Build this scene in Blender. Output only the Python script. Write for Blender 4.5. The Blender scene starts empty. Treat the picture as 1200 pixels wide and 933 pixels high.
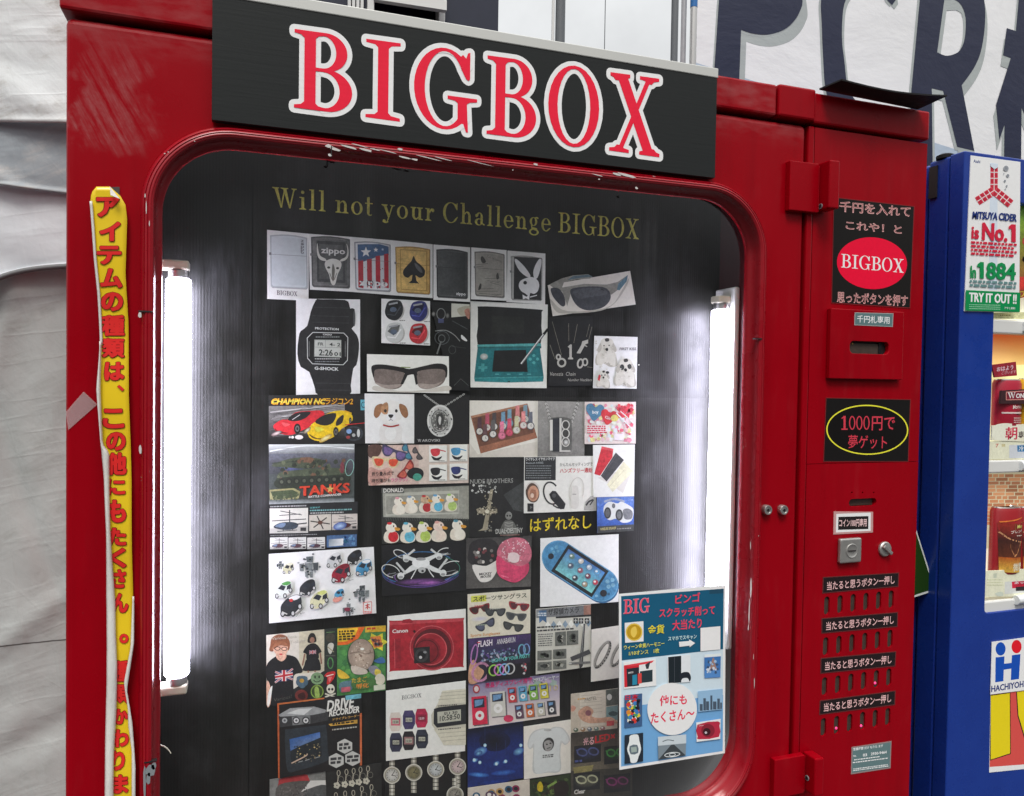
import bpy, bmesh, math, random
from mathutils import Vector, Matrix, noise
from mathutils.geometry import tessellate_polygon
random.seed(7)
S = bpy.context.scene
COL = S.collection
# ------------------------------------------------------------------ camera
YAW, PIT, ROL = -0.330266902, 0.0248619465, 0.0155419829
CAMZ = 1.5
def _rot():
    cy, sy, cp, sp, cr, sr = (math.cos(YAW), math.sin(YAW), math.cos(PIT), math.sin(PIT), math.cos(ROL), math.sin(ROL))
    Ry = Matrix(((cy, 0, sy), (0, 1, 0), (-sy, 0, cy)))
    Rx = Matrix(((1, 0, 0), (0, cp, -sp), (0, sp, cp)))
    Rz = Matrix(((cr, -sr, 0), (sr, cr, 0), (0, 0, 1)))
    return Rz @ Rx @ Ry
ROT = _rot()
ROTI = ROT.transposed()
def wdir(v):                       # camera-style (x right, y down, z in) -> world
    d = ROTI @ Vector(v)
    return Vector((d.x, d.z, -d.y))
cam = bpy.data.objects.new('camera', bpy.data.cameras.new('camera'))
COL.objects.link(cam)
r_, d_, f_ = wdir((1, 0, 0)), wdir((0, 1, 0)), wdir((0, 0, 1))
cam.matrix_world = Matrix(((r_.x, -d_.x, -f_.x, 0), (r_.y, -d_.y, -f_.y, -1), (r_.z, -d_.z, -f_.z, CAMZ), (0, 0, 0, 1)))
cam.data.sensor_width = 36
cam.data.lens = 27
cam.data.clip_start = 0.02
cam.data.clip_end = 500
S.camera = cam
# ------------------------------------------------------------------ world, sun, exposure
SUN_EL, SUN_AZ = math.radians(58), math.radians(200)     # azimuth the light comes from (from +Y, clockwise)
w = bpy.data.worlds.new('World'); S.world = w; w.use_nodes = True
nt = w.node_tree; N = nt.nodes; LK = nt.links
bg = N['Background']; bg.inputs['Strength'].default_value = 0.1
sky = N.new('ShaderNodeTexSky'); sky.sky_type = 'NISHITA'; sky.sun_disc = False
sky.sun_elevation = SUN_EL; sky.sun_rotation = SUN_AZ; sky.dust_density = 4
tc = N.new('ShaderNodeTexCoord')
nz = N.new('ShaderNodeTexNoise'); nz.inputs['Scale'].default_value = 3.0; nz.inputs['Detail'].default_value = 6; nz.inputs['Roughness'].default_value = 0.6
LK.new(tc.outputs['Generated'], nz.inputs['Vector'])
sx = N.new('ShaderNodeSeparateXYZ'); LK.new(tc.outputs['Generated'], sx.inputs[0])
up = N.new('ShaderNodeMapRange'); up.inputs[1].default_value = 0.0; up.inputs[2].default_value = 1.0; up.inputs[3].default_value = 4.4; up.inputs[4].default_value = 19
pw = N.new('ShaderNodeMath'); pw.operation = 'POWER'; pw.use_clamp = True; pw.inputs[1].default_value = 2.1; LK.new(sx.outputs['Z'], pw.inputs[0]); LK.new(pw.outputs[0], up.inputs[0])
nr = N.new('ShaderNodeMapRange'); nr.inputs[1].default_value = 0.3; nr.inputs[2].default_value = 0.7; nr.inputs[3].default_value = 0.84; nr.inputs[4].default_value = 1.12
LK.new(nz.outputs['Fac'], nr.inputs[0])
def mrng(src, a, b, c, d):           # darkening added low on the street side (-Y) to weaken glass and paint reflections
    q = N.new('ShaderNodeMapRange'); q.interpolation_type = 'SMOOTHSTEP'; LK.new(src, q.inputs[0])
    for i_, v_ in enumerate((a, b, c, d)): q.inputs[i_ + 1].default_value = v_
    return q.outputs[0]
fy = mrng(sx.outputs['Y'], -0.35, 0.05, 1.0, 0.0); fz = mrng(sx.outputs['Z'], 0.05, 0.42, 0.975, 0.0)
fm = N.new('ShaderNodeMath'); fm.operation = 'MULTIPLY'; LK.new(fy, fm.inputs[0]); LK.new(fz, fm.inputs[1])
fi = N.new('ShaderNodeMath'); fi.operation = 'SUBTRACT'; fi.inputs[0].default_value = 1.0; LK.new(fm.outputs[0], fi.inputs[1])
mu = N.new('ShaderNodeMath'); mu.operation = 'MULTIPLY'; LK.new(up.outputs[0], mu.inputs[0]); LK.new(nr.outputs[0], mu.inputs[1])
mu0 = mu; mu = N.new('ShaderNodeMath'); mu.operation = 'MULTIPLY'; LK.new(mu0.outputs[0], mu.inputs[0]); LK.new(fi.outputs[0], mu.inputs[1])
cc = N.new('ShaderNodeCombineColor')
for i_, k_ in enumerate((0.985, 1.0, 1.005)):
    m_ = N.new('ShaderNodeMath'); m_.operation = 'MULTIPLY'; m_.inputs[1].default_value = k_
    LK.new(mu.outputs[0], m_.inputs[0]); LK.new(m_.outputs[0], cc.inputs[i_])
mx = N.new('ShaderNodeMix'); mx.data_type = 'RGBA'; mx.inputs[0].default_value = 0.94
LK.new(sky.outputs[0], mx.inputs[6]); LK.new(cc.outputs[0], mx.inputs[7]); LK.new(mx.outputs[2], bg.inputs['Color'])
sun = bpy.data.objects.new('sun', bpy.data.lights.new('sun', 'SUN')); COL.objects.link(sun)
sun.data.energy = 1.5; sun.data.angle = math.radians(18); sun.data.color = (1, 0.96, 0.9)
sd = Vector((math.sin(SUN_AZ) * math.cos(SUN_EL), math.cos(SUN_AZ) * math.cos(SUN_EL), math.sin(SUN_EL)))
sun.rotation_euler = sd.to_track_quat('Z', 'Y').to_euler()
S.view_settings.view_transform = 'Standard'; S.view_settings.look = 'None'
S.view_settings.exposure = 0.45; S.view_settings.gamma = 1.0
S.cycles.use_denoising = True
S.cycles.max_bounces = 10; S.cycles.transparent_max_bounces = 16
S.cycles.caustics_reflective = False; S.cycles.caustics_refractive = False

# ------------------------------------------------------------------ helpers
def P(px, py, Y=0.0):              # the point of the vertical plane y=Y behind a photo pixel -> (X, Z)
    d = wdir(((px - 600) / 900, (py - 466.5) / 900, 1))
    t = (1 + Y) / d.y
    return d.x * t, CAMZ + d.z * t
def lin(c):
    def f(u):
        u = max(0.0, min(1.0, u / 255))
        return u / 12.92 if u <= 0.04045 else ((u + 0.055) / 1.055) ** 2.4
    return tuple(f(u) for u in c[:3])
def link(o, parent=None):
    COL.objects.link(o)
    if parent: o.parent = parent
    return o
def tag(o, label=None, cat=None, group=None, kind=None):
    if label: o['label'] = label
    if cat: o['category'] = cat
    if group: o['group'] = group
    if kind: o['kind'] = kind
    return o
def empty(name, loc, label, cat, group=None):
    o = bpy.data.objects.new(name, None); o.location = loc; o.empty_display_size = 0.05
    link(o); tag(o, label, cat, group)
    return o
# ------------------------------------------------------------------ materials
def mat(name, col, rough=0.5, metal=0.0, spec=0.5, emit=None, estr=0.0, coat=0.0):
    m = bpy.data.materials.new(name); m.use_nodes = True
    b = m.node_tree.nodes['Principled BSDF']
    b.inputs['Base Color'].default_value = (*col, 1); b.inputs['Roughness'].default_value = rough
    b.inputs['Metallic'].default_value = metal; b.inputs['Specular IOR Level'].default_value = spec
    b.inputs['Coat Weight'].default_value = coat; b.inputs['Coat Roughness'].default_value = 0.08
    if emit: b.inputs['Emission Color'].default_value = (*emit, 1); b.inputs['Emission Strength'].default_value = estr
    return m
class NT:                          # tiny node helper on a material
    def __init__(s, m): s.t = m.node_tree; s.n = s.t.nodes; s.l = s.t.links; s.b = s.n['Principled BSDF']
    def set(s, sock, v):
        if isinstance(v, bpy.types.NodeSocket): s.l.new(v, sock)
        elif v is not None: sock.default_value = v
    def pos(s): return s.n.new('ShaderNodeNewGeometry').outputs['Position']
    def mapv(s, v, scale=(1, 1, 1), rot=(0, 0, 0), loc=(0, 0, 0)):
        m = s.n.new('ShaderNodeMapping'); s.set(m.inputs[0], v); m.inputs['Scale'].default_value = scale; m.inputs['Rotation'].default_value = rot; m.inputs['Location'].default_value = loc
        return m.outputs[0]
    def noise(s, v, scale, detail=4, rough=0.55, dist=0.0):
        m = s.n.new('ShaderNodeTexNoise'); s.set(m.inputs['Vector'], v); m.inputs['Scale'].default_value = scale; m.inputs['Detail'].default_value = detail
        m.inputs['Roughness'].default_value = rough; m.inputs['Distortion'].default_value = dist
        return m.outputs['Fac']
    def wave(s, v, scale, axis='X', dist=0.0):
        m = s.n.new('ShaderNodeTexWave'); m.bands_direction = axis; s.set(m.inputs['Vector'], v); m.inputs['Scale'].default_value = scale; m.inputs['Distortion'].default_value = dist
        return m.outputs['Fac']
    def rng(s, v, a, b, c=0.0, d=1.0, smooth=False):
        m = s.n.new('ShaderNodeMapRange'); m.interpolation_type = 'SMOOTHSTEP' if smooth else 'LINEAR'
        s.set(m.inputs[0], v)
        for i, k in enumerate((a, b, c, d)): s.set(m.inputs[i + 1], k)
        return m.outputs[0]
    def math(s, op, a, b=None):
        m = s.n.new('ShaderNodeMath'); m.operation = op; s.set(m.inputs[0], a); s.set(m.inputs[1], b)
        return m.outputs[0]
    def mix(s, f, a, b, blend='MIX'):
        m = s.n.new('ShaderNodeMix'); m.data_type = 'RGBA'; m.blend_type = blend; s.set(m.inputs[0], f)
        s.set(m.inputs[6], (*a, 1) if isinstance(a, tuple) else a); s.set(m.inputs[7], (*b, 1) if isinstance(b, tuple) else b)
        return m.outputs[2]
    def bump(s, h, strength=0.3, dist=0.01):
        m = s.n.new('ShaderNodeBump'); m.inputs['Strength'].default_value = strength; m.inputs['Distance'].default_value = dist; s.set(m.inputs['Height'], h)
        s.l.new(m.outputs[0], s.b.inputs['Normal']); return m
    def xyz(s, v):
        m = s.n.new('ShaderNodeSeparateXYZ'); s.l.new(v, m.inputs[0]); return m.outputs
M = {}
RED = (0.30, 0.0002, 0.0055)
def red_paint(name, scuff=False):
    m = mat(name, RED, 0.3, spec=0.13); k = NT(m); p = k.pos()
    n1 = k.noise(p, 9, 5, 0.6); n2 = k.noise(k.mapv(p, (60, 60, 9)), 1.0, 3, 0.6)
    base = k.mix(k.rng(n1, 0.3, 0.75), RED, (0.32, 0.0004, 0.0065))
    base = k.mix(k.math('MULTIPLY', k.rng(k.noise(k.mapv(p, (26, 26, 3)), 1.0, 5, 0.6), 0.5, 0.8), 0.35), base, (0.12, 0.001, 0.004))
    # thin chalky film and rub marks
    film = k.math('MULTIPLY', k.rng(n2, 0.52, 0.85), k.rng(n1, 0.45, 0.7))
    film = k.math('MULTIPLY', film, 0.06)
    col = k.mix(film, base, (0.5, 0.24, 0.25))
    ro = k.rng(n1, 0.3, 0.7, 0.24, 0.36)
    # fine specks of chipped paint
    sp = k.rng(k.noise(p, 230, 2, 0.5), 0.80, 0.83)
    col = k.mix(k.math('MULTIPLY', sp, 0.5), col, (0.5, 0.35, 0.33))
    if scuff:
        o = k.xyz(p)
        sk = k.mapv(k.mapv(p, rot=(0, math.radians(28), 0)), (120, 120, 12))
        st = k.rng(k.noise(sk, 1.0, 6, 0.75), 0.40, 0.78)
        # rubbed patch with its own outline in the upper left corner
        wob = k.math('MULTIPLY', k.math('SUBTRACT', k.noise(p, 26, 4), 0.5), 0.09)
        xm = k.math('MULTIPLY', k.rng(k.math('ADD', o[0], wob), -0.195, -0.182, 0, 1, True), k.rng(k.math('ADD', o[0], wob), -0.104, -0.132, 0, 1, True))
        zm = k.math('MULTIPLY', k.rng(k.math('ADD', o[2], wob), 1.748, 1.775, 0, 1, True), k.rng(o[2], 1.93, 1.80, 0.0, 1.0, True))
        mk = k.math('MULTIPLY', k.math('MULTIPLY', xm, zm), st)
        col = k.mix(k.math('MULTIPLY', k.math('MULTIPLY', mk, k.rng(k.noise(p, 60, 5, 0.7), 0.3, 0.65, 0.35, 1.0)), 0.6), col, (0.46, 0.25, 0.25))
        film2 = k.math('MULTIPLY', k.math('MULTIPLY', k.rng(o[2], 1.86, 1.90, 0, 1, True), k.rng(k.noise(k.mapv(p, (20, 20, 60)), 1, 4), 0.4, 0.7)), 0.22)
        col = k.mix(film2, col, (0.45, 0.22, 0.22))
        ro = k.math('ADD', ro, k.math('MULTIPLY', mk, 0.3))
    k.set(k.b.inputs['Base Color'], col); k.set(k.b.inputs['Roughness'], ro)
    k.bump(k.noise(p, 420, 2, 0.5), 0.04, 0.002)
    return m
M['red'] = red_paint('red_paint'); M['red_scuffed'] = red_paint('red_paint_scuffed', True)
# ribbed frame: red with chips down to white filler along the crests
m = mat('red_frame_paint', RED, 0.27); k = NT(m); p = k.pos()
att = k.n.new('ShaderNodeAttribute'); att.attribute_name = 'crest'
ch = k.rng(k.noise(k.mapv(p, (14, 40, 14)), 1.0, 5, 0.7), 0.66, 0.70)
c2 = k.rng(k.noise(p, 120, 4, 0.7), 0.60, 0.66)
ch = k.math('MULTIPLY', k.math('MULTIPLY', ch, c2), att.outputs['Fac'])
k.set(k.b.inputs['Base Color'], k.mix(ch, (0.31, 0.002, 0.010), (0.6, 0.55, 0.53)))
k.set(k.b.inputs['Roughness'], k.rng(k.noise(p, 30, 4), 0.3, 0.7, 0.22, 0.38)); M['frame'] = m
M['chip'] = mat('bare_filler', (0.62, 0.60, 0.58), 0.6)
M['chip_grey'] = mat('bare_steel', (0.30, 0.33, 0.35), 0.45, 0.3)
M['dark'] = mat('dark_gap', (0.012, 0.006, 0.007), 0.7)
M['maroon'] = mat('maroon_interior', (0.035, 0.004, 0.006), 0.5)
M['black_iron'] = mat('black_sheet', (0.006, 0.006, 0.007), 0.7, spec=0.25)
M['white_enamel'] = mat('white_enamel', (0.72, 0.72, 0.70), 0.35)
M['cream'] = mat('cream_plastic', (0.62, 0.58, 0.47), 0.4)
M['steel'] = mat('steel', (0.58, 0.57, 0.55), 0.3, 0.9)
m = mat('cast_metal', (0.46, 0.45, 0.43), 0.38, 0.75); k = NT(m); k.set(k.b.inputs['Roughness'], k.rng(k.noise(k.pos(), 160, 4), 0.3, 0.7, 0.28, 0.5)); M['cast'] = m
m = mat('galvanised', (0.34, 0.35, 0.36), 0.42, 0.6); k = NT(m); k.set(k.b.inputs['Base Color'], k.mix(k.noise(k.pos(), 30, 4), (0.26, 0.27, 0.29), (0.42, 0.43, 0.44))); M['galv'] = m
M['tube'] = mat('tube_glow', (0.9, 0.9, 0.9), 0.4, emit=(0.83, 0.80, 1.0), estr=29.0)
M['led'] = mat('led_glow', (0.8, 0.05, 0.15), 0.4, emit=(1.0, 0.04, 0.20), estr=1.1)
m = mat('button_plastic', (0.05, 0.04, 0.03), 0.35, spec=0.3); k = NT(m)
k.set(k.b.inputs['Base Color'], k.mix(k.noise(k.pos(), 90, 4, 0.6), (0.035, 0.024, 0.02), (0.085, 0.062, 0.05))); M['button'] = m
# black fluted plastic board
m = mat('black_fluted_board', (0.012, 0.0125, 0.014), 0.42, spec=0.42); k = NT(m); p = k.pos()
sm = k.noise(p, 7, 6, 0.65); s2 = k.noise(k.mapv(p, (40, 40, 5)), 1.0, 5, 0.65)
k.set(k.b.inputs['Base Color'], k.mix(k.math('MULTIPLY', k.rng(sm, 0.45, 0.75), k.rng(s2, 0.35, 0.75)), (0.0075, 0.0075, 0.0062), (0.06, 0.06, 0.064)))
k.set(k.b.inputs['Roughness'], k.math('ADD', k.rng(s2, 0.3, 0.7, 0.30, 0.46), k.rng(k.noise(p, 16, 5, 0.7), 0.45, 0.7, 0.0, 0.22)))
wv = k.math('ADD', k.math('MULTIPLY', k.wave(p, 78, 'X', 0.25), 0.55), k.math('MULTIPLY', k.noise(k.mapv(p, (190, 190, 2.5)), 1.0, 4, 0.7), 1.5))
k.bump(wv, 0.13, 0.0010); M['board'] = m
# glass: clear sheet with a thin uneven film of dust and wipe marks
m = bpy.data.materials.new('window_glass'); m.use_nodes = True; t = m.node_tree; t.nodes.clear()
class NTG(NT):
    def __init__(s, m): s.t = m.node_tree; s.n = s.t.nodes; s.l = s.t.links; s.b = None
k = NTG(m); p = k.pos()
out = k.n.new('ShaderNodeOutputMaterial'); tr = k.n.new('ShaderNodeBsdfTransparent'); tr.inputs[0].default_value = (0.93, 0.945, 0.94, 1)
gl = k.n.new('ShaderNodeBsdfGlossy'); gl.inputs['Roughness'].default_value = 0.015
fr = k.n.new('ShaderNodeFresnel'); fr.inputs['IOR'].default_value = 1.5
ff = k.math('MULTIPLY', fr.outputs[0], 1.25)
ms = k.n.new('ShaderNodeMixShader'); k.l.new(ff, ms.inputs[0]); k.l.new(tr.outputs[0], ms.inputs[1]); k.l.new(gl.outputs[0], ms.inputs[2])
df = k.n.new('ShaderNodeBsdfDiffuse'); df.inputs[0].default_value = (0.55, 0.55, 0.56, 1)
d1 = k.rng(k.noise(k.mapv(p, (50, 50, 5)), 1.0, 5, 0.7), 0.48, 0.85); d2 = k.noise(p, 6, 5, 0.6)
scr = k.rng(k.noise(k.mapv(p, (420, 420, 9), (0, math.radians(24), 0)), 1.0, 2, 0.5), 0.74, 0.78)
wipe = k.math('MULTIPLY', k.rng(k.noise(k.mapv(p, (34, 34, 0.9)), 1.0, 2, 0.5), 0.62, 0.72), k.rng(k.noise(p, 5, 3), 0.4, 0.65))
dust = k.math('ADD', k.math('ADD', k.math('MULTIPLY', wipe, 0.024), k.math('MULTIPLY', k.math('MULTIPLY', d1, k.rng(d2, 0.45, 0.75)), 0.026)), k.math('ADD', 0.0006, k.math('MULTIPLY', scr, 0.012)))
m2 = k.n.new('ShaderNodeMixShader'); k.l.new(dust, m2.inputs[0]); k.l.new(ms.outputs[0], m2.inputs[1]); k.l.new(df.outputs[0], m2.inputs[2])
k.l.new(m2.outputs[0], out.inputs[0]); M['glass'] = m
# clear tape
m = mat('clear_tape', (0.62, 0.45, 0.46), 0.3); m.node_tree.nodes['Principled BSDF'].inputs['Alpha'].default_value = 0.34; M['tape'] = m
# printed matter: the inks are a colour attribute, with a little mottle
def printed(name, rough=0.45, mott=0.10, spec=0.4):
    m = mat(name, (1, 1, 1), rough, spec=spec); k = NT(m); p = k.pos()
    a = k.n.new('ShaderNodeAttribute'); a.attribute_name = 'Col'
    n1 = k.rng(k.noise(p, 170, 5, 0.65), 0.25, 0.75, 1 - mott, 1 + mott * 0.5)
    cv = k.n.new('ShaderNodeCombineColor')
    for i in range(3): k.l.new(n1, cv.inputs[i])
    c = k.mix(1.0, a.outputs['Color'], cv.outputs[0], 'MULTIPLY')
    if mott > 0.08:                 # half-tone depth of photographs: stronger in the inks, almost none on bare paper
        sep = k.n.new('ShaderNodeSeparateColor'); sep.mode = 'HSV'; k.l.new(a.outputs['Color'], sep.inputs[0])
        ink = k.math('MAXIMUM', k.rng(sep.outputs[2], 0.62, 0.25), k.rng(sep.outputs[1], 0.12, 0.5))
        n2 = k.rng(k.noise(p, 260, 6, 0.75, 0.4), 0.32, 0.70, 0.55, 1.30); n3 = k.rng(k.noise(p, 55, 3, 0.5), 0.3, 0.7, 0.72, 1.22)
        q = k.math('MULTIPLY', n2, n3); cq = k.n.new('ShaderNodeCombineColor')
        for i in range(3): k.l.new(q, cq.inputs[i])
        c = k.mix(k.math('MULTIPLY', ink, 0.8), c, k.mix(1.0, c, cq.outputs[0], 'MULTIPLY'))
        c = k.mix(0.025, c, (0.30, 0.30, 0.28))
    k.set(k.b.inputs['Base Color'], c)
    return m
M['print'] = printed('printed_paper'); M['vinyl'] = printed('printed_vinyl', 0.38, 0.06, 0.2); M['gloss'] = printed('laminated_print', 0.16, 0.04, 0.5)
M['signface'] = printed('sign_face', 0.42, 0.05, 0.2)
k = NT(M['signface']); k.bump(k.noise(k.mapv(k.pos(), (12, 12, 300)), 1.0, 3), 0.05, 0.003)

# ------------------------------------------------------------------ mesh builder
class MB:
    def __init__(s): s.v = []; s.f = []; s.m = []; s.ms = []; s.a = []
    def mi(s, m):
        m = M[m] if isinstance(m, str) else m
        if m not in s.ms: s.ms.append(m)
        return s.ms.index(m)
    def add(s, vs, fs, m):
        b = len(s.v); i = s.mi(m); s.v += [tuple(v) for v in vs]
        for f in fs: s.f.append([b + q for q in f]); s.m.append(i)
    def box(s, x0, x1, y0, y1, z0, z1, m):
        s.add([(x0, y0, z0), (x1, y0, z0), (x1, y1, z0), (x0, y1, z0), (x0, y0, z1), (x1, y0, z1), (x1, y1, z1), (x0, y1, z1)],
              [(0, 1, 5, 4), (1, 2, 6, 5), (2, 3, 7, 6), (3, 0, 4, 7), (4, 5, 6, 7), (3, 2, 1, 0)], m)
    def plate(s, outer, holes, y0, y1, m, back=True):           # XZ outline with holes, front at y0, back at y1
        loops = [outer] + holes
        tri = tessellate_polygon([[Vector((x, z, 0)) for x, z in L] for L in loops])
        flat = [q for L in loops for q in L]; n = len(flat)
        vs = [(x, y0, z) for x, z in flat] + [(x, y1, z) for x, z in flat]
        fs = [tuple(t) for t in tri] + ([tuple(q + n for q in reversed(t)) for t in tri] if back else [])
        o = 0
        for L in loops:
            c = len(L)
            for i in range(c): j = (i + 1) % c; fs.append((o + i, o + j, n + o + j, n + o + i))
            o += c
        s.add(vs, fs, m)
    def ringplate(s, x0, x1, z0, z1, hole, y0, y1, m):           # rectangle with one rounded hole, clean quads
        cx, cz = sum(p[0] for p in hole) / len(hole), sum(p[1] for p in hole) / len(hole); out = []
        for x, z in hole:
            dx, dz = x - cx, z - cz; k = min((((x1 if dx > 0 else x0) - cx) / dx) if abs(dx) > 1e-9 else 9e9, (((z1 if dz > 0 else z0) - cz) / dz) if abs(dz) > 1e-9 else 9e9)
            out.append([cx + dx * k, cz + dz * k])
        for qx in (x0, x1):
            for qz in (z0, z1): i = min(range(len(out)), key=lambda i: (out[i][0] - qx) ** 2 + (out[i][1] - qz) ** 2); out[i] = [qx, qz]
        n = len(hole); vs = [(a, y, c) for y in (y0, y1) for L in (out, hole) for a, c in L]; fs = []
        for i in range(n):
            j = (i + 1) % n; fs += [(i, j, n + j, n + i), (2 * n + i, 3 * n + i, 3 * n + j, 2 * n + j), (i, 2 * n + i, 2 * n + j, j), (n + i, n + j, 3 * n + j, 3 * n + i)]
        s.add(vs, fs, m)
    def tube(s, p0, p1, r0, m, n=16, r1=None, cap=True):
        p0 = Vector(p0); p1 = Vector(p1); r1 = r0 if r1 is None else r1
        d = (p1 - p0).normalized(); a = d.orthogonal().normalized(); b = d.cross(a)
        vs = []
        for p, r in ((p0, r0), (p1, r1)):
            for i in range(n): t = 2 * math.pi * i / n; vs.append(p + (a * math.cos(t) + b * math.sin(t)) * r)
        fs = [(i, (i + 1) % n, n + (i + 1) % n, n + i) for i in range(n)]
        if cap: fs += [tuple(reversed(range(n))), tuple(range(n, 2 * n))]
        s.add(vs, fs, m)
    def lathe(s, c, axis, prof, m, n=24):                        # prof: (distance along axis, radius)
        c = Vector(c); d = Vector(axis).normalized(); a = d.orthogonal().normalized(); b = d.cross(a)
        vs = []
        for h, r in prof:
            for i in range(n): t = 2 * math.pi * i / n; vs.append(c + d * h + (a * math.cos(t) + b * math.sin(t)) * max(r, 1e-5))
        fs = []
        for j in range(len(prof) - 1):
            for i in range(n): q = (i + 1) % n; fs.append((j * n + i, j * n + q, (j + 1) * n + q, (j + 1) * n + i))
        fs += [tuple(reversed(range(n))), tuple(range((len(prof) - 1) * n, len(prof) * n))]
        s.add(vs, fs, m)
    def build(s, name, parent=None, bevel=0.0, smooth=None, seg=2):
        me = bpy.data.meshes.new(name)
        xs = [v[0] for v in s.v]; ys = [v[1] for v in s.v]; zs = [v[2] for v in s.v]
        c = ((min(xs) + max(xs)) / 2, (min(ys) + max(ys)) / 2, min(zs)) if not parent else tuple(parent_loc(parent))
        me.from_pydata([(v[0] - c[0], v[1] - c[1], v[2] - c[2]) for v in s.v], [], s.f)
        for m in s.ms: me.materials.append(m)
        me.polygons.foreach_set('material_index', s.m)
        bm = bmesh.new(); bm.from_mesh(me); bmesh.ops.recalc_face_normals(bm, faces=bm.faces); bm.to_mesh(me); bm.free()
        o = bpy.data.objects.new(name, me); link(o, parent)
        if not parent: o.location = c
        if smooth is not None:
            for q in me.polygons: q.use_smooth = True
            e = o.data
            bm = bmesh.new(); bm.from_mesh(e)
            for ed in bm.edges:
                if len(ed.link_faces) == 2 and ed.calc_face_angle(0) > math.radians(smooth): ed.smooth = False
            bm.to_mesh(e); bm.free()
        if bevel:
            b = o.modifiers.new('bevel', 'BEVEL'); b.width = bevel; b.segments = seg; b.limit_method = 'ANGLE'; b.angle_limit = math.radians(40)
        return o
def parent_loc(o):
    v = Vector((0, 0, 0))
    while o: v += Vector(o.location); o = o.parent
    return v
def rrect(x0, x1, z0, z1, r, n=8):
    pts = []
    for cx, cz, a0 in ((x1 - r, z1 - r, 0), (x0 + r, z1 - r, 90), (x0 + r, z0 + r, 180), (x1 - r, z0 + r, 270)):
        for i in range(n + 1): a = math.radians(a0 + 90 * i / n); pts.append((cx + r * math.cos(a), cz + r * math.sin(a)))
    return pts
# ------------------------------------------------------------------ flat printed art, laid on a real plane
_tc = {}
def text_mesh(t, bold=0.0, res=3):
    key = (t, bold, res)
    if key in _tc: return _tc[key]
    cu = bpy.data.curves.new('t', 'FONT'); cu.body = t; cu.resolution_u = res; cu.offset = bold; cu.fill_mode = 'FRONT'
    o = bpy.data.objects.new('t', cu); COL.objects.link(o)
    dg = bpy.context.evaluated_depsgraph_get(); me = bpy.data.meshes.new_from_object(o.evaluated_get(dg))
    vs = [(v.co.x, v.co.y) for v in me.vertices]; fs = [tuple(q.vertices) for q in me.polygons]
    bpy.data.objects.remove(o); bpy.data.curves.remove(cu); bpy.data.meshes.remove(me)
    if not vs: _tc[key] = ([], []); return _tc[key]
    x0 = min(v[0] for v in vs); x1 = max(v[0] for v in vs); y1 = max(v[1] for v in vs)
    _tc[key] = ([((v[0] - x0) / max(x1 - x0, 1e-6), v[1] / max(y1, 1e-6)) for v in vs], fs)
    return _tc[key]
def arc(cx, cy, rx, ry, a0, a1, n=16):
    return [(cx + rx * math.cos(math.radians(a0 + (a1 - a0) * i / n)), cy + ry * math.sin(math.radians(a0 + (a1 - a0) * i / n))) for i in range(n + 1)]
def catmull(pts, n=5, closed=True):
    L = len(pts); out = []
    for i in range(L if closed else L - 1):
        p0, p1, p2, p3 = (pts[(i + q) % L] if closed else pts[max(0, min(L - 1, i + q))] for q in (-1, 0, 1, 2))
        for j in range(n):
            t = j / n
            out.append(tuple(0.5 * (2 * p1[d] + (p2[d] - p0[d]) * t + (2 * p0[d] - 5 * p1[d] + 4 * p2[d] - p3[d]) * t * t + (3 * p1[d] - p0[d] - 3 * p2[d] + p3[d]) * t ** 3) for d in (0, 1)))
    if not closed: out.append(pts[-1])
    return out
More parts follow.
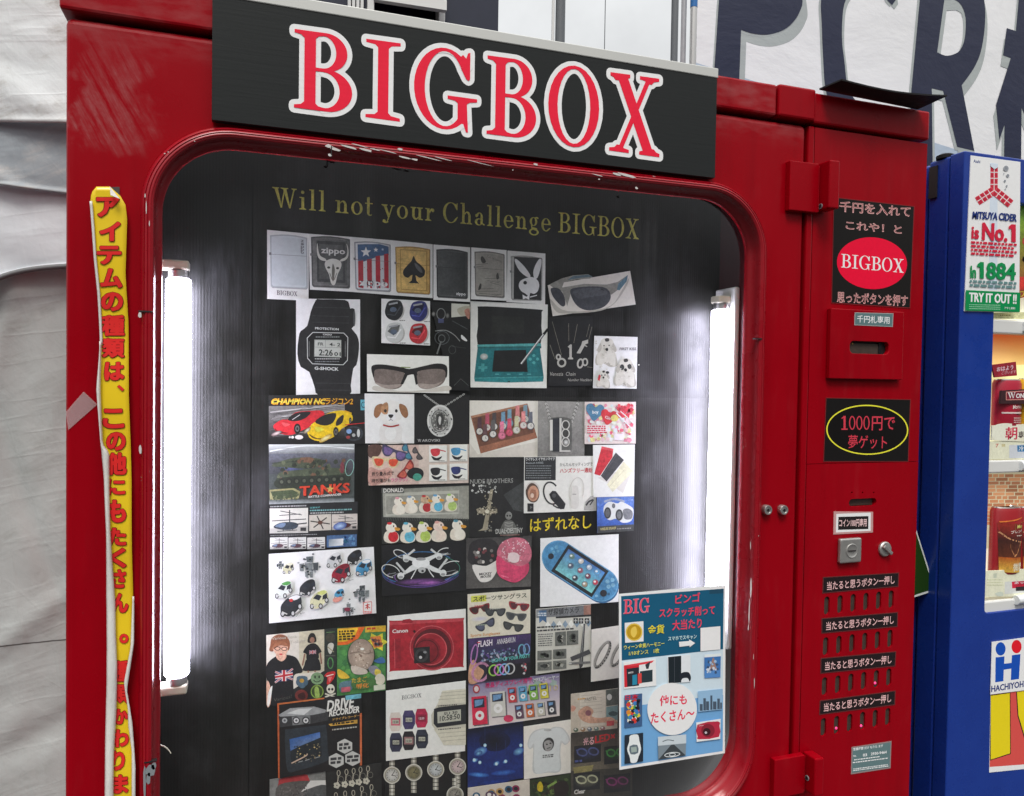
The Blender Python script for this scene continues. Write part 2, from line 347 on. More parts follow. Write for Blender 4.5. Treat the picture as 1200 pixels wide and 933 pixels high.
class Art:
    GAIN = 1.24
    def __init__(s, Y, frame=(0, 0, 1), step=2.2e-5, warp=None):
        s.Y = Y; s.fr = frame; s.st = step; s.k = 0; s.v = []; s.f = []; s.c = []; s.warp = warp
    def m(s, x, y): return P(s.fr[0] + x / s.fr[2], s.fr[1] + y / s.fr[2], s.Y)
    def raw(s, xz, faces, cols, dy=0.0):
        b = len(s.v); y = s.Y - s.k * s.st
        for (x, z) in xz: s.v.append((x, y + dy + (s.warp(x, z) if s.warp else 0), z))
        if isinstance(cols, tuple): cols = [cols] * len(xz)
        s.c += [tuple(min(0.9, max(0.0, q * s.GAIN)) for q in lin(c)) for c in cols]
        s.f += [tuple(b + i for i in f) for f in faces]
        s.k += 1
    def poly(s, pts, col, holes=()):
        loops = [list(pts)] + [list(h) for h in holes]
        tri = tessellate_polygon([[Vector((x, y, 0)) for x, y in L] for L in loops])
        s.raw([s.m(x, y) for L in loops for x, y in L], [tuple(t) for t in tri], col)
    def blob(s, pts, col, n=4): s.poly(catmull(pts, n), col)
    def rect(s, x0, y0, x1, y1, col, c2=None):                   # c2: colour at the bottom (printed gradient)
        q = [(x0, y0), (x1, y0), (x1, y1), (x0, y1)]
        s.raw([s.m(*a) for a in q], [(0, 1, 2, 3)], [col, col, c2, c2] if c2 else col)
    def quad(s, q, col): s.raw([s.m(*a) for a in q], [(0, 1, 2, 3)], col)
    def ell(s, cx, cy, rx, ry, col, rot=0, c2=None, n=20):
        ca, sa = math.cos(math.radians(rot)), math.sin(math.radians(rot)); pts = [(cx, cy)]
        for i in range(n):
            t = 2 * math.pi * i / n; u, v = rx * math.cos(t), ry * math.sin(t); pts.append((cx + u * ca - v * sa, cy + u * sa + v * ca))
        s.raw([s.m(*a) for a in pts], [(0, 1 + i, 1 + (i + 1) % n) for i in range(n)], [col] + [c2 or col] * n)
    def ring(s, cx, cy, rx, ry, w, col, rot=0, a0=0, a1=360, n=28):
        ca, sa = math.cos(math.radians(rot)), math.sin(math.radians(rot)); pts = []
        for i in range(n + 1):
            t = math.radians(a0 + (a1 - a0) * i / n)
            for q in (0, 1):
                u, v = (rx - q * w) * math.cos(t), (ry - q * w) * math.sin(t); pts.append((cx + u * ca - v * sa, cy + u * sa + v * ca))
        s.raw([s.m(*a) for a in pts], [(2 * i, 2 * i + 2, 2 * i + 3, 2 * i + 1) for i in range(n)], col)
    def line(s, pts, w, col, smooth=False):
        if smooth: pts = catmull(pts, 5, False)
        vs = []
        for i, p in enumerate(pts):
            a = pts[max(0, i - 1)]; b = pts[min(len(pts) - 1, i + 1)]; dx, dy = b[0] - a[0], b[1] - a[1]; L = math.hypot(dx, dy) or 1
            nx, ny = -dy / L * w / 2, dx / L * w / 2; vs += [(p[0] + nx, p[1] + ny), (p[0] - nx, p[1] - ny)]
        s.raw([s.m(*a) for a in vs], [(2 * i, 2 * i + 1, 2 * i + 3, 2 * i + 2) for i in range(len(pts) - 1)], col)
    def txt(s, t, x0, y0, x1, y1, h, col, bold=0.0, skew=0.0, res=2):
        if bold > 0.026:
            dx = (bold - 0.02) * h * 0.55; cj = any(ord(q) > 0x2fff for q in t)
            if cj: dx *= 0.5
            for e in (-1, 1, 0): s.txt(t, x0 + e * dx + dx * .5, y0, x1 + e * dx - dx * .5, y1, h, col, 0.012 if cj else 0.022, skew, res); s.k -= 0.6
            s.k += 0.9; return
        vs, fs = text_mesh(t, bold, res)
        A = s.m(x0, y0); B = s.m(x1, y1); hz = s.m(x0, y0 - h)[1] - A[1]; hz1 = s.m(x1, y1 - h)[1] - B[1]
        s.raw([(A[0] + (B[0] - A[0]) * (u + skew * v), A[1] + (B[1] - A[1]) * u + (hz + (hz1 - hz) * u) * v) for u, v in vs], fs, col)
    def scat(s, x0, y0, x1, y1, n, size, pal, rnd=None):
        rnd = rnd or random
        for i in range(n):
            x, y = rnd.uniform(x0 + size, x1 - size), rnd.uniform(y0 + size, y1 - size); a = rnd.uniform(0, 3.14); r = size * rnd.uniform(0.5, 1.0)
            pts = [(x + r * math.cos(a + q * 1.2566) * rnd.uniform(0.6, 1), y + r * math.sin(a + q * 1.2566) * rnd.uniform(0.6, 1)) for q in range(5)]
            s.raw([s.m(*p) for p in pts], [(0, 1, 2, 3, 4)], rnd.choice(pal)); s.k -= 1 if i % 6 else 0
    def lines(s, x0, y0, x1, rows, dy, h, col, sl=0.0, rnd=None):  # rows of print too small to read
        rnd = rnd or random
        for i in range(rows):
            y = y0 + i * dy; x = x0
            while x < x1 - h:
                L = min(rnd.uniform(0.8, 2.6) * h, x1 - x); s.quad([(x, y + sl * (x - x0)), (x + L, y + sl * (x + L - x0)), (x + L, y + h + sl * (x + L - x0)), (x, y + h + sl * (x - x0))], col); s.k -= 1
                x += L + h * 0.45
            s.k += 1
    def serif(s, t, x0, y0, x1, y1, h, col, outline=None, ow=0.0, gap=7):
        items, tot = serif_layout(t, gap)
        A = s.m(x0, y0); B = s.m(x1, y1); hz = (s.m(x0, y0 - h)[1] - A[1]) / 100; hz1 = (s.m(x1, y1 - h)[1] - B[1]) / 100
        def T(p):
            u = p[0] / tot; return (A[0] + (B[0] - A[0]) * u, A[1] + (B[1] - A[1]) * u + (hz + (hz1 - hz) * u) * p[1])
        if outline:
            j = 0
            for pc in items:
                ring_ = pc[1] if pc[0] == 'p' else pc[1] + pc[2][::-1]
                q = [T(a) for a in ring_]; n = len(q)
                for i in range(n):
                    a, b = Vector(q[i]), Vector(q[(i + 1) % n]); d = b - a
                    if d.length < 1e-7: continue
                    nv = Vector((-d.y, d.x)).normalized() * ow
                    s.raw([tuple(a + nv), tuple(b + nv), tuple(b - nv), tuple(a - nv)], [(0, 1, 2, 3)], outline, -(j % 397) * 1.2e-6); s.k -= 1; j += 1
                    s.raw([(a.x + ow * math.cos(e * 0.5236), a.y + ow * math.sin(e * 0.5236)) for e in range(12)], [tuple(range(12))], outline, -(j % 397) * 1.2e-6); s.k -= 1; j += 1
            s.k += 26
        for i, pc in enumerate(items):
            if pc[0] == 'p':
                q = [T(a) for a in pc[1]]; tri = tessellate_polygon([[Vector((x, z, 0)) for x, z in q]])
                s.raw(q, [tuple(t_) for t_ in tri], col, -(i % 7) * 3e-6)
            else:
                n = len(pc[1]); s.raw([T(a) for a in pc[1] + pc[2]], [(j, j + 1, n + j + 1, n + j) for j in range(n - 1)], col, -(i % 7) * 3e-6)
            s.k -= 1
        s.k += 2
    def base(s, quad, col, thick=0.0006):
        q = [s.m(*a) for a in quad]; b = len(s.v)
        for y in (s.Y, s.Y + thick):
            for (x, z) in q: s.v.append((x, y + (s.warp(x, z) if s.warp else 0), z)); s.c.append(tuple(min(0.9, u * s.GAIN) for u in lin(col)))
        s.f += [tuple(b + i for i in f) for f in ((0, 1, 2, 3), (7, 6, 5, 4), (0, 4, 5, 1), (1, 5, 6, 2), (2, 6, 7, 3), (3, 7, 4, 0))]; s.k += 1
    def end(s, name, label=None, cat=None, group=None, parent=None, material='print'):
        me = bpy.data.meshes.new(name)
        if parent: c = tuple(parent_loc(parent))
        else:
            xs = [v[0] for v in s.v]; zs = [v[2] for v in s.v]; c = ((min(xs) + max(xs)) / 2, s.Y, (min(zs) + max(zs)) / 2)
        me.from_pydata([(v[0] - c[0], v[1] - c[1], v[2] - c[2]) for v in s.v], [], s.f)
        at = me.color_attributes.new('Col', 'FLOAT_COLOR', 'POINT')
        at.data.foreach_set('color', [u for q in s.c for u in (*q, 1.0)])
        me.materials.append(M[material])
        o = bpy.data.objects.new(name, me); link(o, parent)
        if not parent: o.location = c
        tag(o, label, cat, group); return o
# ------------------------------------------------------------------ seriffed letters (cap height 100), drawn as strokes
def _p(*pts): return ('p', list(pts))
def _r(x0, y0, x1, y1): return ('p', [(x0, y0), (x1, y0), (x1, y1), (x0, y1)])
def _ring(cx, cy, rx, ry, ix, iy, irx, iry, a0=0, a1=360, n=28): return ('s', arc(cx, cy, rx, ry, a0, a1, n), arc(ix, iy, irx, iry, a0, a1, n))
def _foot(xc, y, hw, sw, up=1, h=4, br=5):                # slab serif with small brackets; up=1 sits on y and grows upward
    return _p((xc - hw, y), (xc + hw, y), (xc + hw, y + up * h), (xc + sw + 4, y + up * (h + 1.5)), (xc + sw, y + up * (h + br)), (xc - sw, y + up * (h + br)), (xc - sw - 4, y + up * (h + 1.5)), (xc - hw, y + up * h))
XH = 62
def glyph(c):
    if c == 'I': return [_r(18, 0, 33, 100), _foot(25.5, 0, 24, 7.5), _foot(25.5, 100, 24, 7.5, -1)], 51
    if c == 'B': return [_r(13, 0, 28, 100), _foot(20, 0, 20, 7.5), _foot(20, 100, 20, 7.5, -1), _r(27, 95.6, 42, 100), _r(27, 50, 44, 54.6), _r(27, 0, 42, 4.4),
        _ring(41, 75.5, 29, 24.5, 38, 75.3, 17, 20.6, -90, 90), _ring(42, 27, 35, 27, 39, 27, 21, 22.8, -90, 90)], 78
    if c == 'O': return [_ring(44, 50, 42, 52, 44, 50, 27, 47.8)], 88
    if c in 'CG':
        g = [_ring(46, 50, 44, 52, 47, 50, 29.5, 47.8, 38, 322 if c == 'C' else 316)]
        g += [_p((80.5, 82.5), (70, 79), (78, 66), (81.5, 64), (84, 66), (84, 100), (80.5, 99), (78, 92), (73, 96), (68, 92), (70, 88))]
        if c == 'G': g += [_r(66, 8, 80, 42), _foot(73, 42, 22, 7, -1, 4, 4), _p((66, 30), (66, 6), (73, 12), (79, -2), (82, -2), (80, 30))]
        else: g += [_p((80.7, 18), (70.2, 20.6), (84, 32), (87, 30))]
        return g, 94 if c == 'G' else 90
    if c == 'X': return [_p((10, 100), (28, 100), (79, 0), (61, 0)), _p((64, 100), (72, 100), (21, 0), (13, 0)), _foot(17, 100, 17, 8, -1), _foot(68, 100, 17, 4, -1), _foot(17, 0, 17, 4), _foot(70, 0, 18, 8)], 88
    if c == 'W': return [_p((6, 100), (24, 100), (46, 0), (39, 0)), _p((62, 100), (56, 100), (39, 0), (46, 0)), _p((48, 100), (66, 100), (88, 0), (81, 0)), _p((109, 100), (102, 100), (81, 0), (88, 0)), _foot(14, 100, 17, 8, -1, 4, 4), _foot(57, 100, 19, 8, -1, 4, 4), _foot(105, 100, 13, 4, -1, 4, 4)], 120
    if c == 'i': return [_r(13, 0, 27, XH), _foot(20, 0, 17, 7), _p((3, XH), (13, XH), (13, XH - 6), (3, XH - 5)), _ring(19, 86, 8.5, 8.5, 19, 86, .1, .1)], 40
    if c == 'l': return [_r(13, 0, 27, 104), _foot(20, 0, 17, 7), _p((3, 104), (13, 104), (13, 98), (3, 99))], 40
    if c in 'nh':
        t = XH if c == 'n' else 104
        return [_r(12, 0, 26, t), _foot(19, 0, 16, 7), _p((2, t), (12, t), (12, t - 6), (2, t - 5)), _ring(42, 38, 19, 25, 38, 37, 10, 18, -6, 150, 14), _r(47, 0, 61, 40), _foot(54, 0, 16, 7)], 73
    if c == 'u':
        g, w = glyph('n'); return [('p', [(w - x, XH - y) for x, y in q[1]]) if q[0] == 'p' else ('s', [(w - x, XH - y) for x, y in q[1]], [(w - x, XH - y) for x, y in q[2]]) for q in g], w
    if c == 'o': return [_ring(32, 31, 30, 33, 32, 31, 16, 29)], 64
    if c == 't': return [_p((12, 88), (24, 92), (26, 86), (26, 14), (12, 14)), _r(2, XH - 5, 42, XH), _ring(27, 14, 15, 16, 31, 15, 7, 12, 180, 320, 10)], 46
    if c == 'y': return [_p((6, XH), (22, XH), (44, 4), (34, -4)), _p((61, XH), (54, XH), (26, -24), (36, -14)), _foot(14, XH, 16, 7, -1), _foot(57, XH, 13, 3, -1), _ring(20, -22, 16, 9, 22, -18, 10, 5, 180, 360, 8), _ring(13, -20, 8, 8, 13, -20, .1, .1)], 70
    if c == 'r': return [_r(12, 0, 26, XH), _foot(19, 0, 17, 7), _p((2, XH), (12, XH), (12, XH - 6), (2, XH - 5)), _ring(40, 36, 16, 27, 40, 34, 10, 20, 80, 170, 10), _ring(44, 53, 8.5, 9, 44, 53, .1, .1)], 54
    if c == 'a': return [_r(36, 6, 50, 44), _ring(30, 40, 20, 24, 30, 40, 8, 19, 0, 165, 14), _ring(13, 47, 8, 8, 13, 47, .1, .1), _ring(26, 16, 23, 17.5, 30, 16, 13, 13.5, 60, 330, 18), _p((50, 10), (50, 2), (60, 0), (62, 6))], 63
    if c == 'e': return [_ring(32, 31, 29, 33, 32, 32, 15, 29, 0, 300, 22), _r(16, 31, 60, 36), _p((46.5, 3), (40, 8), (54, 17), (60, 16))], 63
    if c == 'g': return [_ring(28, 42, 23, 22, 28, 42, 10, 18.5), _ring(46, 56, 14, 10, 46, 54, 8, 5, 20, 150, 8), _p((12, 24), (20, 26), (22, 14), (50, 10), (52, -4), (16, 2)), _ring(31, -10, 30, 17, 31, -10, 18, 11.5)], 64
    return [], 40
def serif_layout(t, gap):
    x = 0; out = []
    for c in t:
        if c == ' ': x += 36; continue
        g, w_ = glyph(c)
        for q in g: out.append((q[0], *[[(a + x, b) for a, b in L] for L in q[1:]]))
        x += w_ + gap
    return out, x - gap
# ================================================================== SETTING
b = MB(); b.add([(-60, -60, 0), (60, -60, 0), (60, 60, 0), (-60, 60, 0)], [(0, 1, 2, 3)], mat('asphalt', (0.05, 0.05, 0.052), 0.9))
tag(b.build('ground'), kind='structure')
# silver and grey tarpaulins hung beside the machine
def tarp_mat(name, c0, c1, rib=0.0, stain=None, seam=None):
    m = mat(name, c0, 0.55, spec=0.35); k = NT(m); p = k.pos()
    n1 = k.noise(p, 6, 6, 0.6); n2 = k.noise(k.mapv(k.mapv(p, rot=(0, math.radians(-62), 0)), (60, 60, 6)), 1.0, 6, 0.7)
    c = k.mix(k.rng(n1, 0.35, 0.65), c0, c1)
    if stain: c = k.mix(k.math('MULTIPLY', k.rng(n2, 0.42, 0.66), k.rng(k.noise(p, 13, 5, 0.7), 0.46, 0.60)), c, stain)
    if seam:
        z = k.xyz(p)[2]; d = k.math('ABSOLUTE', k.math('SUBTRACT', k.math('ADD', z, k.math('MULTIPLY', k.noise(p, 25, 3), 0.004)), seam)); c = k.mix(k.rng(d, 0.0008, 0.0016, 0.85, 0.0), c, (0.06, 0.055, 0.05))
    k.set(k.b.inputs['Base Color'], c); k.set(k.b.inputs['Roughness'], k.rng(n2, 0.3, 0.7, 0.42, 0.62))
    # sharp random creases: ridges of two distorted noises
    def ridge(ang, ln, wd, w_): return k.rng(k.math('ABSOLUTE', k.math('SUBTRACT', k.noise(k.mapv(k.mapv(p, rot=(0, math.radians(ang), 0)), (wd, 3, ln)), 1.0, 3, 0.55), 0.5)), 0.0, w_, 1.0, 0.0)
    h = k.math('ADD', k.math('MULTIPLY', ridge(12, 2.2, 16, 0.05), 0.16), k.math('ADD', k.math('MULTIPLY', ridge(-78, 2.5, 20, 0.045), 0.13), k.math('MULTIPLY', ridge(48, 4, 26, 0.06), 0.07)))
    h = k.math('ADD', h, k.math('ADD', k.math('MULTIPLY', n1, 0.8), k.math('MULTIPLY', k.noise(p, 70, 5, 0.65), 0.25)))
    weave = k.math('ADD', k.wave(p, 300, 'X', 0.6), k.wave(p, 300, 'Z', 0.6))
    h = k.math('ADD', h, k.math('MULTIPLY', weave, 0.03 + rib))
    k.bump(h, 0.45, 0.004); return m
def tarp(name, label, top, bot, Y, m, amp, freq, seed, px0=-90, px1=110, nx=60, nz=90, creases=()):
    b = MB(); x0 = P(px0, 400, Y)[0]; x1 = P(px1, 400, Y)[0]; vs = []
    for j in range(nz + 1):
        for i in range(nx + 1):
            px = px0 + (px1 - px0) * i / nx; ya, yb = top(px), bot(px)
            x, z = P(px, ya + (yb - ya) * j / nz, Y)
            q = Vector((x * freq[0], seed, z * freq[1]))
            y = amp * (noise.fractal(q, 0.9, 2.1, 4) + 0.6 * abs(noise.noise(q * 0.8 + Vector((3, 1, 9)))))
            for (cx, cz, dx, dz, d, wd) in creases:
                t = (x - cx) * dz - (z - cz) * dx; y += d * math.exp(-(t / wd) ** 2)
            hem = min(1, (nz - j) / 2.0); y -= 0.004 * (1 - hem)
            vs.append((x, Y + y, z))
    fs = [(j * (nx + 1) + i, j * (nx + 1) + i + 1, (j + 1) * (nx + 1) + i + 1, (j + 1) * (nx + 1) + i) for j in range(nz) for i in range(nx)]
    b.add(vs, fs, m); o = b.build(name, smooth=80)
    so = o.modifiers.new('thickness', 'SOLIDIFY'); so.thickness = 0.003; so.offset = 1
    return tag(o, label, 'tarpaulin', 'tarpaulins hung left of the red machine')
tarp('tarpaulin', 'wrinkled grey silver sheet hanging lowest of all, below the curved white hem', lambda x: 270, lambda x: 2100, 0.374,
     tarp_mat('grey_tarp', (0.47, 0.50, 0.49), (0.55, 0.58, 0.57), 0.0, (0.41, 0.43, 0.415), P(40, 752, .374)[1]), 0.004, (9, 6), 3.3, nz=150,
     creases=((-0.33, 0.99, 1, 0.02, 0.003, 0.006), (-0.42, 1.33, 0.25, 1, -0.006, 0.02), (-0.30, 1.20, -0.3, 1, 0.006, 0.016), (-0.36, 1.08, 0.8, 0.6, -0.007, 0.012), (-0.3, 0.93, 0.9, 0.4, 0.007, 0.016)))
hem = lambda x: 352 - 44 * (1 - math.exp(-max(0, x + 40) / 38)) - (0 if x < 30 else 0)
tarp('tarpaulin', 'smooth white sheet with a curved hem, second from the bottom', lambda x: 205 + 0.03 * x, hem, 0.353,
     tarp_mat('white_sheet', (0.75, 0.80, 0.84), (0.82, 0.86, 0.90), 0.05), 0.002, (5, 7), 8.1,
     creases=((-0.35, 1.66, 1, -0.3, 0.006, 0.03),))
M['hem'] = mat('hem_shadow_cord', (0.16, 0.165, 0.17), 0.6)  # dark tone stands in for the shadow at the curved hem
b = MB(); pts = [(P(x, hem(x) + 2, 0.347)) for x in range(-90, 112, 8)]
for (a, c) in zip(pts, pts[1:]): b.tube((a[0], 0.347, a[1]), (c[0], 0.347, c[1]), 0.0042, M['hem'], 8, cap=False)
hemo = b.build('hem_shadow_rope', smooth=60); tag(hemo, 'rope along the curved hem of the white sheet, coloured dark as the hem shadow', 'rope')
tarp('tarpaulin', 'blue grey sheet forming a short band between two paler sheets', lambda x: 130, lambda x: 217 + 0.12 * x, 0.346,
     tarp_mat('bluegrey_sheet', (0.27, 0.31, 0.345), (0.37, 0.41, 0.44), 0.0, (0.50, 0.50, 0.49)), 0.002, (5, 12), 5.7, nz=40,
     creases=((-0.34, 1.78, 0.9, -0.5, -0.005, 0.012),))
b = MB(); pts = [P(x, 216 + 0.12 * x, 0.292) for x in range(-90, 112, 25)]
tarp('tarpaulin', 'dirty off white sheet with brown stains, topmost at the upper left', lambda x: -220, lambda x: 143 + 0.05 * x, 0.338,
     tarp_mat('dirty_white_sheet', (0.70, 0.725, 0.72), (0.79, 0.825, 0.84), 0.0, (0.46, 0.45, 0.41)), 0.003, (6, 9), 1.9,
     creases=((-0.33, 1.86, 0.9, -0.25, 0.006, 0.010), (-0.36, 1.93, 0.8, -0.4, -0.005, 0.02)))

# building behind, with an open top hung window
YB_ = 3.0
navy = mat('navy_cladding', (0.013, 0.016, 0.036), 0.6); k = NT(navy); k.set(k.b.inputs['Base Color'], k.mix(k.noise(k.pos(), 14, 5), (0.010, 0.013, 0.030), (0.018, 0.022, 0.046)))
bld = empty('building', (*P(480, 40, YB_)[:1], YB_, 0), 'dark navy building with a tilted open window above the sign', 'building')
xa, xb = P(250, 0, YB_)[0], P(584, 20, YB_)[0]
wx0, wx1 = P(430, 0, YB_)[0], P(521, 0, YB_)[0]; wz0 = P(480, 34, YB_)[1]; ztop = 5.2
b = MB(); b.plate([(xa, 0), (xb, 0), (xb, ztop), (xa, ztop)], [[(wx0, wz0), (wx1, wz0), (wx1, 4.2), (wx0, 4.2)]], YB_, YB_ + 0.25, navy)
b.box(xa, xb, YB_ + 0.26, YB_ + 4, 0, ztop, navy); b.build('wall', bld)
b = MB(); fr_ = 0.035
b.box(wx0, wx0 + fr_, YB_ - .02, YB_ + .06, wz0, 4.2, M['white_enamel']); b.box(wx1 - fr_, wx1, YB_ - .02, YB_ + .06, wz0, 4.2, M['white_enamel'])
b.box(wx0, wx1, YB_ - .025, YB_ + .06, wz0 - fr_, wz0, M['white_enamel']); b.box(wx0, wx1, YB_ - .02, YB_ + .06, 4.165, 4.2, M['white_enamel'])
wf = b.build('window_frame', bld, 0.004)
lf = P(407, 0, YB_)[0]
b = MB()
for i in range(4): b.box(lf + i * 0.021, lf + i * 0.021 + 0.015, YB_ - 0.03, YB_ - 0.003, 2.2, 4.4, M['white_enamel'])
b.build('louvre_panel', bld, 0.002)
b = MB(); A = Vector((P(437, -2, YB_)[0], YB_ - 0.03, P(437, 2, YB_)[1])); B_ = Vector((P(517, 26, YB_)[0], YB_ - 0.12, P(517, 24, YB_)[1]))
dz = Vector((0, 0, 0.05)); dy = Vector((0, 0.035, 0))
b.add([A, B_, B_ + dy, A + dy, A + dz, B_ + dz, B_ + dy + dz, A + dy + dz], [(0, 1, 2, 3), (4, 5, 6, 7), (0, 1, 5, 4), (1, 2, 6, 5), (2, 3, 7, 6), (3, 0, 4, 7)], M['white_enamel'])
sash = b.build('window_sash', bld)
b = MB(); A2 = A + dz + Vector((0, .012, 0)); B2 = B_ + dz + Vector((0, .012, 0)); u = Vector((0, 0.25, 0.75))
b.add([A2, B2, B2 + u, A2 + u], [(0, 1, 2, 3)], mat('dim_pane', (0.03, 0.022, 0.018), 0.12)); b.build('pane', sash)

# poles and wire between the sign and the banner
def pole(px, w_, Y, m, name, label, cat, top=-160, cap=None, grp=None):
    x, z = P(px, 60, Y); b = MB(); r = w_ / 2 / 900 * (1 + Y) * 0.94
    b.tube((x, Y, 0), (x, Y, P(px, top, Y)[1]), r, m, 18)
    if cap:
        o = empty(name, (x, Y, 0), label, cat, grp); b.build('pipe', o, smooth=40)
        b = MB(); z1 = P(px, cap, Y)[1]; b.tube((x, Y, z1), (x, Y, z1 + 0.10), r * 1.08, mat('blue_tape', (0.02, 0.16, 0.45), 0.4), 18); b.build('blue_tape', o, smooth=40)
    else: tag(b.build(name, smooth=40), label, cat, grp)
dk = mat('dark_grey_paint', (0.13, 0.14, 0.15), 0.5)
pole(656, 13, 2.4, dk, 'pole', 'thick grey steel pole against the white sky', 'pole')
pole(647.5, 4, 2.35, M['white_enamel'], 'pipe', 'thin white pipe beside the thick grey pole', 'pipe')
pole(790, 10, 2.2, dk, 'pole', 'dark grey pole left of two shiny thin pipes', 'pole')
pole(800.5, 7.5, 0.5, M['galv'], 'pipe', 'plain galvanised pipe standing behind the sign end', 'pipe')
pole(812, 9.5, 0.5, M['steel'], 'pipe', 'shiny pipe with blue tape wrapped near its top', 'pipe', cap=9)
b = MB(); x, z = P(708.7, 40, 4); b.tube((x, 4, 0), (x, 4, 7), 0.003, dk, 6); tag(b.build('wire'), 'thin wire hanging in front of the white sky', 'wire')

# white banner with big navy letters
YBN = 1.2
m = mat('banner_cloth', (1, 1, 1), 0.5); k = NT(m); p = k.pos(); a = k.n.new('ShaderNodeAttribute'); a.attribute_name = 'Col'
n1 = k.noise(k.mapv(p, (3, 3, 5), (0, 0.7, 0)), 1.0, 6, 0.6, 0.6)
cv = k.mix(k.rng(n1, 0.3, 0.7), (0.93, 0.93, 0.93), (1, 1, 1)); k.set(k.b.inputs['Base Color'], k.mix(1.0, a.outputs['Color'], cv, 'MULTIPLY'))
cre = k.math('ADD', k.math('MULTIPLY', n1, 1.6), k.math('MULTIPLY', k.noise(k.mapv(p, (9, 9, 14), (0, 0.5, 0)), 1.0, 4, 0.6), 0.5))
k.bump(cre, 0.22, 0.012); M['banner'] = m
t = Art(YBN, (780, 0, 2.857), 1.5e-4, warp=None)
def wavy(art, px0, px1, ytop, ybot, n, col):                     # cloth sheet
    k0 = art.k
    for i in range(n):
        for j in range(n):
            xa, xb = px0 + (px1 - px0) * i / n, px0 + (px1 - px0) * (i + 1) / n
            def yy(x, q): return ytop(x) + (ybot(x) - ytop(x)) * q / n
            art.quad([(xa, yy(xa, j)), (xb, yy(xb, j)), (xb, yy(xb, j + 1)), (xa, yy(xa, j + 1))], col); art.k = k0
    art.k = k0 + 1
wavy(t, 85, 1420, lambda x: -420 + 0.33 * x, lambda x: 245 + 0.35 * (x - 85), 26, (228, 231, 231))
def strip_poly(pts, col): t.poly(pts, col)
band = [(85, 205), (340, 285), (900, 478), (1420, 640), (1420, 720), (900, 540), (85, 245)]
t.poly(band, (168, 182, 196))
NV, SH = (20, 26, 54), (160, 166, 164)
cm = lambda *L: catmull(list(L), 5, False)
Pp = [(190, -140)] + cm((390, -135), (440, -80), (457, 0), (450, 35), (430, 70), (395, 100), (340, 116), (290, 112), (252, 100)) + [(245, 290), (160, 270), (178, 0)]
Ph = catmull([(265, -70), (340, -60), (362, -36), (345, -12), (300, -6), (262, -12)], 4)
Cp = [(660, -120)] + cm((700, -118), (740, -90), (762, -40), (770, 0)) + [(757, 18), (742, 2)] + cm((742, 2), (720, -50), (690, -66), (650, -60), (614, -20), (596, 20), (590, 80), (590, 140), (597, 200), (612, 300), (660, 360), (720, 390)) + [(700, 450)] + cm((700, 450), (620, 420), (560, 360), (535, 300), (527, 200), (522, 80), (520, 0), (540, -60), (590, -105))
Cpx = [(660, -120), (740, -90), (770, 0), (757, 18), (742, 2), (700, -60), (650, -60), (610, -20), (592, 20), (590, 80), (597, 200), (612, 300), (660, 360), (720, 390), (700, 450), (620, 420), (560, 360), (535, 300), (527, 200), (522, 80), (520, 0), (560, -80)]
Rp = [(858, -120)] + cm((980, -115), (1040, -70), (1065, 0), (1068, 80), (1055, 170), (1030, 230), (990, 286)) + [(1032, 505), (975, 492), (928, 305), (890, 296), (893, 560), (812, 560), (822, 300), (850, 0)]
Rpx = [(858, -120), (1032, 505), (975, 492), (928, 305), (890, 296), (893, 560), (812, 560), (822, 300), (850, 0)]
Rh = [(932, 0), (908, 176)] + cm((908, 176), (935, 187), (962, 183), (985, 168), (1000, 130), (1004, 70), (995, 30), (980, 8), (962, -2))
Rhx = [(930, 0), (908, 176), (948, 187), (985, 170), (1003, 120), (1005, 60), (985, 20), (965, -2)]
kk = lambda x, y: ((x / 3 + 20) * 2.857, y / 3 * 2.857)
Kp = [kk(*q) for q in ((1185, -60), (1180, 0), (1170, 110), (1138, 100), (1125, 195), (1152, 205), (1100, 370), (1112, 492), (1130, 440), (1128, 600), (1188, 610), (1190, 380), (1230, 470), (1250, 420), (1205, 300), (1225, 215), (1260, 220), (1262, 130), (1235, 125), (1240, -60))]
Kp2 = [kk(*q) for q in ((1290, -60), (1420, 20), (1400, 560), (1330, 640), (1280, 560), (1340, 300), (1280, 260))]
off = lambda L, dx, dy: [(x + dx, y + dy) for x, y in L]
for (L, h, dx, dy) in ((Pp, [Ph], 18, 40), (Pp, [Ph], -6, 8), (Cp, [], -7, 6), (Cp, [], 8, 14), (Rp, [Rh], -8, 10), (Rp, [Rh], 8, 36), (Kp, [], -8, 36), (Kp2, [], -8, 30)):
    t.poly(off(L, dx, dy), SH, [off(q, dx, dy) for q in h])
for L, h in ((Pp, [Ph]), (Cp, []), (Rp, [Rh]), (Kp, []), (Kp2, [])): t.poly(L, NV, h)
o = t.end('banner', 'white cloth banner with big navy letters hanging behind the machines', 'banner', material='banner')

# ================================================================== RED PRIZE MACHINE
vm = empty('prize_machine', (0.43, 0.3, 0), 'red steel prize machine with a lit black picture window and button column', 'vending machine')
XL, XR, XG = -0.2, 1.069, 0.825
Z0, ZS, ZT = 0.22, 1.905, 1.957
b = MB()
b.box(XL, XL + .016, 0.024, 0.62, 0.06, ZS, 'red'); b.box(XR - .016, XR - .001, 0.022, 0.62, 0.06, ZS, 'red'); b.box(XL + .016, XR - .016, 0.60, 0.62, 0.06, ZS, 'red')
b.box(XL + .016, XR - .016, 0.022, 0.6, 0.06, 0.10, 'red'); b.box(XL + .01, XR - .01, 0.03, 0.6, 1.900, 1.9135, 'dark'); b.box(XL, XR, 0.0, 0.022, 0.06, Z0 - .004, 'red')
b.box(0.79, 0.8375, 0.024, 0.6, 0.10, 1.9, 'dark'); b.box(0.84, XR - .02, 0.045, 0.06, 0.1, 1.9, 'dark')
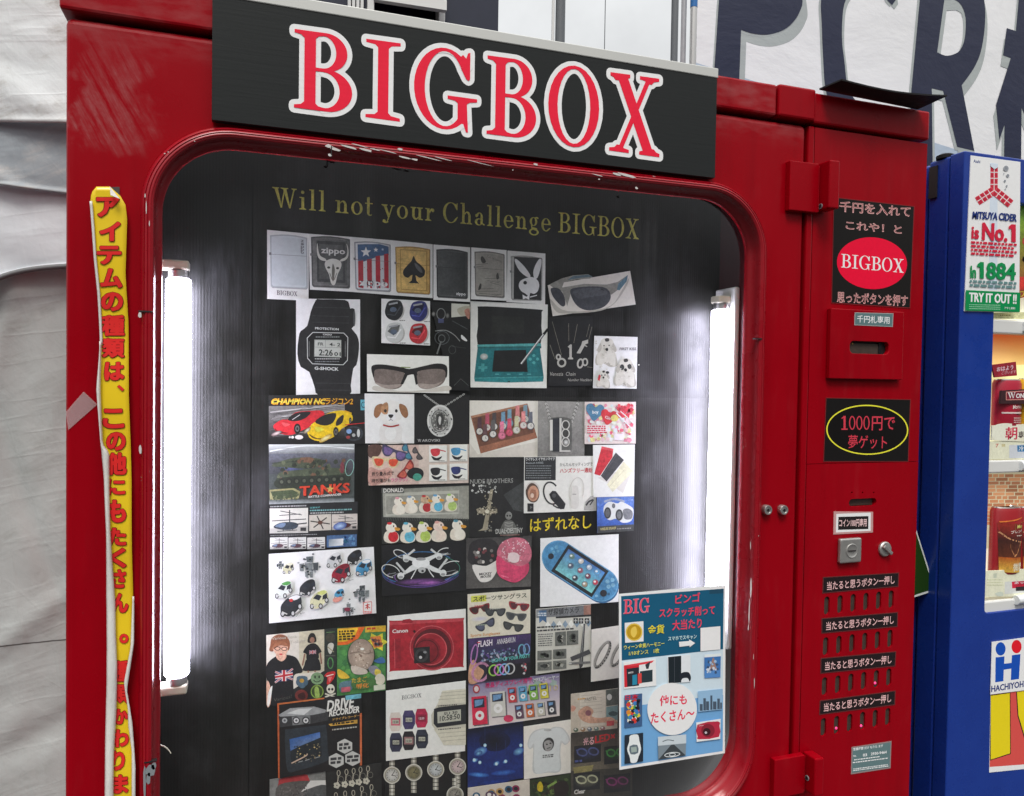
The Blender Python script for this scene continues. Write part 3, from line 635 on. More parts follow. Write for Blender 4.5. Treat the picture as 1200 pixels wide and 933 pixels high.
for fx in (-0.15, 1.02):
    for fy in (0.06, 0.56): b.tube((fx, fy, 0), (fx, fy, 0.06), 0.025, 'black_iron', 14)
b.build('cabinet', vm, 0.004)
b = MB(); b.box(XL - .005, 0.762, -0.006, 0.63, 1.9095, ZT, 'red_scuffed'); b.box(0.7645, 0.8335, -0.0085, 0.628, 1.9095, ZT + 0.0015, 'red'); b.box(0.8335, XR, -0.004, 0.627, 1.908, ZT - .0015, 'red')
b.build('top_cap', vm, 0.0035)
# door skin with the window hole
FX0, FX1, FZ0, FZ1, FR = -0.1215, 0.7515, 0.836, 1.799, 0.105
b = MB(); b.ringplate(XL, XG - .0015, Z0, ZS - .001, rrect(FX0 + .007, FX1 - .007, FZ0 + .007, FZ1 - .007, FR - .007, 14), 0, 0.022, 'red_scuffed')
door = b.build('door', vm, 0.008, seg=4)
# vertical rounded edge strip of the door skin
b = MB(); b.box(XG + .0015, 0.8385, -0.002, 0.022, Z0, ZS - .001, 'red'); b.build('hinge_strip', vm, 0.003)
# ribbed frame
def frame_sweep(prof, n=20):
    path = []
    for cx, cz, a0 in ((FX1 - FR, FZ1 - FR, 0), (FX0 + FR, FZ1 - FR, 90), (FX0 + FR, FZ0 + FR, 180), (FX1 - FR, FZ0 + FR, 270)):
        for i in range(n + 1): a = math.radians(a0 + 90 * i / n); path.append((cx, cz, math.cos(a), math.sin(a)))
    vs = []; cr = []
    for cx, cz, ca, sa in path:
        for d, h, c in prof: vs.append((cx + (FR - d) * ca, -h, cz + (FR - d) * sa)); cr.append(c)
    L = len(prof); n_ = len(path)
    fs = [(i * L + j, ((i + 1) % n_) * L + j, ((i + 1) % n_) * L + j + 1, i * L + j + 1) for i in range(n_) for j in range(L - 1)]
    return vs, fs, cr
prof = [(0, -.002, 0), (0, .0030, 0), (.0008, .0058, .5), (.0026, .0088, 1), (.0046, .0108, 1), (.0052, .0100, .2), (.0060, .0108, .3), (.0074, .0121, 1), (.0084, .0124, 1), (.0090, .0114, .2), (.0098, .0118, .3), (.0112, .0124, 1), (.0122, .0122, 1), (.0128, .0112, .2), (.0134, .0113, .3),
        (.0144, .0106, .8), (.0152, .0080, .5), (.0156, .002, .1), (.0160, -.006, 0), (.0195, -.012, .3), (.0212, -.014, .2), (.0212, -.022, 0)]
vs, fs, cr = frame_sweep(prof)
b = MB(); b.add(vs, fs, 'frame'); n0 = len(b.v)
# joints where the frame extrusions meet, and chips of bare filler along the crests
def chip(px, py, w_, h_, Y, m='chip', rot=0):
    cx, cz = P(px, py, Y); pts = []
    for i in range(7):
        a = i / 7 * 6.283; r = random.uniform(0.55, 1.0); u, v = w_ * r * math.cos(a), h_ * r * math.sin(a)
        pts.append((cx + (u * math.cos(rot) - v * math.sin(rot)) / 900, Y, cz + (u * math.sin(rot) + v * math.cos(rot)) / 900))
    b.add(pts, [tuple(range(7))], m)
sl = -0.13
for (px, py, w_, h_) in ((386, 171.5, 7, 2.6), (392, 174.5, 9, 2.2), (410, 172.6, 12, 1.4), (428, 175.6, 12, 1.6), (440, 175.4, 9, 1.0), (469, 175, 4.5, 1.8), (474, 184.5, 9, 1.2), (486, 187, 5, 1.5), (628, 192.8, 4, 1.6), (735, 205.6, 16, 2.2), (724, 204.6, 8, 2),
                         (420, 170.2, 14, .8), (455, 177.6, 16, .7), (500, 184.6, 20, .6), (560, 190.5, 22, .5), (520, 186.2, 16, .6), (700, 205.2, 10, .6), (702, 210.2, 1.6, 1.4), (601, 199.3, 1.2, 1.2), (746, 220.5, 3, 2), (387, 182, 3, 2)):
    chip(px, py, w_, h_, -0.0127 if py < 206 + (px - 735) * .13 + 30 else -.0127, 'chip', sl)
for (px, py, w_, h_) in ((193, 180, 1.2, .8), (197, 178, .8, .8), (170, 229, .7, 3), (171.5, 243, .6, 8), (228, 165.5, 1, .8), (164, 369, 2.2, 3.2), (164.2, 526, 2, 6.5), (181, 516, .8, 1.4), (175, 262, .6, 4)): chip(px, py, w_, h_, -0.0127)
for (px, py, w_, h_) in ((880, 690, 1.5, 22), (878, 716, 1.3, 20), (877, 735, 1.0, 6), (879.5, 640, .7, 8), (884, 800, .8, 10), (883, 770, .6, 5), (889, 628, .8, 1.2)): chip(px, py, w_, h_, -0.0127)
for (px, py, w_, h_) in ((176, 903, 6.5, 8), (174, 912, 3, 9), (180, 898, 3, 5), (169.5, 915, 1.6, 22)): chip(px, py, w_, h_, -0.0129, 'chip_grey')
for (px, py) in ((173, 365),):
    x, z = P(px, py, -.0128); b.box(x - .0098, x + .0052, -.0128, -.0060, z - .0009, z + .0009, 'dark')
x, z = P(888.5, 397, -.0128); b.box(x - .0056, x + .0072, -.0128, -.006, z - .0009, z + .0009, 'dark')
x, z = P(388.5, 177, -.0128); b.box(x - .0006, x + .0006, -.0128, -.006, z - .0055, z + .0065, 'dark')
x, z = P(177, 893, -.0128); b.box(x - .0075, x + .0060, -.0128, -.006, z - .0007, z + .0007, 'dark')
fo = b.build('window_frame', vm, smooth=50)
at = fo.data.attributes.new('crest', 'FLOAT', 'POINT'); at.data.foreach_set('value', cr + [0.0] * (len(fo.data.vertices) - len(cr)))
# corner sleeves of the frame (thicker covers where the photo shows them)
GX0, GX1, GZ0, GZ1, GR = FX0 + .0195, FX1 - .0195, FZ0 + .0195, FZ1 - .0195, FR - .0195
b = MB(); g = rrect(GX0, GX1, GZ0, GZ1, GR, 14); b.add([(x, 0.0165, z) for x, z in g], [tuple(range(len(g)))], M['glass']); b.build('window_glass', vm)
# shallow box behind the glass
IX0, IX1, IZ0, IZ1, YBD = -0.128, 0.746, 0.80, 1.83, 0.112
b = MB(); b.box(IX0 - .004, IX0, .0225, YBD, IZ0, IZ1, 'black_iron'); b.box(IX1, IX1 + .004, .0225, YBD, IZ0, IZ1, 'maroon'); b.box(IX0 - .004, IX1 + .004, .0225, YBD, IZ1, IZ1 + .004, 'maroon'); b.box(IX0 - .004, IX1 + .004, .0225, YBD, IZ0 - .004, IZ0, 'black_iron')
b.build('display_box', vm)
b = MB(); xs = P(295, 400, YBD)[0]
b.box(IX0 - .004, xs - .0006, YBD, YBD + .005, IZ0 - .004, IZ1 + .004, 'board'); b.box(xs + .0006, IX1 + .004, YBD, YBD + .005, IZ0 - .004, IZ1 + .004, 'board'); b.box(xs - .004, xs + .004, YBD + .0052, YBD + .008, IZ0, IZ1, 'board')
b.build('display_board', vm)
GOLD = (250, 216, 104)
t = Art(YBD - .0006, (0, 0, 1)); t.serif('Will not your Challenge BIGBOX', 319.5, 242.5, 748.5, 280.5, 23.5, GOLD, gap=9); t.end('gold_lettering', parent=vm)
t = Art(YBD - .0006, (530, 460, 5)); t.txt('はずれなし', 455, 812, 815, 790, 74, (226, 196, 40), 0.012); t.end('yellow_lettering', parent=vm)
# locks
for px in (896.6, 915.4):
    x, z = P(px, 597, 0); b = MB(); b.lathe((x, 0, z), (0, -1, 0), [(-.001, .0078), (.007, .0078), (.0082, .0070), (.0082, .0052), (.0070, .0050), (.0070, .0034), (.0078, .0030)], 'steel'); lo = b.build('lock', vm, smooth=35)
    b = MB(); b.tube((x, -.0072, z), (x, -.0081, z), .0024, 'black_iron', 14); b.box(x - .0006, x + .0006, -.0084, -.0078, z - .0022, z + .0022, 'dark'); b.build('keyhole', lo)
# hasps for padlocks at the door edge
def hasp(x0, x1, xt, z0, z1, hole):
    b = MB(); b.box(x0, x1, -.011, 0, z0, z1, 'red'); b.box(x1 + .0004, x1 + .003, -.0100, 0, z0 + .001, z1 - .002, 'red'); b.build('hasp', vm, .003)
    b = MB(); hx = x1 + .0034
    b.box(hx, xt, -.031, -.0025, z0 + .004, z1 + .002, 'red'); o = b.build('hasp_tab', vm, .0022)
    b = MB(); b.tube((hx + .001, hole[0], hole[1]), (hx - .0012, hole[0], hole[1]), .0042, 'chip_grey', 14); b.tube((hx + .001, hole[0], hole[1]), (hx - .0016, hole[0], hole[1]), .003, 'dark', 14); b.build('padlock_hole', o)
x0, z0 = P(925, 246, -.011); x1, z1 = P(960, 192, -.011)
hasp(x0, x1, P(983.5, 240, -.031)[0], z0, z1, (-.013, z0 + .010))
x0, z1 = P(908, 891, -.011); x1 = P(943, 891, -.011)[0]
hasp(x0, x1, P(966, 891, -.031)[0], z1 - .062, z1, (-.014, z1 - .036))
# button column
cx0, cx1 = 0.8400, XR
def obr(px0, py0, px1, py1, n=7):                               # vertical or horizontal rounded slot between two pixel corners
    x0, z1 = P(px0, py0); x1, z0 = P(px1, py1); return rrect(x0, x1, z0, z1, min(x1 - x0, z1 - z0) / 2 - 1e-5, n)
rows = (((507, 262), (733, 243)), ((503, 405), (729, 382)), ((499, 545), (725, 518)), ((495, 688), (721, 657)))
slots = []
for (a0, b0), (a1, b1) in rows:
    zc = (P(800 + a0 / 3, 622 + b0 / 3)[1] + P(800 + a1 / 3, 622 + b1 / 3)[1]) / 2; xa, xb = P(800 + a0 / 3, 622 + b0 / 3)[0], P(800 + a1 / 3, 622 + b1 / 3)[0]
    slots.append([(xa + (xb - xa) * i / 5, zc) for i in range(6)])
HW, HH = .0054, .0150
holes = [rrect(x - HW, x + HW, z - HH, z + HH, HW - 1e-5, 6) for R_ in slots for x, z in R_]
rs = obr(995, 585, 1027, 592.5); holes.append(rs)
for px in (998.3, 1011, 1024): x, z = P(px, 577.3); holes.append([(x + .0016 * math.cos(a * .785), z + .0016 * math.sin(a * .785)) for a in range(8)])
zsplit = P(1030, 541.8)[1]
b = MB(); b.plate([(cx0, Z0), (cx1, Z0), (cx1, zsplit - .0004), (cx0, zsplit - .0004)], holes, 0, .022, 'red'); b.plate([(cx0, zsplit + .0004), (cx1, zsplit + .0004), (cx1, ZS - .002), (cx0, ZS - .002)], [], 0.0002, .022, 'red')
b.box(cx0 + .002, cx1 - .004, .0225, .024, Z0 + .01, ZS - .01, 'dark')
b.build('control_panel', vm, 0.0012)
lit = {(2, 4), (3, 1), (3, 3)}
for r, R_ in enumerate(slots):
    for i, (x, z) in enumerate(R_):
        b = MB(); b.plate(rrect(x - HW + .0003, x + HW - .0003, z - HH + .0003, z + HH - .0003, HW - .0004, 6), [], .0030, .018, 'button'); bo = b.build('button', vm, .0012)
        if (r, i) in lit:
            b = MB(); dx, dz = random.uniform(-.0012, .0012), -.0075 + random.uniform(-.002, .002)
            b.lathe((x + dx, .0023, z + dz), (0, -1, 0), [(0, .0022), (.0008, .0020), (.0014, .0010)], 'led', 12); b.build('lamp', bo, smooth=60)
# bill acceptor plate
x0, z1 = P(974, 361, -.009); x1, z0 = P(1057.5, 445.3, -.009)
b = MB(); sx0, sz1 = P(996.5, 399.5, -.009); sx1, sz0 = P(1041.5, 415.5, -.009); b.ringplate(x0, x1, z0, z1, rrect(sx0, sx1, sz0, sz1, .0078, 7), -.009, -.0004, 'red'); ba = b.build('bill_acceptor', vm, .0013)
b = MB(); b.box(sx0 + .001, sx1 - .012, -.0035, -.0006, sz0 + .0005, sz1 - .0035, M['button']); b.box(sx1 - .017, sx1 - .0115, -.0045, -.0006, sz0 + .0005, sz1 - .001, M['black_iron']); b.box(sx0, sx1, -.0008, -.0005, sz0, sz1, M['dark'])
b.tube((sx0 + .009, -.003, sz1 - .004), (sx0 + .009, -.0042, sz1 - .004), .0012, mat('amber_dot', (.5, .33, .05), .4), 8); b.build('bill_slot', ba)
t = Art(-.0094, (960, 220, 3.885)); t.base([(162, 568), (338, 572), (335, 634), (160, 626)], (150, 152, 152)); t.quad([(165, 571), (335, 575), (332, 631), (163, 623)], (86, 112, 114)); t.txt('千円札専用', 172, 610, 320, 617, 30, (225, 230, 226), .008); t.end('bill_label', parent=ba, material='vinyl')
# reset slot insert
b = MB(); xs_ = [q[0] for q in rs]; zs_ = [q[1] for q in rs]; b.box(min(xs_) + .002, max(xs_) - .003, .006, .018, min(zs_) + .0007, max(zs_) - .001, 'button'); b.build('coin_return_slot', vm)
# coin slot block and turning knob
x0, z1 = P(985.5, 632, -.008); x1, z0 = P(1009.8, 659, -.008)
b = MB(); b.box(x0, x1, -.008, 0, z0, z1, 'cast'); co = b.build('coin_slot', vm, .0028, seg=3)
cx, cz = (x0 + x1) / 2 + .001, (z0 + z1) / 2; b = MB(); b.lathe((cx, -.0075, cz), (0, -1, 0), [(0, .0118), (.0010, .0118), (.0016, .0108), (.0008, .0095), (.0006, .003)], 'cast'); di = b.build('dish', co, smooth=40)
b = MB(); b.box(cx - .0072, cx + .0072, -.0094, -.0078, cz - .0009, cz + .0009, 'dark'); b.build('slot', co)
x, z = P(1036, 643.2, 0); b = MB(); b.lathe((x, 0, z), (0, -1, 0), [(0, .0124), (.003, .0124), (.0046, .0110), (.0050, .008)], 'cast'); kb = b.build('knob', vm, smooth=35)
b = MB(); q = Vector((math.cos(math.radians(-38)), 0, math.sin(math.radians(-38)))); nq = Vector((-q.z, 0, q.x)); c = Vector((x, 0, z))
vs = []
for y, sc in ((-.003, 1), (-.0095, .8)):
    for u, v in ((-1, -1), (1, -1), (1, 1), (-1, 1)): vs.append(c + q * (.0118 * u * (1 if u > 0 else .85)) + nq * (.0036 * v * sc) + Vector((0, y, 0)))
b.add(vs, [(0, 1, 2, 3), (4, 5, 6, 7), (0, 1, 5, 4), (1, 2, 6, 5), (2, 3, 7, 6), (3, 0, 4, 7)], 'cast'); b.build('grip', kb, .0012)
# stickers on the column
t = Art(-.0005, (960, 220, 3.885)); PK = (240, 168, 166)
t.base([(65, 42), (435, 84), (415, 550), (55, 526)], (120, 30, 34), .0003); t.quad([(68, 46), (431, 87), (412, 546), (58, 523)], (24, 22, 21))
for (s_, a, c, h) in (('千円を入れて', (92, 104), (415, 130), 44), ('これや！と', (120, 186), (376, 208), 36), ('思ったボタンを押す', (80, 518), (402, 536), 46)):
    t.txt(s_, *a, *c, h, PK, .022); t.txt(s_, a[0] + 1.5, a[1] - 1, c[0] - 1.5, c[1] - 1, h - 3, (96, 16, 26), -.016)
t.ell(240, 344, 160, 118, (222, 10, 52), 4, n=48); t.serif('BIGBOX', 99, 363, 384, 388, 62, (240, 232, 230), gap=5); t.end('bigbox_sticker', parent=vm, material='vinyl')
t = Art(-.0005, (950, 450, 4.057)); t.base([(72, 65), (477, 73), (465, 370), (60, 370)], (116, 36, 38), .0003); t.quad([(75, 68), (473, 76), (462, 367), (63, 367)], (22, 20, 20))
t.ell(269, 218, 195, 119, (226, 216, 60), 1, n=56); t.ell(269, 218, 189, 113, (17, 15, 15), 1, n=56)
RP = (196, 58, 74)
t.txt('円で', 290, 214, 400, 214, 60, RP, .01)
for i in range(4):
    x = 160 + i * 34
    if i == 0: t.rect(x - 4, 152, x + 6, 216, RP); t.rect(x - 14, 212, x + 16, 218, RP); t.poly([(x - 14, 162), (x - 2, 152), (x, 158), (x - 12, 166)], RP)
    else: t.ring(x + 3, 185, 15, 33, 5.5, RP)
t.txt('夢ゲット', 178, 300, 362, 304, 58, RP, .006); t.end('yellow_ring_sticker', parent=vm, material='vinyl')
t = Art(-.0005, (950, 450, 4.057)); t.base([(110, 606), (297, 608), (296, 706), (108, 716)], (182, 140, 138), .0006); t.quad([(122, 618), (286, 612), (285, 698), (120, 706)], (236, 232, 230)); t.quad([(132, 632), (275, 628), (274, 690), (130, 694)], (28, 24, 24)); t.txt('コイン100円専用', 135, 676, 266, 674, 34, (228, 186, 186), .02); t.end('coin_label', parent=vm, material='gloss')
strips = [((493, 163), (761, 147), (759, 197), (491, 221)), ((488, 308), (757, 286), (756, 338), (488, 362)), ((485, 448), (751, 424), (748, 477), (484, 503)), ((482, 597), (749, 562), (747, 613), (480, 648))]
for q in strips:
    t = Art(-.0005, (800, 622, 3)); t.base(q, (92, 40, 42), .0003)
    (a, b_), (c, d), (e, f), (g_, h_) = q; t.quad([(a + 3, b_ + 3), (c - 3, d + 3), (e - 3, f - 3), (g_ + 3, h_ - 3)], (32, 24, 26)); t.txt('当たると思うボタン一押し', g_ + 16, h_ - 14, e - 14, f - 13, 27, (226, 178, 178), .012); t.end('instruction_strip', parent=vm, material='vinyl')
t = Art(-.0005, (880, 840, 5)); t.base([(590, 178), (824, 142), (818, 302), (586, 338)], (140, 120, 120), .0003); t.quad([(597, 184), (819, 150), (812, 296), (591, 330)], (92, 116, 118)); W_ = (222, 226, 224)
t.txt('営業時間 だけ もりた ます', 600, 198, 774, 176, 15, W_, .02); t.txt('TEL', 597, 236, 618, 233, 9, W_, .02); t.txt('03', 655, 233, 680, 230, 16, W_, .03); t.txt('2930-9464', 702, 226, 795, 214, 16, W_, .03)
t.lines(604, 250, 760, 1, 9, 6, W_, -.13); t.lines(596, 266, 800, 1, 9, 6, W_, -.13); t.lines(598, 304, 806, 2, 9, 5, W_, -.13); t.end('contact_label', parent=vm, material='vinyl')
# awning over the column
b = MB(); c4 = [P(960, 107.5, -.004), P(1075, 130.5, -.004)]; f4 = [P(984, 97.5, -.04), P(1111, 114.5, -.046)]; n = 8; vs = []
for j in range(5):
    q = j / 4
    for i in range(n + 1):
        t_ = i / n; bx = c4[0][0] + (c4[1][0] - c4[0][0]) * t_; bz = c4[0][1] + (c4[1][1] - c4[0][1]) * t_; fx = f4[0][0] + (f4[1][0] - f4[0][0]) * t_; fz = f4[0][1] + (f4[1][1] - f4[0][1]) * t_
        vs.append((bx + (fx - bx) * q, -.004 - .040 * q, bz + (fz - bz) * q + .004 - .006 * math.sin(t_ * 3.14) * q))
fs = [(j * (n + 1) + i, j * (n + 1) + i + 1, (j + 1) * (n + 1) + i + 1, (j + 1) * (n + 1) + i) for j in range(4) for i in range(n)]
b.add(vs, fs, 'black_iron'); o = b.build('awning', vm); so = o.modifiers.new('thickness', 'SOLIDIFY'); so.thickness = .0025; so.offset = 0

# header sign
hs = empty('header_sign', (0.3, -0.013, P(500, 210, -.013)[1]), 'black sign board with red BIGBOX letters outlined white above the window', 'sign')
sx0, sx1 = P(248, 137.6, -.013)[0], P(838, 212, -.013)[0]; sz0 = (P(249, 137.6, -.013)[1] + P(837, 211, -.013)[1]) / 2; szt = P(610, 54, -.013)[1]
t = Art(-.013, (0, 0, 1))
def R4(x0, x1, z0, z1, col): t.raw([(x0, z0), (x1, z0), (x1, z1), (x0, z1)], [(0, 1, 2, 3)], col)
b = MB(); b.box(sx0, sx1, -.0128, -.002, sz0, szt, mat('sign_core', (0.012, 0.012, 0.013), 0.5)); b.build('board', hs, .001)
b = MB(); b.box(sx0, sx1 + .0012, -.0140, 0.004, szt + .0003, szt + .0145, mat('pale_aluminium', (0.60, 0.60, 0.57), 0.42, 0.2)); b.build('edge_trim', hs, .0012)
R4(sx0 + .0004, sx1 - .0004, sz0 + .0004, szt - .0004, (33, 35, 35)); t.k += 1
t.serif('BIGBOX', 344.5, 126, 772.5, 184.5, 92, (224, 30, 58), (236, 232, 228), .0062, gap=16)
t.end('lettering', parent=hs, material='signface')

# peeling yellow strip
def yw(x, z): return .0022 * math.sin(z * 17) + .0012 * math.sin(z * 41 + 1) + .0025 * max(0, math.sin(z * 9 + 2))
ys = empty('warning_strip', (-.155, -.006, 0.9), 'peeling yellow plastic strip with red Japanese writing left of the window', 'notice')
YSB = -.008
LFT = [(113.7, 218.4), (107, 226), (106, 235), (108.5, 265), (111, 302), (115, 344), (117, 385), (118, 410), (114.5, 455), (115.5, 470), (119.5, 521), (123, 560), (126, 626), (125.4, 700), (126.5, 760), (126.5, 794), (125, 860), (125, 924), (125, 1010)]
RGT = [(129, 220), (140, 228), (147, 240), (149, 257), (148, 290), (147, 321), (149, 360), (150, 377), (150.5, 420), (151, 466), (153, 520), (154, 567), (154.3, 648), (155.5, 705), (155.6, 755), (147.5, 809), (154, 848), (158, 898), (158, 1010)]
def side(L, y):
    for (xa, ya), (xb, yb) in zip(L, L[1:]):
        if ya <= y <= yb: return xa + (xb - xa) * (y - ya) / (yb - ya)
    return L[0][0] if y < L[0][1] else L[-1][0]
def ribbon(l, r, y0, y1, ny, nx, m, ybase, wf, name, par):
    b = MB(); vs = []
    for j in range(ny + 1):
        y = y0 + (y1 - y0) * j / ny; xa, xb = l(y), r(y)
        for i in range(nx + 1): x, z = P(xa + (xb - xa) * i / nx, y, ybase); vs.append((x, ybase + wf(x, z, i / nx), z))
    b.add(vs, [(j * (nx + 1) + i, j * (nx + 1) + i + 1, (j + 1) * (nx + 1) + i + 1, (j + 1) * (nx + 1) + i) for j in range(ny) for i in range(nx)], m)
    o = b.build(name, par, smooth=70); so = o.modifiers.new('thickness', 'SOLIDIFY'); so.thickness = .0005; so.offset = 1; return o
yel = mat('yellow_vinyl', (0.86, 0.60, 0.015), 0.28); wht = mat('white_backing', (0.72, 0.70, 0.66), 0.5); k = NT(wht); k.bump(k.noise(k.mapv(k.pos(), (90, 90, 30)), 1, 4), .4, .004)
ribbon(lambda y: side(LFT, y), lambda y: side(RGT, y), 219, 1010, 150, 6, yel, YSB, lambda x, z, u: yw(x, z), 'strip', ys)
FL = [(118, 405), (117.5, 455), (120, 521), (127.5, 530), (127.8, 575), (129, 621), (131, 660), (134, 705), (135, 740), (137, 781), (136, 833), (133.5, 880), (133, 1010)]
ribbon(lambda y: side(LFT, y) - 1.2, lambda y: side(FL, y), 400, 1010, 110, 5, wht, YSB - .0035, lambda x, z, u: yw(x, z) - .004 * math.sin(u * 3.0), 'folded_edge', ys)
ribbon(lambda y: side(LFT, y) - .8, lambda y: side(LFT, y) + 1.8, 236, 404, 40, 3, wht, YSB - .0018, lambda x, z, u: yw(x, z) - .0012 * math.sin(u * 3), 'curled_edge', ys)
RF = [(155, 700), (153, 760), (145.5, 800), (147, 812), (150, 830), (150.5, 850), (155, 880), (155.5, 1010)]
ribbon(lambda y: side(RF, y), lambda y: side(RGT, y) + 1.0, 700, 1010, 70, 3, wht, YSB - .003, lambda x, z, u: yw(x, z) - .001 * math.sin(u * 3), 'torn_edge', ys)
b = MB(); q = [P(128.5, 219, -.014), P(139.5, 232.5, -.019), P(129.5, 229, -.020)]; b.add([(q[0][0], -.014, q[0][1]), (q[1][0], -.015, q[1][1]), (q[2][0], -.020, q[2][1])], [(0, 1, 2)], wht); o = b.build('folded_corner', ys); so = o.modifiers.new('t', 'SOLIDIFY'); so.thickness = .0005
chars = [('ア', 82, 180, 75, 160), ('イ', 95, 185, 178, 262), ('テ', 84, 188, 280, 360), ('ム', 98, 192, 374, 458), ('の', 100, 194, 474, 556), ('種', 99, 200, 570, 660), ('類', 104, 200, 668, 752), ('は', 115, 200, 768, 848), ('、', 170, 200, 866, 892)]
c2 = [('こ', 112, 208, 70, 158), ('の', 128, 214, 172, 256), ('他', 128, 218, 262, 362), ('に', 128, 212, 378, 450), ('も', 130, 216, 468, 570), ('た', 132, 216, 590, 672), ('く', 140, 216, 680, 770), ('さ', 148, 214, 775, 860), ('ん', 150, 224, 880, 968)]
c3 = [('。', 190, 232, 205, 248), ('種', 162, 232, 322, 420), ('類', 162, 230, 428, 516), ('か', 160, 232, 540, 612), ('わ', 160, 234, 632, 712), ('り', 160, 218, 726, 814), ('ま', 160, 234, 830, 916), ('す', 160, 234, 950, 1040)]
t = Art(YSB - .0009, step=0, warp=yw)
for fr_k, L in (((90, 210, 3.59), chars), ((90, 460, 3.73), c2), ((90, 690, 3.84), c3)):
    t.fr = fr_k
    for ch, xa, xb, ya, yb in L:
        bo = .0 if ch in '種類' else .012
        vs, fs_ = text_mesh(ch, bo, 3); mn = min(v[1] for v in vs); w_, h_ = xb - xa, yb - ya
        for L_, r_, cl, dy in ((12, .072, (70, 14, 18), 0), (10, .046, (206, 42, 40), -.0003)):
            for q in range(L_):
                ox, oy = w_ * r_ * math.cos(q * 6.2832 / L_), h_ * r_ * .8 * math.sin(q * 6.2832 / L_); e = .045
                t.raw([t.m(xa + w_ * e + (w_ - 2 * w_ * e) * u + ox, yb - h_ * e - (h_ - 2 * h_ * e) * (v - mn) / (1 - mn) + oy) for u, v in vs], fs_, cl, dy - q * 8e-6)
t.end('lettering', parent=ys, material='vinyl')
# tape patch at the strip's left, dark tape at its top
b = MB(); q = [P(a, c, -.001) for a, c in ((98, 459), (114, 474), (80, 504), (77, 483))]; b.add([(x, -.001, z) for x, z in q], [(0, 1, 2, 3)], M['tape']); b.add([(x, -.0006, z) for x, z in q], [(3, 2, 1, 0)], M['tape']); tag(b.build('tape_piece'), 'square piece of cloudy clear tape left of the yellow strip', 'tape')
b = MB(); q = [P(a, c, -.0012) for a, c in ((128, 219.5), (140, 219), (140, 229), (129, 229))]; b.add([(x, -.0012, z) for x, z in q] + [(x, -.0006, z) for x, z in q], [(0, 1, 2, 3), (7, 6, 5, 4)], mat('grey_tape', (0.06, 0.05, 0.05), .5)); tag(b.build('tape_piece'), 'dark grey tape at the top of the yellow strip', 'tape')

b = MB(); L_ = catmull([(187, 873), (193, 874), (198, 877), (201, 880)], 4, False); pts = [(P(x, y, .03)[0], .03 - .0006 * i, P(x, y, .03)[1]) for i, (x, y) in enumerate(L_)]
for i, (a_, c_) in enumerate(zip(pts, pts[1:])): b.tube(a_, c_, .0011 - .00005 * i, M['cream'], 8)
tag(b.build('plastic_sliver', smooth=60), 'thin pale curved sliver poking out inside the lower left window edge', 'sliver')
# fluorescent lamps inside the window
YT = .074
def lamp(xt, yt, zt, zb, side_, xwall, label, lean=0.0):
    o = empty('fluorescent_lamp', (xt, yt, zb - .02), label, 'lamp', 'tube lamps inside the window')
    b = MB(); w0, w1 = (xwall, xwall + .014) if side_ < 0 else (xwall - .010, xwall); b.box(w0, w1, YT - .022, YT + .034, zb - .028, zt + .026, 'white_enamel'); b.build('housing', o, .003)
    for z_, s_ in ((zt, 1), (zb, -1)):
        b = MB(); xa, xb = sorted((w1 if side_ < 0 else w0, xt + .013 * (-side_))); b.box(xa, xb, yt - .012, yt + .012, min(z_, z_ + s_ * .012), max(z_, z_ + s_ * .012), 'cream'); b.build('socket', o, .0025)
        b = MB(); b.tube((xt, yt, z_ - s_ * .0005), (xt, yt, z_ - s_ * .010), .0125, 'steel', 20); b.build('end_cap', o, smooth=40)
    b = MB(); b.tube((xt, yt, zb + .0105), (xt, yt, zt - .0105), .0152, 'tube', 28); b.build('tube', o, .003, smooth=40)
zt_l, zb_l = P(207.7, 317, YT)[1], P(211, 800, YT)[1]
lamp(P(208.5, 500, YT)[0], YT, zt_l, zb_l, -1, IX0 + .0006, 'glowing white tube lamp along the left edge of the window')
xr_ = P(842.5, 480, YT)[0]
lamp(xr_, YT, P(846, 356, YT)[1], P(835, 738, YT)[1], 1, IX1 - .0006, 'glowing white tube lamp along the right edge, partly behind the poster')
# ================================================================== PICTURE CARDS ON THE BLACK BOARD
FA, FB, FC, FD, FE, FF = (300, 200, 5), (520, 220, 4.615), (300, 340, 5), (530, 350, 5), (300, 460, 5), (530, 460, 5)
FG, FH, FI, FJ, FK = (300, 580, 5), (530, 600, 5), (300, 700, 5), (530, 740, 4.833), (300, 800, 5)
_n = [0]
GRP = 'product pictures on the black display board'
WH = (226, 223, 218); OFF = (214, 210, 202); BLK = (22, 22, 24)
def card(frame, quad, col):
    t = Art(YBD - .0010 - (_n[0] % 6) * .0007, frame, 1.0e-5); _n[0] += 1
    t.base(quad, col); t.qd = quad; return t
def done(t, name, label): return t.end(name, label, 'picture', GRP)
def inbox(t, u, v):                                             # bilinear position inside the card
    a, b_, c, d = t.qd
    return tuple((a[i] * (1 - u) + b_[i] * u) * (1 - v) + (d[i] * (1 - u) + c[i] * u) * v for i in (0, 1))
def sub(t, u0, v0, u1, v1, col): t.quad([inbox(t, u0, v0), inbox(t, u1, v0), inbox(t, u1, v1), inbox(t, u0, v1)], col)
def grad(t, u0, v0, u1, v1, ca, cb, axis=1):
    q = [inbox(t, u0, v0), inbox(t, u1, v0), inbox(t, u1, v1), inbox(t, u0, v1)]
    t.raw([t.m(*p) for p in q], [(0, 1, 2, 3)], [ca, ca, cb, cb] if axis else [ca, cb, cb, ca])
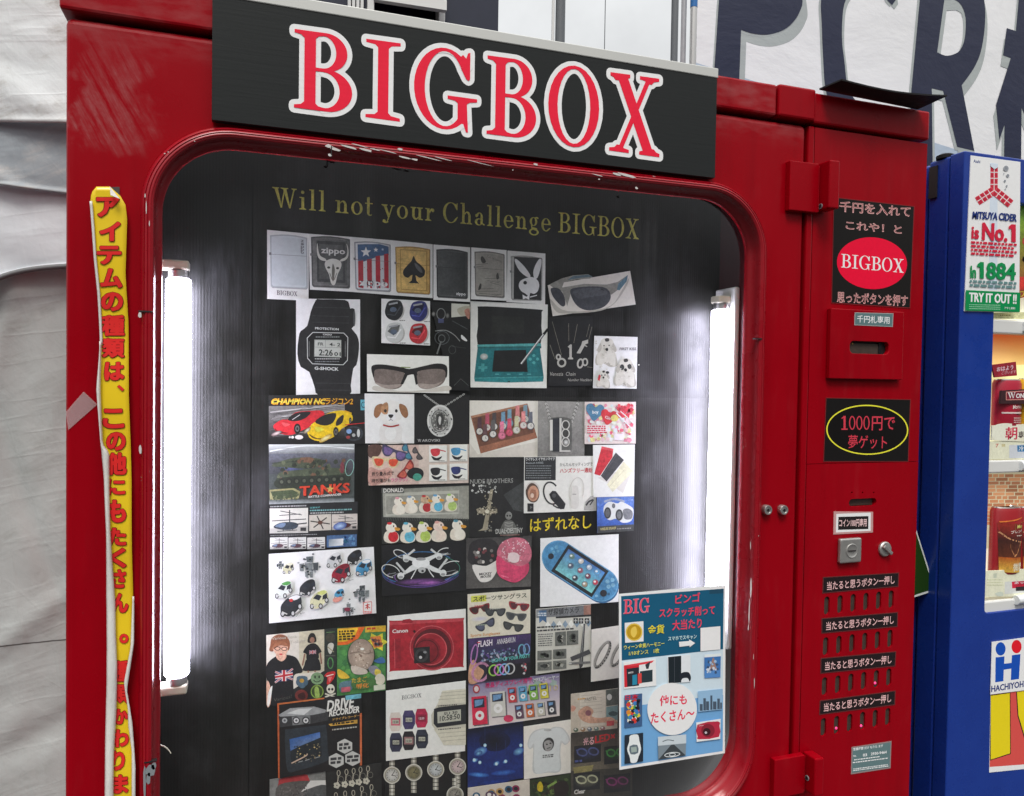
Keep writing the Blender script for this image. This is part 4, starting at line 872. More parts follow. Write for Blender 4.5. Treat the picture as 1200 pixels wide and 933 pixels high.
def scatc(t, u0, v0, u1, v1, n, size, pal, seed=1):
    R_ = random.Random(seed); a_, b_, c_, d_ = t.qd; mu_ = size / abs(b_[0] - a_[0]); mv_ = size / abs(d_[1] - a_[1])
    u0, u1, v0, v1 = max(u0, mu_), min(u1, 1 - mu_), max(v0, mv_), min(v1, 1 - mv_)
    for i in range(n):
        x, y = inbox(t, R_.uniform(u0, u1), R_.uniform(v0, v1)); a = R_.uniform(0, 3.14); r = size * R_.uniform(.4, 1)
        t.poly([(x + r * math.cos(a + q * 1.2566) * R_.uniform(.6, 1), y + r * math.sin(a + q * 1.2566) * R_.uniform(.6, 1)) for q in range(5)], R_.choice(pal)); t.k -= 1 if i % 5 else 0

# ---- row of lighters
def lighter(t, quad, col, c2, edge, hinge=True):
    a, b_, c, d = quad
    def ip(u, v): return tuple((a[i] * (1 - u) + b_[i] * u) * (1 - v) + (d[i] * (1 - u) + c[i] * u) * v for i in (0, 1))
    top = [ip(u, .035 - .035 * math.sin(u * 3.14)) for u in (0, .03, .1, .3, .5, .7, .9, .97, 1)]
    body = top + [ip(1, .97), ip(.96, 1), ip(.04, 1), ip(0, .97)]
    t.poly([(x + 2, y + 3) for x, y in body], (150, 148, 146)); t.poly(body, edge)
    ins = [(x + (ip(.5, .5)[0] - x) * .07, y + (ip(.5, .5)[1] - y) * .05) for x, y in body]; t.poly(ins, col)
    q = [ip(.06, .06), ip(.94, .06), ip(.94, .94), ip(.06, .94)]; t.raw([t.m(*p) for p in q], [(0, 1, 2, 3)], [col, c2, c2, col])
    t.line([ip(0, .385), ip(1, .385)], 2.2, tuple(int(v * .62) for v in col))
    if hinge: t.poly([ip(-.03, .35), ip(.03, .35), ip(.03, .40), ip(-.03, .40)], (120, 120, 122))
    return ip
t = card(FA, [(65, 347), (308, 370), (308, 762), (66, 752)], WH)
ip = lighter(t, [(82, 368), (298, 382), (302, 694), (86, 684)], (198, 204, 206), (186, 194, 196), (170, 176, 178))
for i, ch in enumerate('zippo'):
    t.txt(ch, 262, 418 + i * 17, 281, 420 + i * 17, 13, (110, 112, 116), .02)
t.serif('BIGBOX', 121, 728, 243, 736, 27, (70, 66, 78), gap=4); done(t, 'lighter_picture', 'picture of a plain silver lighter with BIGBOX printed beneath')
t = card(FA, [(308, 370), (555, 388), (555, 710), (316, 697)], WH)
ip = lighter(t, [(322, 378), (550, 392), (550, 690), (328, 680)], (118, 118, 116), (92, 92, 92), (84, 84, 84))
t.poly([ip(.14, .10), ip(.88, .10), ip(.88, .90), ip(.14, .90)], (72, 73, 73)); t.poly([ip(.20, .16), ip(.82, .16), ip(.82, .84), ip(.20, .84)], (92, 93, 92))
BN = (205, 204, 196)
t.blob([(360, 425), (366, 470), (378, 500), (405, 515), (412, 530), (380, 524), (362, 502), (356, 460)], BN); t.blob([(530, 428), (536, 470), (526, 505), (498, 520), (492, 532), (522, 526), (541, 500), (540, 455)], BN)
t.blob([(410, 530), (450, 516), (492, 530), (500, 560), (478, 610), (466, 660), (452, 672), (438, 655), (428, 610), (404, 560)], BN)
t.blob([(450, 545), (462, 580), (456, 640), (448, 645), (444, 590)], (110, 108, 100)); t.ell(426, 568, 9, 7, (70, 70, 66)); t.ell(478, 572, 9, 7, (70, 70, 66)); t.line([(432, 600), (446, 640)], 4, (120, 118, 110)); t.line([(474, 600), (458, 640)], 4, (120, 118, 110))
t.txt('zippo', 381, 482, 522, 490, 32, (210, 210, 206), .03); done(t, 'lighter_picture', 'picture of a dark grey lighter with a horned ox skull')
t = card(FA, [(555, 388), (796, 408), (800, 730), (555, 710)], WH)
ip = lighter(t, [(575, 408), (788, 424), (790, 710), (583, 698)], (214, 216, 218), (190, 192, 196), (150, 152, 156))
t.poly([ip(.09, .08)] + [ip(u, .05 + .02 * math.cos(u * 3)) for u in (.3, .5, .7)] + [ip(.95, .08), ip(.95, .25), ip(.7, .28), ip(.45, .36), ip(.25, .42), ip(.09, .41)], (62, 92, 130))
for x0, x1, y0 in ((598, 628, 530), (650, 678, 520), (700, 727, 502), (750, 776, 490)): t.poly([(x0, y0), (x1, y0 - 4), (x1 + 2, 690), (x0 + 2, 684)], (176, 40, 56)); scatc(t, .3, .5, .9, .9, 4, 6, [(150, 30, 46)], int(x0))
def star(cx, cy, r, col): t.poly([(cx + (r if i % 2 == 0 else r * .42) * math.sin(i * .6283), cy - (r if i % 2 == 0 else r * .42) * math.cos(i * .6283)) for i in range(10)], col)
star(644, 478, 32, (230, 232, 236)); star(702, 464, 15, (220, 224, 232)); star(742, 462, 9, (190, 200, 214)); t.line([ip(0, .385), ip(1, .385)], 2, (120, 90, 100))
t.txt('zippo', 604, 672, 772, 680, 36, (232, 230, 228), .05); t.ring(668, 660, 20, 18, 5, (60, 50, 56)); t.scat(600, 640, 770, 690, 26, 7, [(60, 50, 56), (230, 228, 226)]); done(t, 'lighter_picture', 'picture of a silver lighter with red white and blue stars and stripes')
t = card(FA, [(796, 408), (1035, 432), (1035, 747), (800, 730)], WH)
ip = lighter(t, [(815, 438), (1020, 452), (1020, 726), (822, 714)], (214, 178, 108), (196, 158, 90), (168, 132, 70))
t.poly([ip(.14, .08), ip(.90, .08), ip(.90, .93), ip(.14, .93)], (150, 116, 60)); t.poly([ip(.155, .09), ip(.885, .09), ip(.885, .92), ip(.155, .92)], (218, 182, 110)); t.line([ip(0, .385), ip(1, .385)], 2.5, (150, 116, 60))
t.blob([(924, 500), (938, 530), (968, 556), (990, 585), (985, 615), (960, 628), (935, 614), (912, 612), (890, 628), (866, 615), (862, 588), (886, 556), (910, 530)], (32, 32, 34)); t.poly([(918, 600), (932, 600), (940, 645), (956, 662), (894, 658), (912, 644)], (32, 32, 34)); t.blob([(930, 540), (965, 570), (975, 600), (955, 590), (935, 565)], (88, 88, 90)); done(t, 'lighter_picture', 'picture of a brass lighter with a large black spade')
t = card(FA, [(1040, 433), (1255, 450), (1255, 770), (1040, 757)], WH)
ip = lighter(t, [(1056, 452), (1240, 468), (1240, 752), (1060, 742)], (84, 86, 86), (52, 54, 54), (44, 45, 46)); t.line([ip(0, .385), ip(1, .385)], 2.5, (46, 47, 48)); t.txt('zippo', 1172, 728, 1228, 732, 16, (220, 220, 220), .03); done(t, 'lighter_picture', 'picture of a plain black lighter with small white print low down')
t = card(FB, [(150, 323), (340, 338), (340, 612), (148, 603)], WH)
ip = lighter(t, [(166, 338), (328, 352), (328, 596), (170, 584)], (160, 157, 148), (142, 139, 131), (112, 110, 106))
for L in ([(170, 418), (240, 410)], [(175, 428), (215, 424)], [(222, 492), (290, 490), (290, 506), (308, 506)], [(235, 502), (300, 514)], [(250, 512), (306, 528)], [(178, 560), (292, 560)], [(190, 572), (300, 580)], [(200, 548), (270, 546)], [(260, 588), (310, 578)]): t.line(L, 2.2, (88, 86, 82))
t.blob([(206, 404), (200, 385), (206, 370), (218, 380), (228, 400), (218, 408)], (66, 64, 62)); t.blob([(286, 494), (284, 472), (294, 462), (298, 492)], (66, 64, 62)); t.blob([(186, 552), (196, 520), (204, 524), (200, 548)], (66, 64, 62)); t.txt('Cat on stairs', 236, 376, 306, 402, 12, (100, 98, 94)); done(t, 'lighter_picture', 'picture of a pewter lighter engraved with tiny cats on stairs')
t = card(FB, [(345, 340), (550, 356), (548, 632), (340, 618)], WH)
ip = lighter(t, [(362, 362), (532, 374), (530, 610), (364, 606)], (176, 176, 172), (196, 195, 190), (150, 150, 146)); t.poly([(381, 374), (528, 380), (526, 608), (378, 602)], (44, 44, 46))
PW = (226, 226, 224)
t.blob([(384, 388), (396, 388), (430, 420), (462, 462), (468, 484), (446, 480), (410, 450), (388, 410)], PW); t.blob([(527, 388), (516, 386), (496, 418), (484, 456), (490, 490), (506, 488), (520, 450), (528, 410)], PW)
t.blob([(448, 488), (480, 484), (508, 502), (516, 530), (508, 560), (488, 574), (468, 570), (462, 588), (440, 572), (420, 560), (406, 534), (414, 505)], PW); t.ell(440, 514, 10, 10, (44, 44, 46)); t.poly([(426, 578), (446, 590), (464, 580), (462, 606), (444, 598), (428, 604)], PW); t.line([(466, 592), (504, 582)], 5, PW); done(t, 'lighter_picture', 'picture of a silver lighter with a white rabbit head on black')
# ---- sunglasses on tilted card
t = card(FB, [(563, 527), (1008, 450), (1038, 632), (590, 695)], (214, 209, 200))
t.blob([(575, 600), (640, 660), (760, 668), (900, 640), (960, 560), (1000, 490), (990, 530), (930, 620), (850, 665), (700, 680), (610, 672)], (178, 174, 164))
t.poly([(570, 524), (640, 490), (700, 474), (780, 468), (806, 482), (790, 492), (720, 496), (650, 512), (640, 540), (760, 520), (880, 524), (940, 510), (996, 472), (992, 500), (960, 540), (905, 580), (880, 545), (740, 545), (690, 560), (668, 640), (640, 560), (600, 548)], (146, 144, 136))
t.poly([(668, 500), (700, 478), (780, 470), (806, 482), (740, 488)], (96, 116, 126)); t.poly([(944, 520), (996, 472), (990, 506), (950, 556), (936, 552)], (96, 128, 144))
t.blob([(684, 556), (720, 540), (800, 534), (870, 540), (900, 570), (898, 610), (860, 648), (790, 664), (736, 650), (700, 610)], (70, 72, 78)); t.blob([(700, 560), (780, 542), (860, 548), (885, 575), (800, 590), (730, 600)], (86, 88, 94)); t.blob([(580, 545), (620, 545), (648, 580), (658, 630), (640, 642), (606, 610), (586, 580)], (66, 68, 74)); t.line([(850, 548), (868, 556)], 4, (40, 40, 44)); done(t, 'sunglasses_picture', 'tilted picture of grey sports sunglasses lying at an angle, upper right')
# ---- big digital watch
t = card(FC, [(235, 50), (610, 55), (610, 620), (235, 617)], (230, 226, 224))
KB = (38, 38, 39)
t.blob([(350, 60), (380, 54), (520, 58), (545, 80), (552, 108), (578, 112), (578, 205), (560, 225), (590, 262), (604, 310), (600, 380), (588, 440), (570, 460), (555, 560), (545, 617), (370, 617), (345, 575), (312, 480), (262, 450), (242, 372), (250, 280), (262, 240), (300, 210), (320, 130)], KB, 2)
for y in (100, 150, 188): t.line([(330, y), (545, y + 6)], 4, (58, 58, 60))
for y in (545, 585): t.line([(350, y), (556, y + 2)], 4, (58, 58, 60))
t.poly([(332, 246), (515, 250), (540, 276), (538, 412), (512, 440), (330, 434), (300, 400), (298, 280)], (190, 192, 190)); t.poly([(334, 250), (513, 254), (536, 278), (534, 410), (510, 436), (332, 430), (304, 398), (302, 282)], (26, 26, 27))
t.poly([(342, 290), (500, 292), (500, 396), (340, 390)], (148, 152, 146)); t.poly([(346, 294), (497, 296), (497, 392), (345, 387)], (176, 179, 172))
t.line([(344, 334), (498, 338)], 2, (110, 114, 110)); t.line([(408, 294), (408, 336)], 2, (110, 114, 110)); DG = (48, 52, 50)
t.txt('FR', 362, 325, 396, 325, 18, DG, .02); t.txt('4- 2', 430, 328, 494, 330, 20, DG, .02); t.txt('2:26', 368, 382, 450, 385, 36, DG, .03); t.txt('01', 458, 385, 496, 386, 22, DG, .02)
LW = (206, 208, 206)
t.txt('PROTECTION', 346, 230, 484, 236, 13, LW, .02); t.txt('CASIO', 392, 264, 444, 266, 9, LW, .03); t.txt('G-SHOCK', 343, 466, 484, 472, 18, LW, .04); t.lines(350, 272, 490, 1, 8, 6, (130, 134, 132)); t.lines(345, 400, 495, 1, 9, 6, (170, 172, 170)); t.lines(345, 416, 495, 1, 9, 6, (110, 112, 116)); t.rect(308, 300, 315, 390, (90, 92, 92)); t.rect(520, 300, 528, 390, (90, 92, 92)); t.ell(576, 165, 6, 48, (80, 80, 82)); done(t, 'watch_picture', 'picture of a large black square digital watch showing 2:26')
# ---- four small watches
t = card(FC, [(735, 50), (1020, 65), (1020, 325), (735, 310)], (228, 225, 220))
for cx, cy, c in ((808, 118, (40, 42, 46)), (952, 124, (48, 52, 110)), (810, 250, (190, 192, 190)), (950, 255, (178, 48, 56))):
    t.ell(cx + 6, cy + 4, 56, 58, (170, 168, 164)); t.blob([(cx - 50, cy - 10), (cx - 30, cy - 52), (cx + 30, cy - 58), (cx + 52, cy - 25), (cx + 48, cy + 25), (cx + 15, cy + 58), (cx - 28, cy + 52), (cx - 50, cy + 25)], c)
    t.poly([(cx - 40, cy - 8), (cx - 10, cy - 42), (cx + 34, cy - 46), (cx + 24, cy - 8), (cx - 4, cy + 16)], tuple(int(q * .5) for q in c)); t.line([(cx - 30, cy - 34), (cx + 22, cy - 44)], 10, (150, 152, 156)); t.ell(cx - 4, cy - 4, 20, 15, (86, 98, 116)); t.line([(cx - 40, cy + 24), (cx + 6, cy + 30), (cx + 40, cy - 22)], 7, tuple(min(255, int(q * 1.35 + 15)) for q in c)); t.lines(cx + 32, cy + 58, cx + 66, 1, 5, 5, (120, 118, 116))
done(t, 'watch_picture', 'picture of four small watches in black, blue, white and red')
# ---- spy gadgets on dark
t = card(FD, [(-126, 15), (96, 28), (96, 500), (-10, 506), (-12, 300), (-128, 285)], (24, 25, 26)) if False else card(FC, [(1022, 68), (1254, 78), (1252, 590), (1140, 586)], (22, 23, 24))
t.poly([(1145, 78), (1252, 84), (1250, 150), (1145, 160)], (196, 196, 184)); t.blob([(1180, 110), (1250, 92), (1250, 140), (1200, 150)], (168, 164, 146)); t.blob([(1222, 118), (1250, 110), (1250, 170), (1230, 150)], (170, 120, 104))
t.ell(1084, 140, 24, 30, (20, 20, 22)); t.ring(1084, 140, 27, 34, 5, (120, 122, 120)); t.rect(1068, 168, 1100, 192, (70, 76, 110)); t.ell(1040, 140, 12, 16, (150, 150, 146), c2=(30, 30, 30)); t.ell(1122, 150, 12, 18, (140, 140, 136), c2=(30, 30, 30))
t.ring(1090, 280, 44, 40, 4, (84, 88, 90)); t.ring(1088, 284, 22, 24, 5, (96, 100, 100)); t.line([(1085, 300), (1060, 375)], 9, (112, 114, 112)); t.line([(1050, 240), (1110, 236), (1160, 262), (1195, 300)], 5, (130, 132, 130), True); t.line([(1150, 180), (1240, 230)], 5, (70, 72, 74)); t.blob([(1205, 262), (1236, 292), (1230, 300), (1204, 284)], (205, 206, 204)); t.ring(1150, 350, 22, 26, 4, (70, 72, 72)); t.line([(1160, 560), (1200, 520), (1245, 560)], 3, (90, 92, 92)); t.line([(1150, 330), (1230, 340)], 3, (66, 68, 68)); done(t, 'gadget_picture', 'dark picture of key ring gadgets with a pale hand corner')
# ---- wide sunglasses
t = card(FC, [(650, 375), (1130, 388), (1132, 605), (652, 595)], (226, 222, 215))
t.blob([(700, 560), (830, 590), (980, 586), (1120, 560), (1126, 590), (900, 600), (700, 590)], (196, 192, 182)); t.line([(760, 500), (900, 478), (1010, 500), (1090, 520)], 4, (190, 180, 172), True)
t.blob([(690, 520), (688, 470), (760, 452), (850, 462), (870, 480), (866, 520), (850, 566), (800, 582), (740, 570), (706, 548)], (122, 110, 104)); t.blob([(940, 486), (960, 462), (1040, 450), (1108, 468), (1110, 520), (1080, 558), (1010, 580), (958, 570), (942, 530)], (126, 114, 108))
t.blob([(694, 540), (760, 556), (850, 552), (800, 580), (740, 570)], (158, 146, 138)); t.blob([(950, 548), (1040, 552), (1090, 536), (1040, 574), (970, 574)], (160, 148, 140))
t.blob([(678, 446), (740, 436), (850, 452), (900, 462), (980, 446), (1060, 430), (1116, 444), (1120, 500), (1110, 512), (1104, 470), (1040, 462), (950, 476), (946, 500), (916, 494), (880, 500), (866, 484), (780, 466), (700, 466), (692, 510), (684, 500)], (34, 33, 34)); t.poly([(872, 488), (890, 496), (862, 552), (846, 552)], (34, 33, 34)); t.poly([(924, 494), (940, 490), (948, 550), (936, 556)], (34, 33, 34)); t.line([(850, 452), (905, 454)], 5, (120, 140, 80)); done(t, 'sunglasses_picture', 'picture of wide dark wraparound sunglasses seen from the front')
# ---- teal folding game console
t = card(FD, [(107, 15), (560, 35), (553, 525), (107, 520)], (226, 222, 216))
TE = (36, 110, 116); TL = (84, 160, 160)
t.blob([(150, 60), (158, 46), (260, 48), (510, 64), (524, 78), (522, 160), (518, 262), (400, 268), (250, 270), (148, 268), (150, 160)], (30, 31, 32), 2); t.poly([(230, 100), (420, 108), (418, 205), (230, 205)], (38, 40, 38))
t.poly([(146, 270), (520, 262), (522, 290), (148, 292)], TL); t.poly([(148, 282), (522, 278), (522, 292), (148, 294)], (40, 96, 100))
t.poly([(148, 292), (514, 290), (536, 458), (128, 466)], TE); t.poly([(128, 466), (536, 458), (532, 486), (326, 492), (132, 486)], (44, 128, 132)); t.line([(128, 466), (536, 458)], 4, TL)
t.poly([(246, 304), (432, 300), (442, 430), (234, 428)], (24, 26, 27)); t.ell(186, 340, 27, 22, (60, 130, 132)); t.ell(186, 340, 22, 18, (196, 200, 198), c2=(150, 156, 154))
t.rect(152, 396, 206, 412, (70, 150, 152)); t.rect(170, 380, 188, 428, (70, 150, 152))
for x, y in ((478, 334), (478, 376), (456, 355), (500, 355)): t.ell(x, y, 9, 9, (86, 166, 166))
for x in (250, 320, 390, 440): t.rect(x, 440, x + 22, 446, (90, 165, 165))
t.line([(404, 382), (560, 178)], 13, (110, 112, 112)); t.line([(402, 382), (552, 184)], 5, (216, 216, 214)); t.line([(535, 210), (560, 178)], 14, (30, 31, 32)); t.ell(332, 486, 8, 4, (30, 60, 62)); done(t, 'console_picture', 'picture of an open teal folding game console with a stylus')
# ---- number necklaces
t = card(FD, [(563, 108), (822, 100), (820, 510), (563, 512)], (25, 26, 28)); SV = (176, 174, 168)
for L in ([(586, 135), (640, 330)], [(572, 270), (602, 355)], [(682, 145), (683, 250)], [(733, 150), (712, 260)], [(804, 150), (786, 225)], [(836, 165), (800, 240)], [(790, 400), (822, 404)]): t.line([p for p in L if p[0] < 824] if len([p for p in L if p[0] < 824]) > 1 else [L[0], (820, L[1][1])] if L[0][0] < 820 else [(818, L[0][1]), L[1]], 3, (120, 116, 106))
t.ring(622, 342, 16, 18, 9, SV); t.ring(641, 375, 27, 28, 11, SV); t.poly([(676, 282), (692, 268), (700, 270), (700, 345), (708, 347), (708, 356), (678, 356), (678, 347), (686, 345), (686, 290)], SV)
t.poly([(762, 250), (796, 240), (796, 262), (780, 268), (750, 322), (728, 320), (756, 272)], SV); t.line([(768, 268), (790, 282)], 6, SV); t.ring(750, 380, 20, 30, 10, SV, 10); t.ring(778, 372, 18, 24, 9, SV)
t.txt('Venezia  Chain', 570, 452, 720, 452, 22, SV, -.004, .02); t.txt('Number Necklace', 676, 484, 819, 484, 16, SV, -.004, .02); done(t, 'necklace_picture', 'dark picture of silver number necklaces 8, 1 and 7')
# ---- plush dogs
t = card(FD, [(833, 218), (1086, 225), (1080, 528), (825, 525)], (230, 227, 222)); PF, PD = (206, 203, 194), (178, 174, 164)
for cx, cy, s_, mask in ((905, 310, 1.0, 0), (1014, 430, 1.0, 1), (884, 470, .62, 2)):
    T_ = lambda L: [(cx + x * s_, cy + y * s_) for x, y in L]
    t.blob(T_([(-40, 0), (-66, 40), (-60, 80), (-20, 70), (20, 90), (60, 82), (58, 40), (40, 0)]), PD); t.blob(T_([(-44, -10), (-58, 62), (-36, 82), (0, 60), (40, 86), (52, 60), (40, -10)]), PF)
    t.blob(T_([(-40, -30), (-30, -68), (0, -80), (34, -66), (44, -20), (24, 6), (-20, 8)]), PF); t.blob(T_([(-36, -50), (-56, -10), (-44, 6), (-30, -20)]), PD); t.blob(T_([(38, -50), (58, -14), (50, 4), (32, -20)]), PD)
    if mask == 1: t.ell(cx - 20 * s_, cy - 28, 13, 17, (60, 60, 60)); t.ell(cx + 24 * s_, cy - 32, 12, 15, (66, 66, 66))
    if mask == 2: t.poly(T_([(-44, -40), (-24, -30), (-36, 20), (-54, 10)]), (196, 50, 66)); t.ell(cx + 38 * s_, cy - 60 * s_, 10, 8, (40, 40, 40))
    t.blob(T_([(-10, -74), (10, -78), (14, -62), (-6, -58)]), (60, 58, 58)); t.ell(cx, cy - 12 * s_, 9 * s_, 10 * s_, (36, 34, 34)); t.ell(cx - 16 * s_, cy - 34 * s_, 4, 4, (30, 30, 30)); t.ell(cx + 14 * s_, cy - 36 * s_, 4, 4, (30, 30, 30))
    R_ = random.Random(int(cx)); 
    for i in range(40): x, y = cx + R_.gauss(0, 28) * s_, cy + R_.gauss(20, 36) * s_; t.ell(x, y, 5 * s_, 4 * s_, R_.choice([PF, (216, 213, 205), (192, 188, 178)]), n=6)
    t.ell(cx, cy - 12 * s_, 8 * s_, 9 * s_, (36, 34, 34))
t.txt('FIRST KISS', 978, 302, 1074, 302, 15, (70, 66, 74), .02); done(t, 'plush_picture', 'white picture of three shaggy plush dogs')
# ---- racing cars
t = card(FE, [(75, 18), (637, 6), (637, 300), (75, 300)], (34, 33, 32)); grad(t, .0, .22, 1, .85, (120, 118, 116), (40, 38, 38))
for i in range(26): R_ = random.Random(i); y = 80 + i * 6; t.line([(75 + R_.uniform(0, 60), y + 30), (300 + R_.uniform(0, 330), y - 20)], R_.uniform(1.5, 4), R_.choice([(150, 148, 146), (90, 88, 88), (190, 188, 186), (60, 58, 58)]))
t.rect(520, 60, 637, 300, (26, 25, 25)); t.rect(75, 268, 637, 300, (22, 21, 22))
def sportcar(pts, col, dk, win, wheels, off_=0):
    t.blob(pts, col, 3); 
    for q, c in win: t.blob(q, c, 3)
    for x, y, rx, ry in wheels: t.ell(x, y, rx, ry, (24, 24, 24)); t.ell(x, y, rx * .6, ry * .6, (110, 108, 106)); t.ell(x, y, rx * .3, ry * .3, (40, 40, 40))
sportcar([(108, 215), (104, 190), (150, 160), (186, 158), (230, 118), (310, 108), (380, 106), (400, 122), (392, 150), (330, 180), (316, 200), (262, 226), (200, 250), (130, 236)], (204, 42, 52), 0, [([(186, 160), (228, 122), (300, 112), (320, 120), (290, 150), (240, 168)], (32, 30, 32)), ([(110, 208), (130, 224), (190, 238), (150, 240), (118, 230)], (120, 24, 30)), ([(150, 176), (200, 186), (170, 200)], (230, 90, 94))], [(242, 212, 20, 30)])
t.line([(212, 160), (258, 130)], 4, (190, 188, 190))
sportcar([(306, 250), (300, 226), (318, 196), (350, 168), (420, 122), (500, 104), (556, 124), (566, 160), (540, 190), (500, 214), (470, 250), (420, 276), (360, 284), (318, 268)], (232, 186, 28), 0, [([(345, 172), (400, 132), (468, 122), (452, 176), (400, 194)], (34, 32, 30)), ([(474, 160), (512, 130), (506, 176), (470, 196)], (40, 36, 32)), ([(312, 244), (360, 268), (420, 262), (380, 276), (330, 266)], (90, 66, 20)), ([(345, 200), (400, 214), (360, 232)], (248, 214, 70))], [(468, 232, 16, 30), (552, 166, 8, 20)])
t.poly([(520, 104), (560, 118), (560, 126), (516, 112)], (210, 160, 24)); t.ell(120, 240, 34, 12, (240, 200, 196), -20, c2=(80, 60, 60)); t.ell(408, 268, 44, 14, (252, 232, 170), -30, c2=(190, 150, 50)); t.ell(300, 222, 26, 10, (240, 220, 190), -40, c2=(120, 100, 80))
t.ell(572, 240, 56, 44, (54, 58, 64)); t.ell(572, 240, 44, 34, (30, 32, 36)); t.ell(545, 228, 16, 14, (120, 150, 190)); t.ell(600, 238, 9, 24, (190, 192, 190)); t.ell(572, 250, 10, 10, (170, 172, 170)); t.ell(540, 262, 12, 9, (150, 60, 60)); t.line([(520, 190), (637, 178)], 5, (190, 40, 44)); t.rect(612, 42, 640, 104, (96, 170, 186)); t.ring(630, 72, 14, 18, 4, (20, 40, 60))
t.ell(252, 262, 24, 13, (220, 216, 214)); t.ell(214, 262, 8, 8, (220, 216, 214)); t.ell(198, 262, 6, 6, (200, 196, 194))
for d_, c in ((2.5, (120, 20, 10)), (0, (240, 170, 40))): t.txt('CHAMPION NC', 85 + d_, 70 + d_, 402 + d_, 70 + d_, 36, c, .06, .03); t.txt('ラジコン2', 404 + d_, 68 + d_, 566 + d_, 68 + d_, 36, c, .05, .03)
t.txt('CHAMPION NC', 90, 62, 398, 62, 18, (252, 214, 90), .02, .03); done(t, 'toy_car_picture', 'dark picture of a red and a yellow racing car')
# ---- sitting plush puppy (plain stand in)
t = card(FE, [(637, 6), (927, 10), (927, 298), (640, 298)], (228, 225, 219))
W2, BR = (214, 212, 208), (150, 106, 74)
t.ell(788, 292, 80, 10, (200, 197, 190)); t.blob([(730, 200), (722, 250), (735, 284), (790, 292), (845, 284), (856, 250), (848, 190), (790, 170)], W2); t.ell(788, 240, 34, 40, (224, 222, 218)); t.ell(748, 282, 26, 12, W2); t.ell(830, 282, 26, 12, W2)
t.blob([(728, 90), (750, 56), (790, 46), (830, 56), (856, 92), (856, 140), (830, 172), (790, 182), (748, 172), (726, 138)], (220, 218, 213)); t.blob([(735, 66), (700, 82), (690, 130), (706, 150), (728, 128), (744, 84)], BR); t.blob([(845, 66), (880, 84), (892, 130), (876, 150), (852, 128), (838, 84)], BR); t.blob([(742, 70), (768, 58), (776, 90), (768, 126), (742, 124), (732, 100)], (176, 132, 96))
t.ell(758, 108, 8, 10, (38, 34, 32)); t.ell(822, 108, 8, 10, (38, 34, 32)); t.ell(790, 146, 30, 24, (232, 230, 226)); t.blob([(776, 130), (804, 130), (800, 144), (790, 150), (780, 144)], (40, 36, 36)); t.line([(790, 150), (790, 162)], 3, (70, 60, 58)); t.line([(778, 164), (790, 160), (802, 164)], 3, (70, 60, 58), True); t.line([(744, 190), (790, 200), (838, 190)], 9, (170, 54, 54), True); done(t, 'plush_picture', 'white picture of one sitting puppy toy with brown ears')
# ---- oval pendant
t = card(FE, [(930, 10), (1248, 14), (1246, 299), (927, 298)], (20, 20, 21)); SV2 = (172, 172, 168)
for (x0, y0), (x1, y1) in (((990, 18), (1066, 72)), ((1110, 78), (1215, 12))):
    for i in range(7): u = i / 6; t.ring(x0 + (x1 - x0) * u, y0 + (y1 - y0) * u, 9, 5, 3, SV2, math.degrees(math.atan2(y1 - y0, x1 - x0)))
t.ell(1078, 166, 76, 94, (150, 150, 146), c2=(186, 186, 182), n=30); t.ring(1078, 166, 74, 92, 9, (204, 204, 200)); t.ring(1076, 166, 50, 66, 6, (90, 90, 88)); t.ell(1075, 166, 42, 56, (112, 112, 108)); R_ = random.Random(5)
for i in range(90):
    a, q = R_.uniform(0, 6.28), R_.uniform(.3, .95); t.ell(1078 + 72 * q * math.cos(a), 166 + 90 * q * math.sin(a), 4, 4, R_.choice([(214, 214, 210), (70, 70, 68), (160, 160, 156), (40, 40, 40)]), n=6)
t.blob([(1060, 130), (1090, 124), (1100, 160), (1086, 200), (1066, 206), (1056, 170)], (60, 60, 58)); t.blob([(1072, 140), (1084, 150), (1078, 190), (1068, 170)], (196, 196, 192)); t.serif('SW', 936, 290, 968, 289, 16, (190, 190, 186)); t.txt('AROVSKI', 972, 289, 1076, 287, 15, (190, 190, 186)); done(t, 'pendant_picture', 'dark picture of a silver oval pendant on a chain')
# ---- watches in a wooden tray
t = card(FF, [(102, 47), (503, 50), (500, 378), (100, 380)], (222, 217, 208))
t.poly([(150, 362), (500, 286), (500, 376), (104, 378), (104, 300)], (206, 200, 190)); t.poly([(108, 138), (440, 64), (498, 266), (166, 358)], (150, 98, 76)); t.poly([(118, 148), (434, 78), (478, 236), (160, 318)], (118, 78, 62)); t.poly([(108, 138), (440, 64), (444, 78), (114, 150)], (178, 128, 102)); t.poly([(160, 318), (478, 236), (498, 266), (166, 358)], (160, 106, 82))
pal = [(120, 60, 76), (196, 92, 120), (80, 70, 70), (110, 150, 176), (220, 110, 140), (196, 120, 120), (100, 160, 180), (110, 110, 120)]
for i, (x, y, c) in enumerate(((160, 228, (90, 60, 70)), (205, 205, (190, 90, 110)), (246, 200, (80, 74, 76)), (298, 196, (120, 160, 186)), (335, 180, (130, 170, 190)), (382, 158, (206, 130, 130)), (428, 156, (130, 160, 176)), (192, 268, (110, 80, 84)), (238, 244, (96, 92, 92)), (290, 252, (228, 124, 152)), (334, 234, (206, 84, 108)), (376, 220, (200, 196, 160)), (416, 192, (220, 140, 140)), (458, 196, (110, 114, 126)))):
    t.poly([(x - 11, y - 80), (x + 11, y - 84), (x + 13, y), (x - 13, y)], c); t.ell(x, y, 23, 23, tuple(int(q * .8) for q in c)); t.ell(x, y, 18, 18, (206, 202, 196) if i not in (9, 10, 4) else c); t.line([(x, y), (x + 5, y - 11)], 2, (60, 56, 56)); t.line([(x, y), (x + 9, y + 2)], 2, (60, 56, 56))
